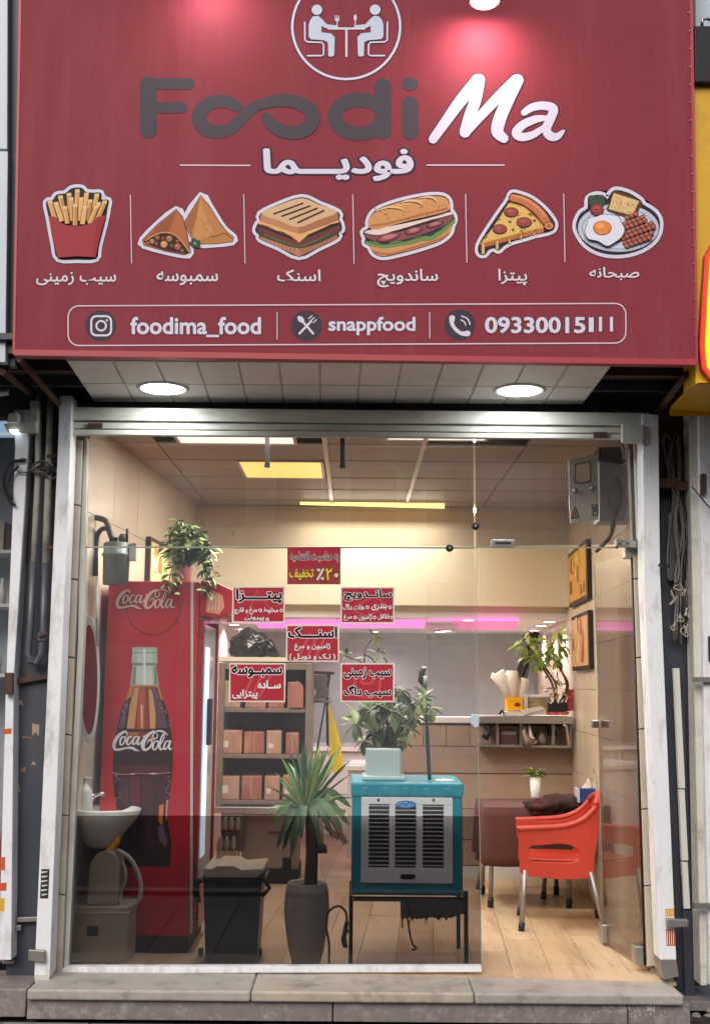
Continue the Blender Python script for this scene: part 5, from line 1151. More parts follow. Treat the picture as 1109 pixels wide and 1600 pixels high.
for (tx, ty, dy) in ((432, 1328, -.08), (442, 1330, -.02), (456, 1338, -.1), (470, 1312, -.14), (452, 1300, -.02), (546, 1290, -.03), (549, 1262, .06), (536, 1300, -.1), (425, 1290, .02), (520, 1310, -.1), (500, 1322, -.12)):
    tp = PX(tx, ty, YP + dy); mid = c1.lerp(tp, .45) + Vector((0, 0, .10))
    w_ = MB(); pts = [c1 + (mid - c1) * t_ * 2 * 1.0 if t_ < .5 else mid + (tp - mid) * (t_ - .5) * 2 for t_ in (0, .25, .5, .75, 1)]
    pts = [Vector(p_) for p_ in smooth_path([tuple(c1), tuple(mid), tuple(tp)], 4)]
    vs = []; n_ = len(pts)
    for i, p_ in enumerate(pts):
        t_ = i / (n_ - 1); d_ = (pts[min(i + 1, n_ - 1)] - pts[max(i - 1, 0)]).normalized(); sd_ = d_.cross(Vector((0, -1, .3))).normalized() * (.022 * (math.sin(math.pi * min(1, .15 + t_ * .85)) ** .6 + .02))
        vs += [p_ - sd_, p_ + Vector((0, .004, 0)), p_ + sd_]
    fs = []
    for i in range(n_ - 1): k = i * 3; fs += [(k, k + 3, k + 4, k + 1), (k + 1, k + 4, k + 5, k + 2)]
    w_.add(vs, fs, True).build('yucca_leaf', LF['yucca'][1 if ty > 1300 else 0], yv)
# umbrella plant on the cooler
def palmate(parent, pos, R_, meshes, n=8, tilt=.5, seed=0, face=Vector((0, -1, .35)), dr=0):
    rn = random.Random(seed); f = face.normalized(); a = f.cross(Vector((0, 0, 1))).normalized(); b = a.cross(f)
    for k in range(n):
        g = 2 * math.pi * k / n + rn.uniform(-.15, .15); v = a * math.cos(g) + b * math.sin(g) + f * rn.uniform(-.1, .3) + Vector((0, 0, -dr))
        put_leaf(parent, rn.choice(meshes), pos, v, R_ * rn.uniform(.8, 1.1), rn.uniform(-.4, .4), 'leaf')
sm_ = [leaf_mesh('leaf', m, 1, .46, dr_, .12) for m in LF['schef'] for dr_ in (.15, .35)]
CYY = .16
t = thing('square_planter', 'pale blue square planter with saucer on top of the cooler', 'planter', PX(600, 1218, CYY + .1))
PY_ = CYY + .12
X0p, X1p, Z0p, Z1p = rect(570, 1169, 628, 1213, PY_ - .1)
MB().prism([(X0p + .004, PY_ - .1, Z0p), (X1p - .004, PY_ - .1, Z0p), (X1p - .004, PY_ + .1, Z0p), (X0p + .004, PY_ + .1, Z0p)], (0, 0, Z1p - Z0p)).build('pot', MT['potblue'], t, bevel=.012, seg=3)
box('saucer', MT['potblue'], t, X0p - .014, X1p + .02, PY_ - .12, PY_ + .12, Z0p - .022, Z0p + .004, bevel=.008)
box('soil', MT['soil'], t, X0p + .01, X1p - .01, PY_ - .08, PY_ + .09, Z1p - .002, Z1p + .004)
us = thing('umbrella_plant', 'bushy umbrella plant with palmate leaves in the pale blue planter', 'plant', PX(600, 1168, PY_))
b0 = PX(603, 1168, PY_)
heads = [(563, 1120, 30, 0), (578, 1108, 34, .0), (556, 1132, 30, .2), (583, 1125, 26, 0), (598, 1100, 26, .1), (612, 1112, 30, 0), (627, 1118, 26, .1), (640, 1105, 24, 0), (628, 1078, 22, .6), (655, 1098, 26, .2), (672, 1106, 26, .5), (648, 1120, 22, .3), (600, 1134, 28, .1), (620, 1142, 26, .2), (640, 1140, 22, .3), (588, 1145, 26, .3), (568, 1158, 24, .5), (610, 1155, 26, .3), (628, 1158, 18, .4), (595, 1160, 22, .4), (662, 1088, 20, 0), (615, 1095, 22, 0)]
for k, (x, y, r_, dr_) in enumerate(heads):
    Yh = PY_ + random.uniform(-.16, .14); h_ = PX(x, y, Yh)
    mid = b0.lerp(h_, .55) + Vector((random.uniform(-.02, .02), 0, .03))
    MB().tube([b0 + Vector((random.uniform(-.03, .03), 0, 0)), mid, h_], [.005, .003, .002], 5).build('stem', MT['stem'], us)
    palmate(us, h_, r_ * 6.5 / 1800 * 1.02, sm_, 8, seed=k, face=Vector((random.uniform(-.5, .5), -1, random.uniform(0, .7))), dr=dr_)
MB().tube([b0, b0 + Vector((.01, 0, .12)), b0 + Vector((-.02, 0, .26))], [.012, .01, .006], 7).build('main_stem', MT['bark'], us)
# tall thin sprigs above the lower right sticker
tw = thing('tall_sprig', 'thin tall sprig with few leaves showing between the stickers', 'plant', PX(569, 1060, .9))
Yt = .95
for P_ in ([(569, 1120), (569, 1030), (571, 1012), (585, 994)], [(569, 1022), (580, 1028), (586, 1036)], [(569, 1060), (566, 1036), (548, 1028), (538, 1024)]): MB().tube([PX(x, y, Yt) for x, y in smooth_path(P_, 3)], .005, 5).build('stem', MT['bark'], tw)
for (x, y, tx, ty) in ((583, 992, 578, 984), (584, 993, 598, 1000), (584, 993, 594, 1006), (583, 993, 588, 1004), (590, 1020, 576, 1014), (590, 1020, 592, 1012), (590, 1020, 590, 1030), (594, 1018, 604, 1022), (598, 1026, 606, 1034), (540, 1024, 532, 1016), (540, 1022, 542, 1013), (540, 1024, 548, 1018), (540, 1024, 536, 1030), (552, 1030, 560, 1032), (552, 1030, 566, 1026), (590, 1020, 600, 1016)):
    a = PX(x, y, Yt - .02); v = PX(tx, ty, Yt - .04) - a; put_leaf(tw, random.choice(sm_), a, v, v.length * 1.25, random.uniform(-.5, .5))
# trailing plant on the fridge
FY = .34
tp_ = thing('trailing_plant', 'bushy striped-leaf trailing plant spilling over the top of the drinks fridge', 'plant', PX(300, 912, FY + .2))
tm = [leaf_mesh('leaf', m, 1, .5, dr_, .1) for m in LF['trail'] for dr_ in (.2, .5)]
PT = PX(288, 912, FY + .25)
t = thing('plant_pot', 'pale round pot half hidden by leaves on top of the drinks fridge', 'pot', PX(286, 908, FY + .25))
MB().lathe([(.055, 0), (.07, .12), (.074, .13), (.066, .13), (.064, .11)], PX(284, 908, FY + .25), 20).build('pot', MT['potblue'], t); MB().lathe([(.064, .0), (.01, .004)], PX(284, 908, FY + .25) + Vector((0, 0, .11)), 16).build('soil', MT['soil'], t)
rn = random.Random(4); src = PX(288, 878, FY + .2)
for k in range(34):
    a = rn.uniform(-.1, 3.3); L_ = rn.uniform(14, 54); sx, sy = 292 + L_ * math.cos(a) * .9, 872 - L_ * math.sin(a)
    if k > 24: sx, sy = rn.choice([(262, 915), (272, 928), (268, 900), (330, 908), (338, 900), (325, 925), (320, 890)])
    Yk = FY + rn.uniform(-.06, .3) if k <= 24 else FY - .04
    P_ = [tuple(src), tuple(PX((sx + 296) / 2, min(sy, 872) - 12, (Yk + FY) / 2 + .1)), tuple(PX(sx, sy, Yk))]
    S = [Vector(q_) for q_ in smooth_path(P_, 6)]
    MB().tube(S, .003, 4).build('vine', MT['stem'], tp_)
    for i in range(2, len(S)):
        for s_ in (-1, 1):
            v = Vector((s_ * rn.uniform(.4, 1), rn.uniform(-1, -.1), rn.uniform(-.9, .4))); put_leaf(tp_, rn.choice(tm), S[i], v, rn.uniform(.045, .075), rn.uniform(-.6, .6))
# lime plant on the serving shelf
lp = thing('money_tree', 'leafy lime green plant with bare lower stems on the serving shelf', 'plant', PX(870, 1096, 2.76))
t = thing('black_pot', 'small black rectangular pot with pink saucer on the serving shelf', 'pot', PX(870, 1112, 2.76))
pxprism([(857, 1098), (886, 1098), (884, 1113), (859, 1113)], 2.74, .16).build('pot', MT['black'], t, bevel=.006); pxprism([(854, 1112.5), (890, 1112.5), (887, 1117), (857, 1117)], 2.72, .2).build('saucer', MT['redbag'], t, bevel=.004); pxprism([(859, 1097), (884, 1097), (884, 1099), (859, 1099)], 2.76, .12).build('soil', MT['soil'], t)
lm = [leaf_mesh('leaf', m, 1, .46, dr_, .12) for m in LF['lime'] for dr_ in (.2, .5)]
dm = [leaf_mesh('leaf', m, 1, .4, dr_, .12) for m in LF['dry'] for dr_ in (.2, .5)]
for P_ in ([(868, 1097), (862, 1068), (846, 1042), (838, 1030), (828, 1010)], [(874, 1097), (885, 1075), (878, 1050), (866, 1030), (862, 1005)], [(866, 1097), (868, 1070), (856, 1050), (846, 1036)], [(880, 1097), (887, 1070), (880, 1055), (868, 1034)]): MB().tube([PX(x, y, 2.8) for x, y in smooth_path(P_, 4)], .009, 6).build('stem', MT['bark'], lp)
def clump(parent, meshes, cx, cy, rx_, ry_, Y, n, size, seed, down=.4, dy=.18):
    rn = random.Random(seed)
    for k in range(n):
        a = rn.uniform(0, 6.28); r_ = rn.random() ** .5
        p_ = PX(cx + rx_ * r_ * math.cos(a), cy + ry_ * r_ * math.sin(a), Y + rn.uniform(-dy, dy) * (1 - r_ * .6))
        v = Vector((math.cos(a) * .7 + rn.uniform(-.5, .5), rn.uniform(-.8, .2), -down + rn.uniform(-.6, .6))); put_leaf(parent, rn.choice(meshes), p_, v, size * rn.uniform(.7, 1.2), rn.uniform(-.7, .7))
clump(lp, lm, 822, 1008, 16, 22, 2.8, 46, .085, 1); clump(lp, lm, 840, 1026, 14, 15, 2.8, 30, .08, 2); clump(lp, lm, 868, 1008, 13, 26, 2.8, 52, .085, 3); clump(lp, dm, 868, 1068, 17, 22, 2.8, 34, .06, 4)
# ================================================================== FURNITURE AND GOODS
# ---- drinks fridge, printed side towards the glass
fy = .36; X0, X1, Z0, Z1 = rect(159, 908, 304, 1462, fy)
fr2 = thing('drinks_fridge', 'tall red drinks fridge with a cola bottle printed on its side', 'fridge', ((X0 + X1) / 2, fy + .3, FLOOR))
box('cabinet', MT['red'], fr2, X0, X1, fy, fy + .62, PX(230, 1462, fy).z, Z1, bevel=.006)
box('base', MT['blackm'], fr2, X0 + .02, X1 - .01, fy + .02, fy + .6, FLOOR, PX(230, 1462, fy).z, bevel=.004)
pxprism([(298.5, 910), (302.5, 910), (301, 1458), (297, 1458)], fy - .003, .006).build('edge_trim', MT['alu'], fr2)
p = Print(fy - .0015)
# round disc, bottle, script
dsc = [(240 + 42 * math.cos(t), 948 + 44 * math.sin(t)) for t in [math.pi * (i / 24) - .1 for i in range(26)]]
p.rib(dsc, 1.6, (120, 14, 26), smooth=False)
o_, k_ = (150, 1000), 4.447
b = Print(fy - .0018, o_, k_)
right = [(428, 60), (426, 90), (428, 160), (420, 180), (438, 316), (462, 390), (500, 500), (522, 620), (532, 720), (536, 850), (524, 1000), (506, 1110), (498, 1220), (508, 1310), (526, 1400), (522, 1500), (512, 1575)]
left = [(252, 60), (254, 90), (248, 160), (256, 180), (240, 316), (214, 390), (172, 500), (148, 620), (128, 720), (118, 850), (122, 1000), (136, 1110), (150, 1220), (152, 1310), (140, 1400), (150, 1500), (170, 1575)]
b.poly(right + left[::-1], (46, 20, 24))
b.poly([(252, 60), (262, 50), (418, 50), (428, 60), (426, 90), (428, 160), (420, 180), (438, 316), (240, 316), (256, 180), (248, 160), (254, 90)], (168, 186, 172))
for P_, c in (([(286, 70), (390, 70), (396, 310), (284, 310)], (196, 208, 198)), ([(250, 158), (430, 158), (422, 178), (254, 178)], (120, 142, 126)), ([(256, 84), (424, 84), (424, 92), (256, 92)], (128, 148, 134)), ([(262, 190), (280, 190), (276, 310), (250, 310)], (120, 144, 122)), ([(404, 190), (418, 190), (430, 310), (408, 310)], (112, 136, 116)), ([(330, 60), (345, 60), (348, 306), (332, 306)], (226, 230, 222))): b.poly(P_, c)
b.poly([(240, 318), (438, 318), (470, 420), (330, 350), (205, 420)], (196, 120, 44)); b.poly([(262, 326), (420, 326), (440, 400), (420, 620), (250, 620), (232, 460)], (132, 60, 30))
for P_, c in (([(268, 330), (300, 330), (268, 615), (215, 615), (236, 460)], (206, 146, 92)), ([(305, 340), (345, 340), (338, 620), (290, 620)], (176, 78, 44)), ([(312, 450), (326, 450), (326, 610), (316, 610)], (226, 178, 148)), ([(368, 340), (390, 350), (416, 470), (412, 615), (378, 615), (372, 470)], (206, 150, 106)), ([(390, 330), (430, 330), (470, 480), (500, 610), (430, 610)], (92, 56, 66)), ([(205, 430), (228, 400), (200, 610), (160, 610)], (96, 70, 84)),
    ([(210, 640), (296, 640), (292, 730), (205, 720)], (178, 92, 54)), ([(366, 640), (410, 640), (412, 700), (360, 710)], (190, 132, 84)), ([(300, 640), (360, 640), (356, 740), (300, 740)], (142, 26, 40)),
    ([(150, 870), (510, 870), (512, 925), (150, 930)], (80, 30, 40)), ([(170, 950), (222, 946), (236, 1180), (160, 1100)], (70, 40, 50)), ([(230, 946), (310, 946), (310, 1200), (250, 1240)], (86, 32, 42)), ([(322, 946), (410, 946), (404, 1250), (322, 1250)], (72, 26, 36)), ([(418, 946), (490, 950), (470, 1240), (420, 1250)], (62, 26, 36)),
    ([(442, 1150), (474, 1140), (462, 1290), (436, 1260)], (214, 120, 52)), ([(490, 1110), (504, 1110), (492, 1260), (484, 1220)], (200, 150, 130)), ([(430, 1300), (462, 1280), (500, 1400), (480, 1440), (440, 1390)], (112, 84, 96)), ([(240, 1260), (270, 1250), (290, 1400), (250, 1360)], (78, 44, 56)), ([(345, 1270), (400, 1270), (412, 1420), (360, 1420)], (72, 30, 42))): b.poly(P_, c)
rr = random.Random(9)
for k in range(60):
    y = rr.uniform(340, 620); h = 40 + (y - 320) * .5
    b.ell(340 + rr.choice([-1, 1]) * rr.uniform(.75, 1.05) * (h + 30), y, 4, 5, (150, 120, 136), n=6)
for k in range(40):
    y = rr.uniform(930, 1140); b.ell(330 + rr.choice([-1, 1]) * rr.uniform(160, 195), y, 4, 5, (160, 110, 120), n=6)
b.rib([(116, 920), (200, 934), (300, 926), (400, 930), (520, 920)], 6, (176, 120, 130)); b.ell(258, 930, 16, 6, (206, 150, 158)); b.ell(402, 928, 30, 7, (206, 150, 158))
def cola(pr, c, ox, oy, k):
    """flowing two word script, drawn in units of the big print"""
    def r(P, w): pr.rib([(ox + x * k, oy + y * k) for x, y in P], [q * k for q in (w if isinstance(w, list) else [w] * len(P))], c, n=5)
    r([(352, 176), (342, 150), (318, 148), (272, 178), (232, 232), (218, 290), (236, 322), (286, 320), (350, 306), (400, 308), (440, 330), (470, 332)], [10, 18, 22, 32, 36, 30, 24, 20, 18, 26, 18, 4])
    r([(322, 196), (296, 204), (280, 244), (284, 274), (304, 272), (328, 236), (330, 200), (322, 196)], [12, 18, 20, 16, 14, 18, 16, 10])
    r([(392, 202), (372, 196), (350, 232), (350, 268), (372, 270), (400, 240)], [14, 16, 22, 18, 14, 10])
    r([(452, 196), (424, 202), (406, 242), (410, 268), (432, 262), (458, 218), (470, 196), (452, 250), (460, 272), (484, 256), (498, 232)], [12, 16, 22, 18, 12, 14, 20, 22, 18, 12, 6])
    r([(512, 194), (530, 188)], 14)
    r([(640, 160), (652, 186), (640, 210), (614, 214), (604, 192), (616, 160), (648, 140), (690, 140), (730, 160), (752, 182)], [8, 10, 12, 12, 12, 12, 14, 18, 14, 4])
    r([(612, 142), (560, 176), (518, 236), (506, 296), (528, 326), (570, 306), (594, 262), (590, 232), (566, 232), (552, 258)], [20, 30, 40, 36, 26, 20, 18, 16, 12, 8])
    r([(640, 238), (614, 256), (604, 300), (616, 324), (640, 312), (658, 270), (654, 240), (640, 238)], [12, 18, 20, 16, 14, 18, 16, 10])
    r([(660, 300), (700, 240), (718, 180), (704, 172), (684, 220), (670, 290), (684, 324), (706, 308)], [10, 10, 12, 12, 18, 22, 18, 8])
    r([(762, 238), (734, 246), (716, 290), (722, 320), (744, 308), (770, 256), (780, 238), (764, 296), (776, 322), (798, 306)], [12, 16, 20, 16, 12, 14, 18, 20, 16, 6])
lg = Print(fy - .0032, (150, 900), 6.52)
cola(lg, (88, 20, 26), 4, 5, 1.0); cola(lg, (226, 178, 168), 0, 0, 1.0); lg.ell(800, 320, 7, 7, (226, 178, 168))
p.build('printed_disc', fr2); b.build('bottle_print', fr2, 'printed glass cola bottle with brown cola'); lg.build('script_lettering', fr2)
lg = Print(fy - .0064, o_, k_); cola(lg, (34, 18, 24), -20, 540, .70); cola(lg, (222, 214, 222), -26, 535, .70); lg.build('script_lettering', fr2)
# front face: glazed door towards the right, canopy header
box('door_frame', MT['redd'], fr2, X1, X1 + .03, fy + .01, fy + .05, FLOOR + .12, PX(305, 966, fy).z, bevel=.004)
box('door_frame', MT['redd'], fr2, X1, X1 + .05, fy + .57, fy + .61, FLOOR + .12, PX(305, 966, fy).z, bevel=.004)
box('door_frame', MT['redd'], fr2, X1, X1 + .04, fy + .05, fy + .57, FLOOR + .12, FLOOR + .34, bevel=.004)
box('door_glass', M('fridge_glass', (214, 222, 230), .08, var=.1, scale=2), fr2, X1 + .005, X1 + .035, fy + .05, fy + .57, FLOOR + .34, PX(305, 975, fy).z)
box('inner_light', EM('fridge_tube', (225, 240, 255), .8), fr2, X1 + .036, X1 + .040, fy + .09, fy + .26, FLOOR + .5, PX(305, 1010, fy).z)
box('handle', MT['blackm'], fr2, X1 + .05, X1 + .075, fy + .10, fy + .18, PX(318, 1166, fy).z, PX(318, 1092, fy).z, bevel=.006)
cz0, cz1 = PX(330, 964, fy).z, PX(330, 908, fy).z
arc = [(X1 + .005, cz1), (X1 + .10, cz1 - .01), (X1 + .19, cz1 - .05), (X1 + .215, (cz0 + cz1) / 2 - .02), (X1 + .17, cz0 + .01), (X1 + .1, cz0), (X1 + .005, cz0 + .01)]
hc_ = MB().prism([(x, fy + .005, z) for x, z in arc], (0, .61, 0), True).build('header_canopy', MT['red'], fr2, bevel=.004)
q = Print(fy + .004); q.poly([(324, 918), (348, 930), (351, 948), (343, 960), (322, 956)], (232, 150, 120)); 
for k in range(4): q.rib([(328 + k * 5, 926 + k * 2), (327 + k * 5, 952)], [1.5, 2.4], (236, 206, 190), smooth=False)
q.build('header_print', hc_)
for k in range(4): box('vent_slat', MT['salmon'], fr2, X1 + .002, X1 + .03, fy - .001, fy + .4, PX(305, 1452 - k * 9, fy).z, PX(305, 1448 - k * 9, fy).z)
# ---- gas meter and pipework in the upper left
gm = thing('gas_regulator', 'grey green metal canister with lid hung on the left wall above the fridge', 'gas meter', PX(182, 908, .2))
c = PX(181, 908, .2); r_ = (PX(205, 880, .2).x - PX(159, 880, .2).x) / 2; H = PX(181, 848, .2).z - c.z
MB().lathe([(r_ * .86, -.02), (r_ * .9, H * .62), (r_ * .99, H * .66), (r_ * 1.0, H * .7), (r_ * .9, H * .74), (r_ * .9, H * .97), (r_ * .8, H), (r_ * .1, H * 1.01)], c, 28).build('canister', MT['gas'], gm)
MB().lathe([(.02, 0), (.024, .03), (.016, .05)], c + Vector((.03, 0, H)), 12).build('port', MT['pipe_g'], gm); MB().tube([c + Vector((.055, 0, H)), c + Vector((.055, 0, H + .08))], .008, 6).build('port_pin', MT['black'], gm)
MB().obox(c + Vector((r_ + .012, -.01, H * .75)), (1, 0, 0), (0, 1, 0), (0, 0, 1), .02, .02, .05).build('dial_box', MT['alu'], gm, bevel=.003)
gpz = thing('black_gas_pipe', 'black bent pipe entering from the left above the grey canister', 'pipe', PX(160, 810, .2))
MB().tube([PX(x, y, .2) for x, y in smooth_path([(132, 806), (160, 811), (168, 818), (172, 832), (178, 846)], 6)], .017, 10).build('pipe_run', MT['pipe_g'], gpz)
MB().tube([PX(x, y, .22) for x, y in smooth_path([(150, 900), (151, 845), (158, 828), (168, 826)], 6)], .014, 10).build('pipe_run', MT['pipe_g'], gpz)
MB().lathe([(.024, -.012), (.026, 0), (.024, .012)], PX(178, 843, .2), 12).build('pipe_nut', MT['blackm'], gpz)
MB().tube([PX(152, 900, .1), PX(152, 1010, .1)], .008, 8).build('thin_pipe', MT['pipe_w'], gpz)
# ---- pictures on the walls
def wallpic(wall, y0, y1, pxs, z_px, label, pal, seed):
    n = nl if wall == 'L' else n2; f = lw if wall == 'L' else rw
    zt, zb_ = PX(pxs, z_px[0], y0).z, PX(pxs, z_px[1], y0).z
    t = thing('framed_picture', label, 'picture', (f(y0) + n.x * .02, y0, zb_))
    a, b_ = Vector((f(y0), y0, zb_)) + n * .012, Vector((f(y1), y1, zb_)) + n * .012
    MB().prism([a, b_, b_ + Vector((0, 0, zt - zb_)), a + Vector((0, 0, zt - zb_))], n * .03).build('frame', MT['wood'], t, bevel=.002)
    rn = random.Random(seed); dy_ = (b_ - a); fr0 = .04
    MB().prism([a + dy_ * fr0 + Vector((0, 0, .03)) + n * .0305, b_ - dy_ * fr0 + Vector((0, 0, .03)) + n * .0305, b_ - dy_ * fr0 + Vector((0, 0, zt - zb_ - .03)) + n * .0305, a + dy_ * fr0 + Vector((0, 0, zt - zb_ - .03)) + n * .0305], n * .002).build('print', pal[0], t); pp_ = [o for o in t.children if o.name.startswith('print')][0]
    for k in range(12):
        u_, v_ = rn.uniform(.12, .88), rn.uniform(.12, .75); w_ = rn.uniform(.03, .07); h_ = rn.uniform(.1, .2)
        cpt = a + dy_ * u_ + Vector((0, 0, (zt - zb_) * v_)) + n * (.0332 + k * .0003)
        du = dy_.normalized() * w_
        MB().add([cpt - du, cpt + du, cpt + du * .4 + Vector((0, 0, h_ * .6)), cpt - du * .6 + Vector((0, 0, h_ * .6))], [(0, 1, 2, 3)]).build('print_patch', pal[1 + k % (len(pal) - 1)], pp_)
P1 = [M('poster_cream', (232, 214, 150), .4), M('poster_green', (140, 168, 60), .4), M('poster_orange', (214, 120, 60), .4), M('poster_pale', (240, 232, 190), .4)]
P2 = [M('poster_gold', (196, 140, 50), .4), M('poster_amber', (226, 174, 70), .4), M('poster_brown', (120, 74, 34), .4)]
P3 = [M('poster_buff', (206, 160, 110), .4), M('poster_rust', (170, 80, 46), .4), M('poster_sand', (226, 190, 140), .4)]
def yat(px, f):     # depth at which the wall is seen at that column
    lo, hi = .02, 3.2
    for _ in range(40):
        m_ = (lo + hi) / 2; g_ = PX(px, 900, m_).x - f(m_)
        if (g_ > 0) if px < 555 else (g_ < 0): lo = m_
        else: hi = m_
    return (lo + hi) / 2
yl0, yl1 = yat(224, lw), yat(256, lw); yr0, yr1, yr2, yr3 = yat(926, rw), yat(896, rw), yat(931, rw), yat(914, rw)
wallpic('L', yl0, yl1, 224, (838, 925), 'framed picture of green and orange food on the left wall behind the fridge', P1, 1)
wallpic('R', yr0, yr1, 926, (842, 935), 'upper framed golden poster on the right wall', P2, 2)
wallpic('R', yr0 - .02, yr1 - .12, 930, (953, 1046), 'lower framed picture on the right wall beside the open door', P3, 3)
# ---- mirror and wash basin on the left
mi = thing('oval_mirror', 'tall oval mirror in a pale frame on the left wall with a red reflection painted in', 'mirror', PX(140, 1160, .12))
ov = lambda s_, Y: [PX(139.5 + 16 * s_ * math.cos(t), 1062 + (100 * s_ if s_ > .95 else 92 * s_ / .84 * .98) * math.sin(t), Y) for t in [2 * math.pi * i / 36 for i in range(36)]]
MB().ring(ov(1, .12), ov(.8, .12), (0, .02, 0)).build('frame', MT['alu'], mi, bevel=.002); 
MB().prism(ov(.82, .125), (0, .004, 0)).build('mirror_glass', M('painted_mirror_reflection', (150, 30, 42), .12, .6, var=.15, scale=4), mi)  # the red reflection is put into the glass colour
bs = thing('wash_basin', 'white oval wash basin with chrome tap beside the drinks fridge', 'basin', PX(160, 1275, .28))
cb_ = PX(160, 1264, .24); rxb = PX(221, 1264, .24).x - cb_.x
MB().lathe([(.05, -.21), (.10, -.18), (rxb * .62, -.12), (rxb * .9, -.05), (rxb, -.004), (rxb * 1.0, .004), (rxb * .96, .006), (rxb * .86, -.012), (rxb * .6, -.06), (.03, -.08)], cb_, 40, sq=.78).build('bowl', MT['porcelain'], bs)
MB().lathe([(.02, -.08), (.014, -.076)], cb_, 12).build('drain', MT['chrome'], bs)
MB().tube([PX(x, y, .34) for x, y in smooth_path([(143, 1262), (144, 1248), (150, 1243), (160, 1240), (162, 1244)], 5)], .011, 8).build('tap', MT['chrome'], bs); MB().lathe([(.016, 0), (.02, .02), (.012, .035)], PX(144, 1250, .34), 12).build('tap_knob', MT['chrome'], bs)
MB().tube([cb_ + Vector((-.02, .1, -.18)), cb_ + Vector((-.02, .1, -.4))], .02, 8).build('waste_pipe', MT['pipe_g'], bs)
MB().tube([PX(x, y, .2) for x, y in smooth_path([(178, 1300), (184, 1312), (178, 1322), (170, 1330)], 4)], .018, 8).build('brass_valve', MT['yellowbox'], bs)
MB().tube([PX(x, y, .18) for x, y in smooth_path([(184, 1328), (204, 1342), (218, 1370), (220, 1398), (208, 1416), (192, 1414), (186, 1404)], 6)], .012, 8).build('drain_hose', MT['pipe_w'], bs)
MB().tube([PX(x, y, .22) for x, y in smooth_path([(176, 1336), (192, 1350), (196, 1372), (190, 1390), (186, 1408)], 6)], .012, 8).build('drain_hose', MT['pipe_w'], bs)
t = thing('soap_bottle', 'white pump soap bottle standing on the rim of the wash basin', 'bottle', PX(133, 1268, .2))
c = PX(133, 1268, .2); MB().lathe([(.034, 0), (.037, .05), (.037, .11), (.02, .135), (.013, .14), (.013, .15)], c, 18).build('bottle_body', MT['white'], t); MB().lathe([(.013, .15), (.008, .152), (.008, .175), (.013, .178), (.013, .185)], c, 12).build('pump', MT['white'], t); pu_ = [o for o in t.children if o.name.startswith('pump')][0]; MB().tube([c + Vector((0, 0, .182)), c + Vector((.035, -.01, .178))], .005, 6).build('spout', MT['white'], pu_)
t = thing('water_canister', 'pale plastic canister standing under the wash basin', 'canister', PX(160, 1415, .2))
z_ = PX(160, 1414, .16).z
MB().prism([(PX(x, 1380, .16).x, .14, PX(160, y, .16).z) for x, y in ((138, 1414), (186, 1414), (187, 1350), (180, 1332), (166, 1328), (150, 1334), (140, 1350))], (0, .16, 0)).build('canister_body', MT['cream'], t, bevel=.012, seg=3)
MB().lathe([(.02, 0), (.02, .03), (.014, .032)], (PX(160, 1330, .22).x, .22, PX(160, 1329, .22).z), 12).build('cap', MT['blackm'], t)
t = thing('low_cabinet', 'low pale box cabinet standing on the floor under the canister', 'cabinet', PX(160, 1506, .2))
X0c, X1c, _, Z1c = rect(112, 1415, 200, 1500, .12)
box('cabinet_body', MT['cream'], t, X0c, X1c, .13, .38, FLOOR, z_ - .001, bevel=.008); box('cabinet_label', MT['blackm'], t, X0c + .08, X0c + .14, .127, .131, FLOOR + .14, FLOOR + .19); box('lid_rim', MT['cream'], t, X0c - .004, X1c + .006, .124, .386, z_ - .045, z_ - .03, bevel=.003)
# ---- pedal bin
bn = thing('wheelie_bin', 'dark wheeled bin with beige lid between fridge and tall planter', 'bin', PX(362, 1508, .2))
X0b, X1b, Z0b, Z1b = rect(316, 1372, 408, 1500, .14)
MB().prism([(X0b + .012, .15, FLOOR), (X1b - .012, .15, FLOOR), (X1b - .012, .42, FLOOR), (X0b + .012, .42, FLOOR)], (0, 0, .001)).build('bin_foot', MT['black'], bn)
v = []
for z, g in ((FLOOR + .002, -.02), (Z1b - .02, 0), (Z1b - .02, .02), (Z1b, .02)): v += [(X0b - g, .14 - g, z), (X1b + g, .14 - g, z), (X1b + g, .44 + g, z), (X0b - g, .44 + g, z)]
f = [(0, 1, 2, 3), (12, 13, 14, 15)]
for l_ in range(3):
    for i in range(4): f.append((l_ * 4 + i, l_ * 4 + (i + 1) % 4, l_ * 4 + 4 + (i + 1) % 4, l_ * 4 + 4 + i))
MB().add(v, f).build('bin_body', MT['navysteel'] if False else M('dark_bin_plastic', (30, 36, 44), .45, var=.15), bn, bevel=.008)
MB().prism([(PX(x, 1362, .12).x, .105, PX(360, y, .12).z) for x, y in ((320, 1371), (402, 1371), (413, 1360), (411, 1355), (378, 1358), (366, 1352), (340, 1352), (332, 1357), (319, 1356), (318, 1362))], (0, .36, 0)).build('lid', MT['cream'], bn, bevel=.006)
MB().tube(pl([(398, 1370), (412, 1372), (421, 1388), (410, 1400)], .13), .012, 8).build('handle', MT['black'], bn); MB().tube(pl([(322, 1372), (308, 1378), (306, 1396), (312, 1410)], .13), [.012, .02, .02, .012], 8).build('handle', MT['black'], bn)
for x in (406, 314): MB().lathe([(.022, -.012), (.026, 0), (.022, .012)], PX(x, 1488, .3), 14, 'x').build('wheel', MT['black'], bn)
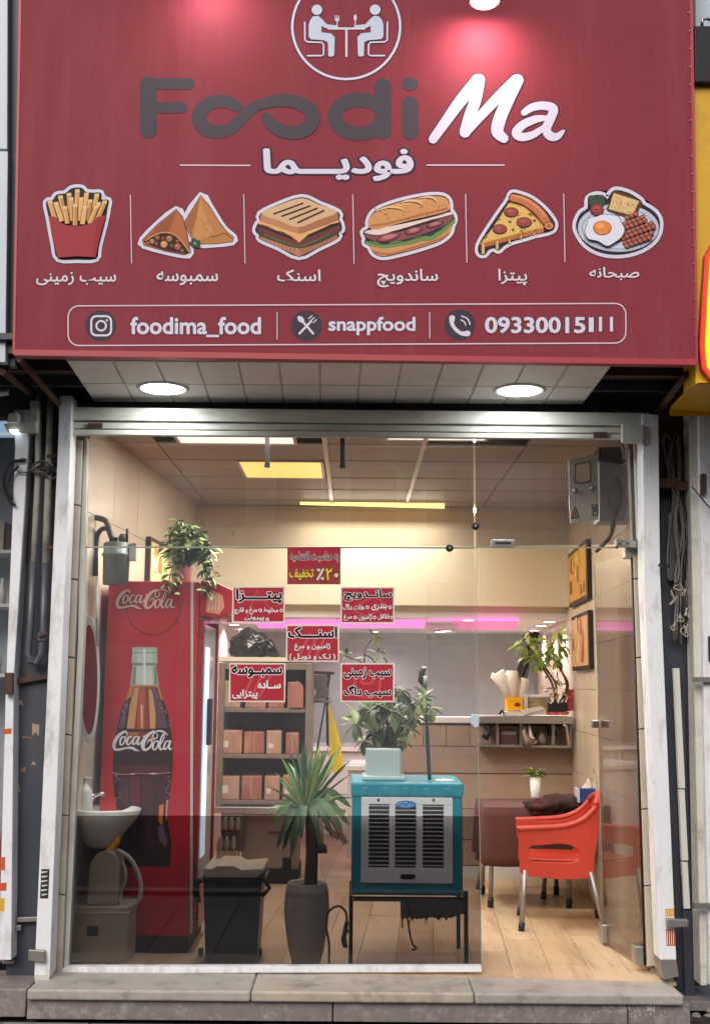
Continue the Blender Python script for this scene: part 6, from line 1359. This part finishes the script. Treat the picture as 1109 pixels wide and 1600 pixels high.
# ---- evaporative cooler on its stand
cl = thing('air_cooler', 'teal evaporative air cooler with white louvred front on a black stand', 'air cooler', PX(636, 1505, .16))
Yc = .10; X0, X1, Z0, Z1 = rect(549, 1232, 723, 1400, Yc)
Xa, Xb, Za, Zb_ = rect(548, 1219, 722, 1246, Yc - .012)
Zt_ = PX(636, 1222, Yc).z
box('body', MT['teal'], cl, X0, X1, Yc, Yc + .5, Z0, Za + .02, bevel=.02, seg=3)
rim_ = box('top_rim', MT['tealD'], cl, X0 - .006, X1 + .006, Yc - .012, Yc + .51, Za, Zt_, bevel=.014, seg=3)
for x_a, x_b in ((567, 577), (597, 608), (628.6, 640), (660, 671.5), (692, 702)):
    box('rim_clip', MT['tealD'], rim_, PX(x_a, 1230, Yc).x, PX(x_b, 1230, Yc).x, Yc - .016, Yc - .006, Za + .01, Za + .05, bevel=.003)
px_ = lambda x, y: PX(x, y, Yc - .012)
pf = [(563, 1246), (706, 1245), (707, 1380), (700, 1381), (570, 1381), (564, 1379)]
XL, XR_, ZL, ZH = rect(564, 1246, 707, 1380, Yc - .012)
mg = [(576, 608), (617, 650), (660, 693)]
xs_ = [XL] + [PX(v_, 1300, Yc - .012).x for g_ in mg for v_ in g_] + [XR_]
zt_, zb2 = PX(636, 1257, Yc - .012).z, PX(636, 1356, Yc - .012).z
for i in range(0, 8, 2): box('front_frame', MT['louvre'], cl, xs_[i], xs_[i + 1], Yc - .014, Yc + .01, zb2, zt_)
box('front_frame', MT['louvre'], cl, XL, XR_, Yc - .0145, Yc + .01, zt_, ZH, bevel=.003); box('front_frame', MT['louvre'], cl, XL, XR_, Yc - .0145, Yc + .01, ZL, zb2, bevel=.003)
for i in (1, 3, 5):
    lb_ = box('louvre_back', MT['black'], cl, xs_[i], xs_[i + 1], Yc - .004, Yc - .001, zb2, zt_)
    nsl = 15
    for k in range(nsl):
        z = zb2 + (zt_ - zb2) * (k + .5) / nsl
        MB().obox(((xs_[i] + xs_[i + 1]) / 2, Yc - .006, z), (1, 0, 0), (0, 1, -.7), (0, .7, 1), (xs_[i + 1] - xs_[i]) / 2 - .001, .006, .0012).build('louvre_slat', MT['louvre'], lb_)
pxprism([(625, 1368), (628, 1366), (646, 1366), (649, 1368), (649, 1371), (646, 1374), (628, 1374), (625, 1371)], Yc - .018, .006).build('handle_slot', MT['black'], cl)
q = Print(Yc - .0155); q.ell(634, 1257, 16, 6, (52, 122, 190), n=24); q.ell(634, 1257, 13, 4, (110, 180, 226), n=20); q.rib([(624, 1259), (630, 1255), (634, 1259), (639, 1254), (644, 1258)], 1.6, (30, 60, 130))
for x in (591, 677): q.poly([(x, 1247), (x + 2.4, 1250), (x, 1253.5), (x - 2.4, 1250)], (40, 40, 44))
q.build('badge', cl)
# stand
sx0, sx1 = PX(545, 1400, .10).x, PX(731, 1400, .10).x
for x_ in (sx0 + .012, sx1 - .012):
    for y_ in (.10, .56): box('stand_leg', MT['black'], cl, x_ - .011, x_ + .011, y_ - .011, y_ + .011, FLOOR, Z0 - (.0 if x_ < 0 else -.03), bevel=.002)
for y_ in (.10, .56): box('stand_rail', MT['black'], cl, sx0 + .024, sx1 - .024, y_ - .009, y_ + .009, Z0 - .028, Z0 - .004, bevel=.002)
for x_ in (sx0 + .012, sx1 - .012): box('stand_rail', MT['black'], cl, x_ - .009, x_ + .009, .112, .548, Z0 - .028, Z0 - .004, bevel=.002)
rg = random.Random(8); top_, bot = [], []
for k in range(33):
    x = 626 + k * 3.1; yb_ = 1436 - max(0, (x - 700)) * .4 + rg.uniform(-3.5, 3.5)
    bot.append((x, yb_))
MB().prism([PX(x, y, .09) for x, y in [(625, 1404), (728, 1404)] + bot[::-1]], (0, .012, 0)).build('ragged_pad', MT['darkcloth'] if False else MT['blackm'], cl)
for x, y1_, w_ in ((628, 1450, 2.5), (664, 1446, 1.2), (640, 1443, 1.5)): MB().tube(pl([(x, 1430), (x + .6, y1_)], .09), w_ / 600, 5).build('loose_thread', MT['black'], cl)
MB().tube([PX(x, y, .1) for x, y in smooth_path([(637, 1436), (640, 1458), (644, 1474), (650, 1482), (643, 1484)], 5)], .006, 6).build('loose_thread', MT['black'], cl)
t = thing('power_cable', 'black power cable looping over the floor beside the cooler stand', 'cable', PX(528, 1500, .12))
MB().tube([PX(x, y, .12) for x, y in smooth_path([(542, 1440), (540, 1425), (530, 1416), (518, 1420), (510, 1432), (510, 1450), (514, 1475), (514, 1506)], 6)], .0065, 7).build('cable_run', MT['cabled'], t)
MB().tube([PX(x, y, .09) for x, y in smooth_path([(542, 1440), (538, 1462), (540, 1480), (536, 1466), (543, 1452)], 5)], [.012] * 21, 7).build('cable_plug', MT['cabled'], t)
t = thing('lid_disc', 'flat white round lid lying on top of the cooler', 'lid', PX(694, 1219, .25)); MB().lathe([(.055, 0), (.058, .006), (.05, .012), (.01, .013)], PX(694, 1221, .25), 24).build('disc', MT['white'], t); MB().lathe([(.01, .013), (.008, .018)], PX(694, 1221, .25), 10).build('disc_knob', MT['white'], t)
t = thing('broom_handle', 'grey pole with a dark hooked tip standing behind the cooler', 'pole', PX(671, 1226, .3))
MB().tube(pl([(671, 1222), (663, 1062)], .28), .011, 10).build('pole', MT['pipe_g'], t); MB().tube(pl([(663, 1072), (658, 1064), (659, 1050), (662, 1044)], .28), [.01, .02, .018, .014], 8).build('hook_head', MT['blackm'], t); MB().tube(pl([(664, 1072), (664, 1056)], .27), .013, 10).build('collar', MT['pipe_w'], t); MB().lathe([(.016, 0), (.016, .01), (.01, .012)], PX(663, 1045, .28), 12).build('tip', MT['white'], t)

# ---- parcel cabinet in the back left, with things on and under it
CY = 2.75
pc = thing('parcel_cabinet', 'tall steel framed cabinet with rows of pinkish parcels behind the fridge', 'cabinet', PX(410, 1375, CY + .3))
Xc0, Xc1 = PX(338, 1200, CY).x, PX(486, 1200, CY).x
zof = lambda y: PX(410, y, CY).z
box('cabinet_back', MT['rackdark'], pc, Xc0, Xc1, CY + .38, CY + .42, zof(1268), zof(1036)); 
for xx in (Xc0, Xc1 - .05): box('side_post', MT['rackframe'], pc, xx, xx + .05, CY - .01, CY + .42, zof(1268), zof(1036), bevel=.004)
box('top_board', MT['bulk'], pc, Xc0 - .02, Xc1 + .02, CY - .02, CY + .44, zof(1034), zof(1027), bevel=.003); box('top_rail', MT['rackframe'], pc, Xc0 + .05, Xc1 - .05, CY - .008, CY + .01, zof(1046), zof(1036), bevel=.002)
pcols = [['buff', 'peach', 'salmon', 'salmon'], ['peach', 'salmon', 'buff', 'salmon'], ['buff', 'salmon', 'buff', 'peach']]
xcut = [[(345, 377), (383, 417), (419, 445), (449, 471)], [(344, 379), (381, 414), (416, 441), (446, 468)], [(342, 375), (377, 410), (413, 438), (441, 466)]]
for r_, (yt, yb_) in enumerate(((1062, 1107), (1141, 1179), (1211, 1251))):
    box('shelf_board', MT['rackframe'], pc, Xc0 + .05, Xc1 - .05, CY, CY + .38, zof(yb_ + 6), zof(yb_), bevel=.002)
    for (a, b2), cn in zip(xcut[r_], pcols[r_]):
        t = thing('parcel', 'pinkish paper parcel on a shelf of the steel cabinet', 'parcel', PX((a + b2) / 2, yb_, CY + .1), 'parcels in the steel cabinet')
        xa2, xb2 = PX(a, yt, CY + .02).x, PX(b2, yt, CY + .02).x
        zz = zof(yb_) + .001
        t['label'] = ['pale', 'orange', 'pink', 'rosy'][['buff', 'peach', 'salmon', 'x'].index(cn)] + ' paper parcel, ' + ['first', 'second', 'third', 'fourth'][[x[0] for x in xcut[r_]].index(a)] + ' from the left on the ' + ['top', 'middle', 'bottom'][r_] + ' shelf of the steel cabinet'
        pb_ = box('parcel_body', MT[cn], t, xa2 + .003, xb2 - .003, CY + .02, CY + .3, zz, zof(yt) - random.uniform(0, .02), bevel=.008)
        if random.random() < .6: box('parcel_label', MT['paper'], pb_, xa2 + .02, xa2 + .02 + random.uniform(.03, .06), CY + .0165, CY + .021, zz + .05, zz + .05 + random.uniform(.03, .07))
        box('parcel_seam', MT['buff'], pb_, (xa2 + xb2) / 2 - .004, (xa2 + xb2) / 2 + .004, CY + .017, CY + .021, zz + .01, zof(yt) - .01)
pxprism([(453, 1070), (465, 1064), (474, 1072), (474, 1106), (452, 1106)], CY - .02, .02).build('arched_parcel_label', MT['salmon'], pc, bevel=.003)
q = Print(CY - .03)
t = thing('black_bag', 'shiny black knotted bin bag lying on top of the steel cabinet', 'bag', PX(398, 1027, CY + .15))
bm = bmesh.new(); bmesh.ops.create_icosphere(bm, subdivisions=4, radius=1)
rn = random.Random(2); from mathutils import noise as N_
vs = []; 
for v_ in bm.verts:
    c_ = v_.co; k = 1 + .22 * N_.noise(c_ * 2.4) + .12 * N_.noise(c_ * 6) + .05 * abs(N_.noise(c_ * 14))
    vs.append((c_.x * .17 * k, c_.y * .15 * k, max(-.08, c_.z * .125 * k * (1.1 - .35 * max(0, c_.x)))))
fs = [[v_.index for v_ in f_.verts] for f_ in bm.faces]; bm.free()
c = PX(393, 1011, CY + .15); MB().add([Vector(p_) + c for p_ in vs], fs, True).build('bag_body', MT['bag'], t)
MB().tube(pl([(415, 1005), (425, 1018), (436, 1026)], CY + .1), [.06, .05, .015], 9).build('bag_tail', MT['bag'], t); MB().tube(pl([(366, 1004), (362, 1001), (364, 1008)], CY + .1), [.02, .03, .01], 7).build('knot', MT['bag'], t)
q = Print(CY - .03); q.poly([(387, 1003), (395, 1008), (388, 1013)], (210, 205, 205)); q.build('printed_mark', t)
# counter beneath
co = thing('steel_counter', 'low stainless counter with a dark base under the parcel cabinet', 'counter', PX(410, 1380, CY))
box('counter_top', MT['steel'], co, Xc0 - .05, PX(476, 1262, CY - .1).x, CY - .12, CY + .45, zof(1269), zof(1259), bevel=.004)
box('front_panel', MT['steel'], co, PX(380, 1300, CY).x, PX(455, 1300, CY).x, CY - .06, CY + .4, FLOOR + .1, zof(1272), bevel=.004)
box('front_panel', MT['rackframe'], co, PX(456, 1300, CY).x, PX(466, 1300, CY).x, CY - .07, CY + .4, FLOOR + .1, zof(1270), bevel=.003)
box('dark_base', MT['blackm'], co, Xc0, PX(468, 1300, CY).x, CY - .1, CY + .4, FLOOR, FLOOR + .1)
box('pull_bar', MT['chrome'], co, PX(420, 1300, CY).x, PX(440, 1300, CY).x, CY - .085, CY - .065, zof(1300), zof(1297)); box('socket_box', MT['blackm'], co, PX(443, 1300, CY).x, PX(457, 1300, CY).x, CY - .08, CY - .06, zof(1368), zof(1338))
for (x0, y0, x1, y1, m, lab) in ((345, 1268, 380, 1330, 'rackdark', 'dark crate of bottles standing left of the steel counter'), (338, 1320, 372, 1352, 'cream', 'pale tub on the floor left of the steel counter')):
    t = thing('crate' if m == 'rackdark' else 'tub', lab, 'crate' if m == 'rackdark' else 'tub', PX((x0 + x1) / 2, y1, CY - .2)); pxbox(x0, y0, x1, y1 if m == 'rackdark' else 1366, CY - .22, .12).build('body', MT[m], t, bevel=.008)
    for k in range(3): c = PX(x0 + 7 + k * 10, y0 + 22 if m == 'rackdark' else y0, CY - .23); MB().lathe([(.024, -.03), (.026, .02), (.012, .05), (.012, .06)], c, 10).build('bottle_top', MT['steeld'], t)
# hanger rack with mops
hk = thing('hanger_rack', 'dark metal rack of coat hangers on a pole behind the steel cabinet', 'rack', PX(490, 1330, 3.4))
HY = 3.35
MB().tube(pl([(484, 1045), (484, 1330)], HY), .02, 8).build('pole', MT['blackm'], hk); MB().tube(pl([(482, 1050), (522, 1052)], HY), .014, 6).build('cross_bar', MT['rust'], hk); MB().tube(pl([(484, 1095), (518, 1096)], HY), .016, 6).build('cross_bar', MT['steeld'], hk)
MB().tube(pl([(516, 1052), (506, 1110), (494, 1180)], HY + .02), .008, 6).build('strut', MT['black'], hk); MB().tube(pl([(512, 1052), (511, 1110), (512, 1165)], HY), .012, 6).build('strut', MT['blackm'], hk)
for k in range(6): MB().tube([PX(x + k * 3.5, y, HY - .03) for x, y in smooth_path([(490, 1054), (493, 1060), (491, 1072), (496, 1082), (490, 1092)], 4)], .009, 5).build('hanger', MT['steeld'], hk)
t = thing('yellow_rag', 'yellow cleaning cloth hanging in a long triangle on the rack', 'cloth', PX(525, 1206, 3.3))
MB().prism(pl([(512, 1103), (515, 1104), (524, 1130), (533, 1168), (537, 1206), (522, 1208), (514, 1196), (516, 1160), (514, 1130)], 3.28), (0, .03, 0)).build('cloth_fold', MT['yellow'], t, bevel=.004); MB().prism(pl([(520, 1140), (528, 1160), (534, 1200), (522, 1212), (526, 1180)], 3.265), (0, .012, 0)).build('cloth_fold', MT['yellow'], t)
t = thing('mop', 'two slanted metal mop handles leaning by the white cabinet', 'mop', PX(520, 1330, 3.2))
for P_ in ([(512, 1268), (540, 1318)], [(508, 1290), (530, 1310)], [(500, 1280), (502, 1328)]): MB().tube(pl(P_, 3.1), .02, 8).build('handle', MT['rackframe'], t)
MB().tube(pl([(498, 1276), (520, 1262), (540, 1268)], 3.1), .016, 8).build('cross_handle', MT['steeld'], t); MB().lathe([(.05, 0), (.04, .05), (.02, .07)], PX(502, 1332, 3.1), 10).build('mop_head', MT['blackm'], t)
t = thing('white_cabinet', 'white moulded cabinet door half hidden behind the cooler', 'cabinet', PX(590, 1330, 3.3))
X0, X1, Z0, Z1 = rect(543, 1192, 622, 1330, 3.3); box('carcass', MT['white'], t, X0, X1, 3.3, 3.7, Z0 - .05, Z1, bevel=.01); box('door_panel', MT['gyp'], t, X0 + .02, X1 - .05, 3.285, 3.3, Z0 + .02, Z1 - .09, bevel=.006); box('top_trim', MT['gyp'], t, X0 - .02, X1 + .02, 3.27, 3.72, Z1 - .06, Z1 - .02, bevel=.004)
# ---- left pane joint of the back glass: thin standing rod near the passage
# ---- table, chairs
TYY = 1.75
tb = thing('cafe_table', 'small table draped in dark red cloth behind the orange chair', 'table', (PX(830, 1400, TYY).x, TYY + .3, FLOOR))
X0, X1, Z0, Z1 = rect(757, 1264, 916, 1300, TYY); zc = PX(830, 1262, TYY).z; zd = PX(830, 1352, TYY).z
rc_ = random.Random(3)
def drape(u_, v_):
    # skirt running round the table: u along the outline, v downwards
    P4 = [(X0, TYY), (X1, TYY), (X1, TYY + .6), (X0, TYY + .6), (X0, TYY)]; L = u_ * 4; i = min(3, int(L)); f_ = L - i
    x, y = P4[i][0] + (P4[i + 1][0] - P4[i][0]) * f_, P4[i][1] + (P4[i + 1][1] - P4[i][1]) * f_
    cx_, cy_ = (X0 + X1) / 2, TYY + .3; s_ = 1 + v_ * (.05 + .03 * math.sin(u_ * 60)); return (cx_ + (x - cx_) * s_, cy_ + (y - cy_) * s_, zc - v_ * (zc - zd) * (1 + .03 * math.sin(u_ * 23)))
MB().sheet(drape, 96, 6).build('cloth_skirt', MT['cloth'], tb, solid=.004)
box('table_top', MT['cloth'], tb, X0 - .002, X1 + .002, TYY - .002, TYY + .602, zc - .025, zc + .002, bevel=.008)
for x_, y_ in ((X0 + .06, TYY + .05), (X1 - .1, TYY + .05), (X0 + .06, TYY + .55), (X1 - .1, TYY + .55)):
    lg_ = MB().tube([(x_, y_, zc - .03), (x_ - .02, y_, FLOOR + .05)], .016, 8).build('leg', MT['steeld'], tb); MB().lathe([(.02, 0), (.022, .04), (.018, .06)], (x_ - .02, y_, FLOOR), 10).build('leg_cap', MT['black'], lg_)
MB().tube([(X0 + .04, TYY + .05, zc - .2), (X0 + .0, TYY + .5, FLOOR + .05)], .016, 8).build('leg', MT['steeld'], tb)
t = thing('fur_jacket', 'rumpled dark brown and red jacket thrown over the table', 'jacket', (PX(870, 1262, TYY).x, TYY + .1, zc))
for k, (x, y, rx_, rz) in enumerate(((850, 1258, .13, .05), (878, 1254, .16, .055), (905, 1258, .13, .05), (838, 1266, .07, .045), (868, 1268, .15, .04))):
    c = PX(x, y, TYY + .0 + .02 * k); bm = bmesh.new(); bmesh.ops.create_icosphere(bm, subdivisions=3, radius=1)
    vs = [c + Vector((v_.co.x * rx_, v_.co.y * .12, v_.co.z * rz)) * (1 + .3 * N_.noise(v_.co * 3 + Vector((k, 0, 0))) + .12 * N_.noise(v_.co * 9)) - c * (.3 * N_.noise(v_.co * 3 + Vector((k, 0, 0))) + .12 * N_.noise(v_.co * 9)) for v_ in bm.verts] if False else [c + Vector((v_.co.x * rx_, v_.co.y * .12, v_.co.z * rz)) * (1 + .3 * N_.noise(v_.co * 3 + Vector((k, 0, 0))) + .12 * N_.noise(v_.co * 9)) for v_ in bm.verts]
    fs = [[v_.index for v_ in f_.verts] for f_ in bm.faces]; bm.free(); MB().add(vs, fs, True).build(['sleeve', 'jacket_body', 'collar', 'sleeve', 'jacket_body'][k], MT['darkcloth'], t)
t = thing('small_potted_plant', 'small leafy plant in a white tapered pot on the cafe table', 'plant', PX(836, 1246, TYY + .12))
c = PX(836, 1245, TYY + .1); c.z = zc + .001; hp = PX(836, 1214, TYY + .1).z - c.z
MB().lathe([(.028, 0), (.034, hp * .5), (.040, hp), (.034, hp), (.032, hp * .9)], c, 20).build('pot', MT['porcelain'], t)
dl_ = c + Vector((0, 0, hp))
for k in range(22):
    a = k * 2.4; put_leaf(t, random.choice(lm), dl_ + Vector((0, 0, random.uniform(0, .03))), (math.cos(a), math.sin(a), random.uniform(.1, 1.0)), random.uniform(.06, .1), random.uniform(-.5, .5))
t = thing('tissue_box', 'blue and white tissue box with a tissue sticking out on the table', 'tissue box', PX(917, 1244, TYY))
c0 = PX(902, 1244, TYY - .1); X0t, X1t, Z0t, Z1t = rect(902, 1222, 930, 1244, TYY - .1)
box('tissue_carton', MT['blue'], t, X0t + .015, X1t, TYY - .1, TYY + .02, zc + .045, zc + .045 + (Z1t - Z0t), bevel=.003); box('carton_side', MT['bluewhite'], t, X0t, X0t + .014, TYY - .099, TYY + .02, zc + .045, zc + .045 + (Z1t - Z0t), bevel=.002)
zz = zc + .045 + (Z1t - Z0t)
MB().prism([(X0t + .04, TYY - .05, zz), (X0t + .10, TYY - .05, zz), (X0t + .105, TYY - .04, zz + .035), (X0t + .085, TYY - .05, zz + .07), (X0t + .07, TYY - .04, zz + .03)], (0, .02, 0)).build('tissue', MT['paper'], t)
t = thing('thin_bottle', 'thin dark bottle with a pale shoulder behind the tissue box', 'bottle', PX(929, 1244, TYY + .15))
c = PX(930, 1244, TYY + .1); c.z = zc; MB().lathe([(.02, 0), (.02, .14), (.008, .19), (.008, .24), (.01, .245)], c, 12).build('bottle_body', MT['pipe_w'], t); MB().lathe([(.011, .225), (.011, .26)], c, 10).build('cap', MT['black'], t)

def chair(label, org, rz, group):
    t = thing('plastic_chair', label, 'chair', org, group)
    W2_ = .235
    def add(name, mb, mat, par=None, **k): return mb.build(name, mat, par or t, **k)
    o = Vector(org); off = lambda p_: Vector(p_) + o
    def side(yv):
        out = smooth_path([(-.25, .60), (-.10, .605), (.05, .615), (.16, .66), (.235, .74), (.25, .70), (.235, .55), (.21, .40), (.20, .33), (.05, .31), (-.10, .315), (-.225, .33), (-.24, .40), (-.235, .50)], 3, True)
        inn = smooth_path([(-.17, .50), (-.10, .51), (.00, .52), (.06, .515), (.10, .50), (.125, .48), (.13, .455), (.12, .43), (.09, .415), (.03, .41), (-.06, .41), (-.14, .41), (-.17, .42), (-.18, .46)], 3, True)
        return MB().ring([off((x, yv, z)) for x, z in out], [off((x, yv, z)) for x, z in inn], (0, .018, 0))
    for s_ in (-1, 1):
        add('side_panel', side(s_ * W2_ - .009), MT['chair'], bevel=.004)
        add('armrest', MB().tube([off((x, s_ * (W2_ + .006), z)) for x, z in smooth_path([(-.255, .605), (-.10, .615), (.05, .63), (.16, .675), (.235, .75)], 4)], [.017] * 17, 8), MT['chair'])
        g_ = add('leg', MB().tube([off((-.205, s_ * W2_, .36)), off((-.235, s_ * (W2_ + .01), .0))], .016, 10), MT['steeld'])
        add('leg_cap', MB().tube([off((-.2315, s_ * (W2_ + .009), .045)), off((-.235, s_ * (W2_ + .01), .0))], .020, 10), MT['black'], g_)
        g_ = add('leg', MB().tube([off((.19, s_ * W2_, .36)), off((.27, s_ * (W2_ + .01), .0))], .016, 10), MT['steeld'])
        add('leg_cap', MB().tube([off((.261, s_ * (W2_ + .009), .045)), off((.27, s_ * (W2_ + .01), .0))], .020, 10), MT['black'], g_)
    add('seat', MB().sheet(lambda u, v: off((-.23 + .42 * u, -.22 + .44 * v, .42 - .03 * math.sin(math.pi * u) * math.sin(math.pi * v) - (.03 if u < .06 else 0))), 12, 8), MT['chair'], solid=.012)
    add('back_rail', MB().tube([off((.235 + .03 * math.cos(math.pi * k / 10 - math.pi / 2), -W2_ + 2 * W2_ * k / 10, .75 + .05 * math.sin(math.pi * k / 10))) for k in range(11)], .024, 8), MT['chair'])
    for k in range(8):
        y_ = -W2_ + .04 + k * .056; add('back_slat', MB().obox(off((.225, y_, .59)), (.12, 0, 1), (0, 1, 0), (1, 0, -.12), .18, .017, .006), MT['chair'])
    t.rotation_euler.z = rz
    return t
cX = PX(880, 1400, 1.05).x
chair('orange red plastic armchair with metal legs nearest the doorway', Vector((cX + .0, 1.26, FLOOR)), R(-7), 'orange plastic chairs at the cafe table')
chair('orange red plastic armchair on the far side of the table', Vector((PX(878, 1400, 2.5).x, 2.40, FLOOR)), R(8), 'orange plastic chairs at the cafe table')
# ---- meter cabinet above the doorway
mc = thing('meter_cabinet', 'open pale metal meter cabinet with warning triangle behind the upper glass', 'cabinet', PX(930, 820, .25))
MY = .22
hole = [(899, 726), (921, 721), (922, 750), (919, 753), (902, 755), (898, 752)]
outl = [(888, 718), (933, 709), (935, 790), (934, 812), (891, 818), (889, 790)]
MB().ring([PX(x, y, MY) for x, y in outl], [PX(x, y, MY) for x, y in hole], (0, .012, 0)).build('door_leaf', MT['meterw'], mc)
MB().ring([PX(x, y, MY - .002) for x, y in grow_poly(hole, 1.5)], [PX(x, y, MY - .002) for x, y in grow_poly(hole, -1)], (0, .01, 0)).build('window_gasket', MT['rackdark'], mc)
q = Print(MY - .001)
q.poly([(898, 789), (905, 809), (891, 811)], (60, 46, 40)); q.poly([(898, 793), (902.5, 808), (893, 809)], (222, 150, 60)); q.rib([(898, 797), (897.5, 805)], 1.2, (60, 40, 30), smooth=False)
q.poly([(923, 788), (934, 787), (934, 806), (925, 807)], (120, 126, 116)); q.ell(928, 790, 2, 1.5, (230, 230, 225)); q.ell(929, 802, 2.5, 2, (230, 230, 225)); q.build('warning_print', mc)
for x, y in ((898, 767), (925, 763)): MB().lathe([(.016, 0), (.016, -.008), (.009, -.02)], PX(x, y, MY), 12, 'y').build('lock_knob', MT['steeld'], mc)
pxprism([(935, 720), (975, 726), (985, 725), (985, 815), (936, 815)], MY + .02, .16).build('cabinet_box', MT['metbox'], mc, bevel=.004)
pxprism([(935, 699), (970, 698), (975, 724), (935, 719)], MY + .04, .12).build('dark_top_box', MT['blackm'], mc, bevel=.003)
for P_ in ([(962, 745), (952, 765), (947, 780), (958, 795)], [(968, 750), (962, 780), (957, 800), (952, 840)], [(964, 745), (968, 770), (962, 800), (956, 822)], [(972, 760), (968, 790), (960, 815)], [(966, 690), (974, 700), (972, 716), (978, 722)]): MB().tube([PX(x, y, MY - .01) for x, y in smooth_path(P_, 5)], .006, 6).build('cable_run', MT['cable'], mc)
MB().tube([PX(x, y, MY) for x, y in smooth_path([(957, 800), (958, 822), (950, 842), (930, 862)], 5)], [.012] * 16, 7).build('cable_duct', MT['rackdark'], mc)

sc_ = random.Random(12); m_ = MB()
for k in range(60):
    x, y = sc_.uniform(.45, 1.5), sc_.uniform(.1, 1.6); r_ = sc_.uniform(.002, .006)
    m_.add([(x + r_ * math.cos(t_), y + r_ * math.sin(t_), FLOOR + .001) for t_ in (0, 1.6, 3.1, 4.7)] + [(x, y, FLOOR + .003)], [(0, 1, 4), (1, 2, 4), (2, 3, 4), (3, 0, 4)])
m_.build('floor_crumbs', MT['soil'], None, kind='stuff', label='dark crumbs and grit scattered on the floor by the doorway')
g_ = MB()
for k in range(160):
    x, y = sc_.uniform(-1.8, 2.0), sc_.uniform(-.9, -.42); r_ = sc_.uniform(.003, .009)
    g_.add([(x + r_ * math.cos(t_), y + r_ * math.sin(t_), GROUND) for t_ in (0, 1.6, 3.1, 4.7)] + [(x, y, GROUND + r_)], [(0, 1, 4), (1, 2, 4), (2, 3, 4), (3, 0, 4)])
g_.build('pavement_grit', MT['paving2'], None, kind='stuff', label='small grit lying on the pavement at the foot of the step')
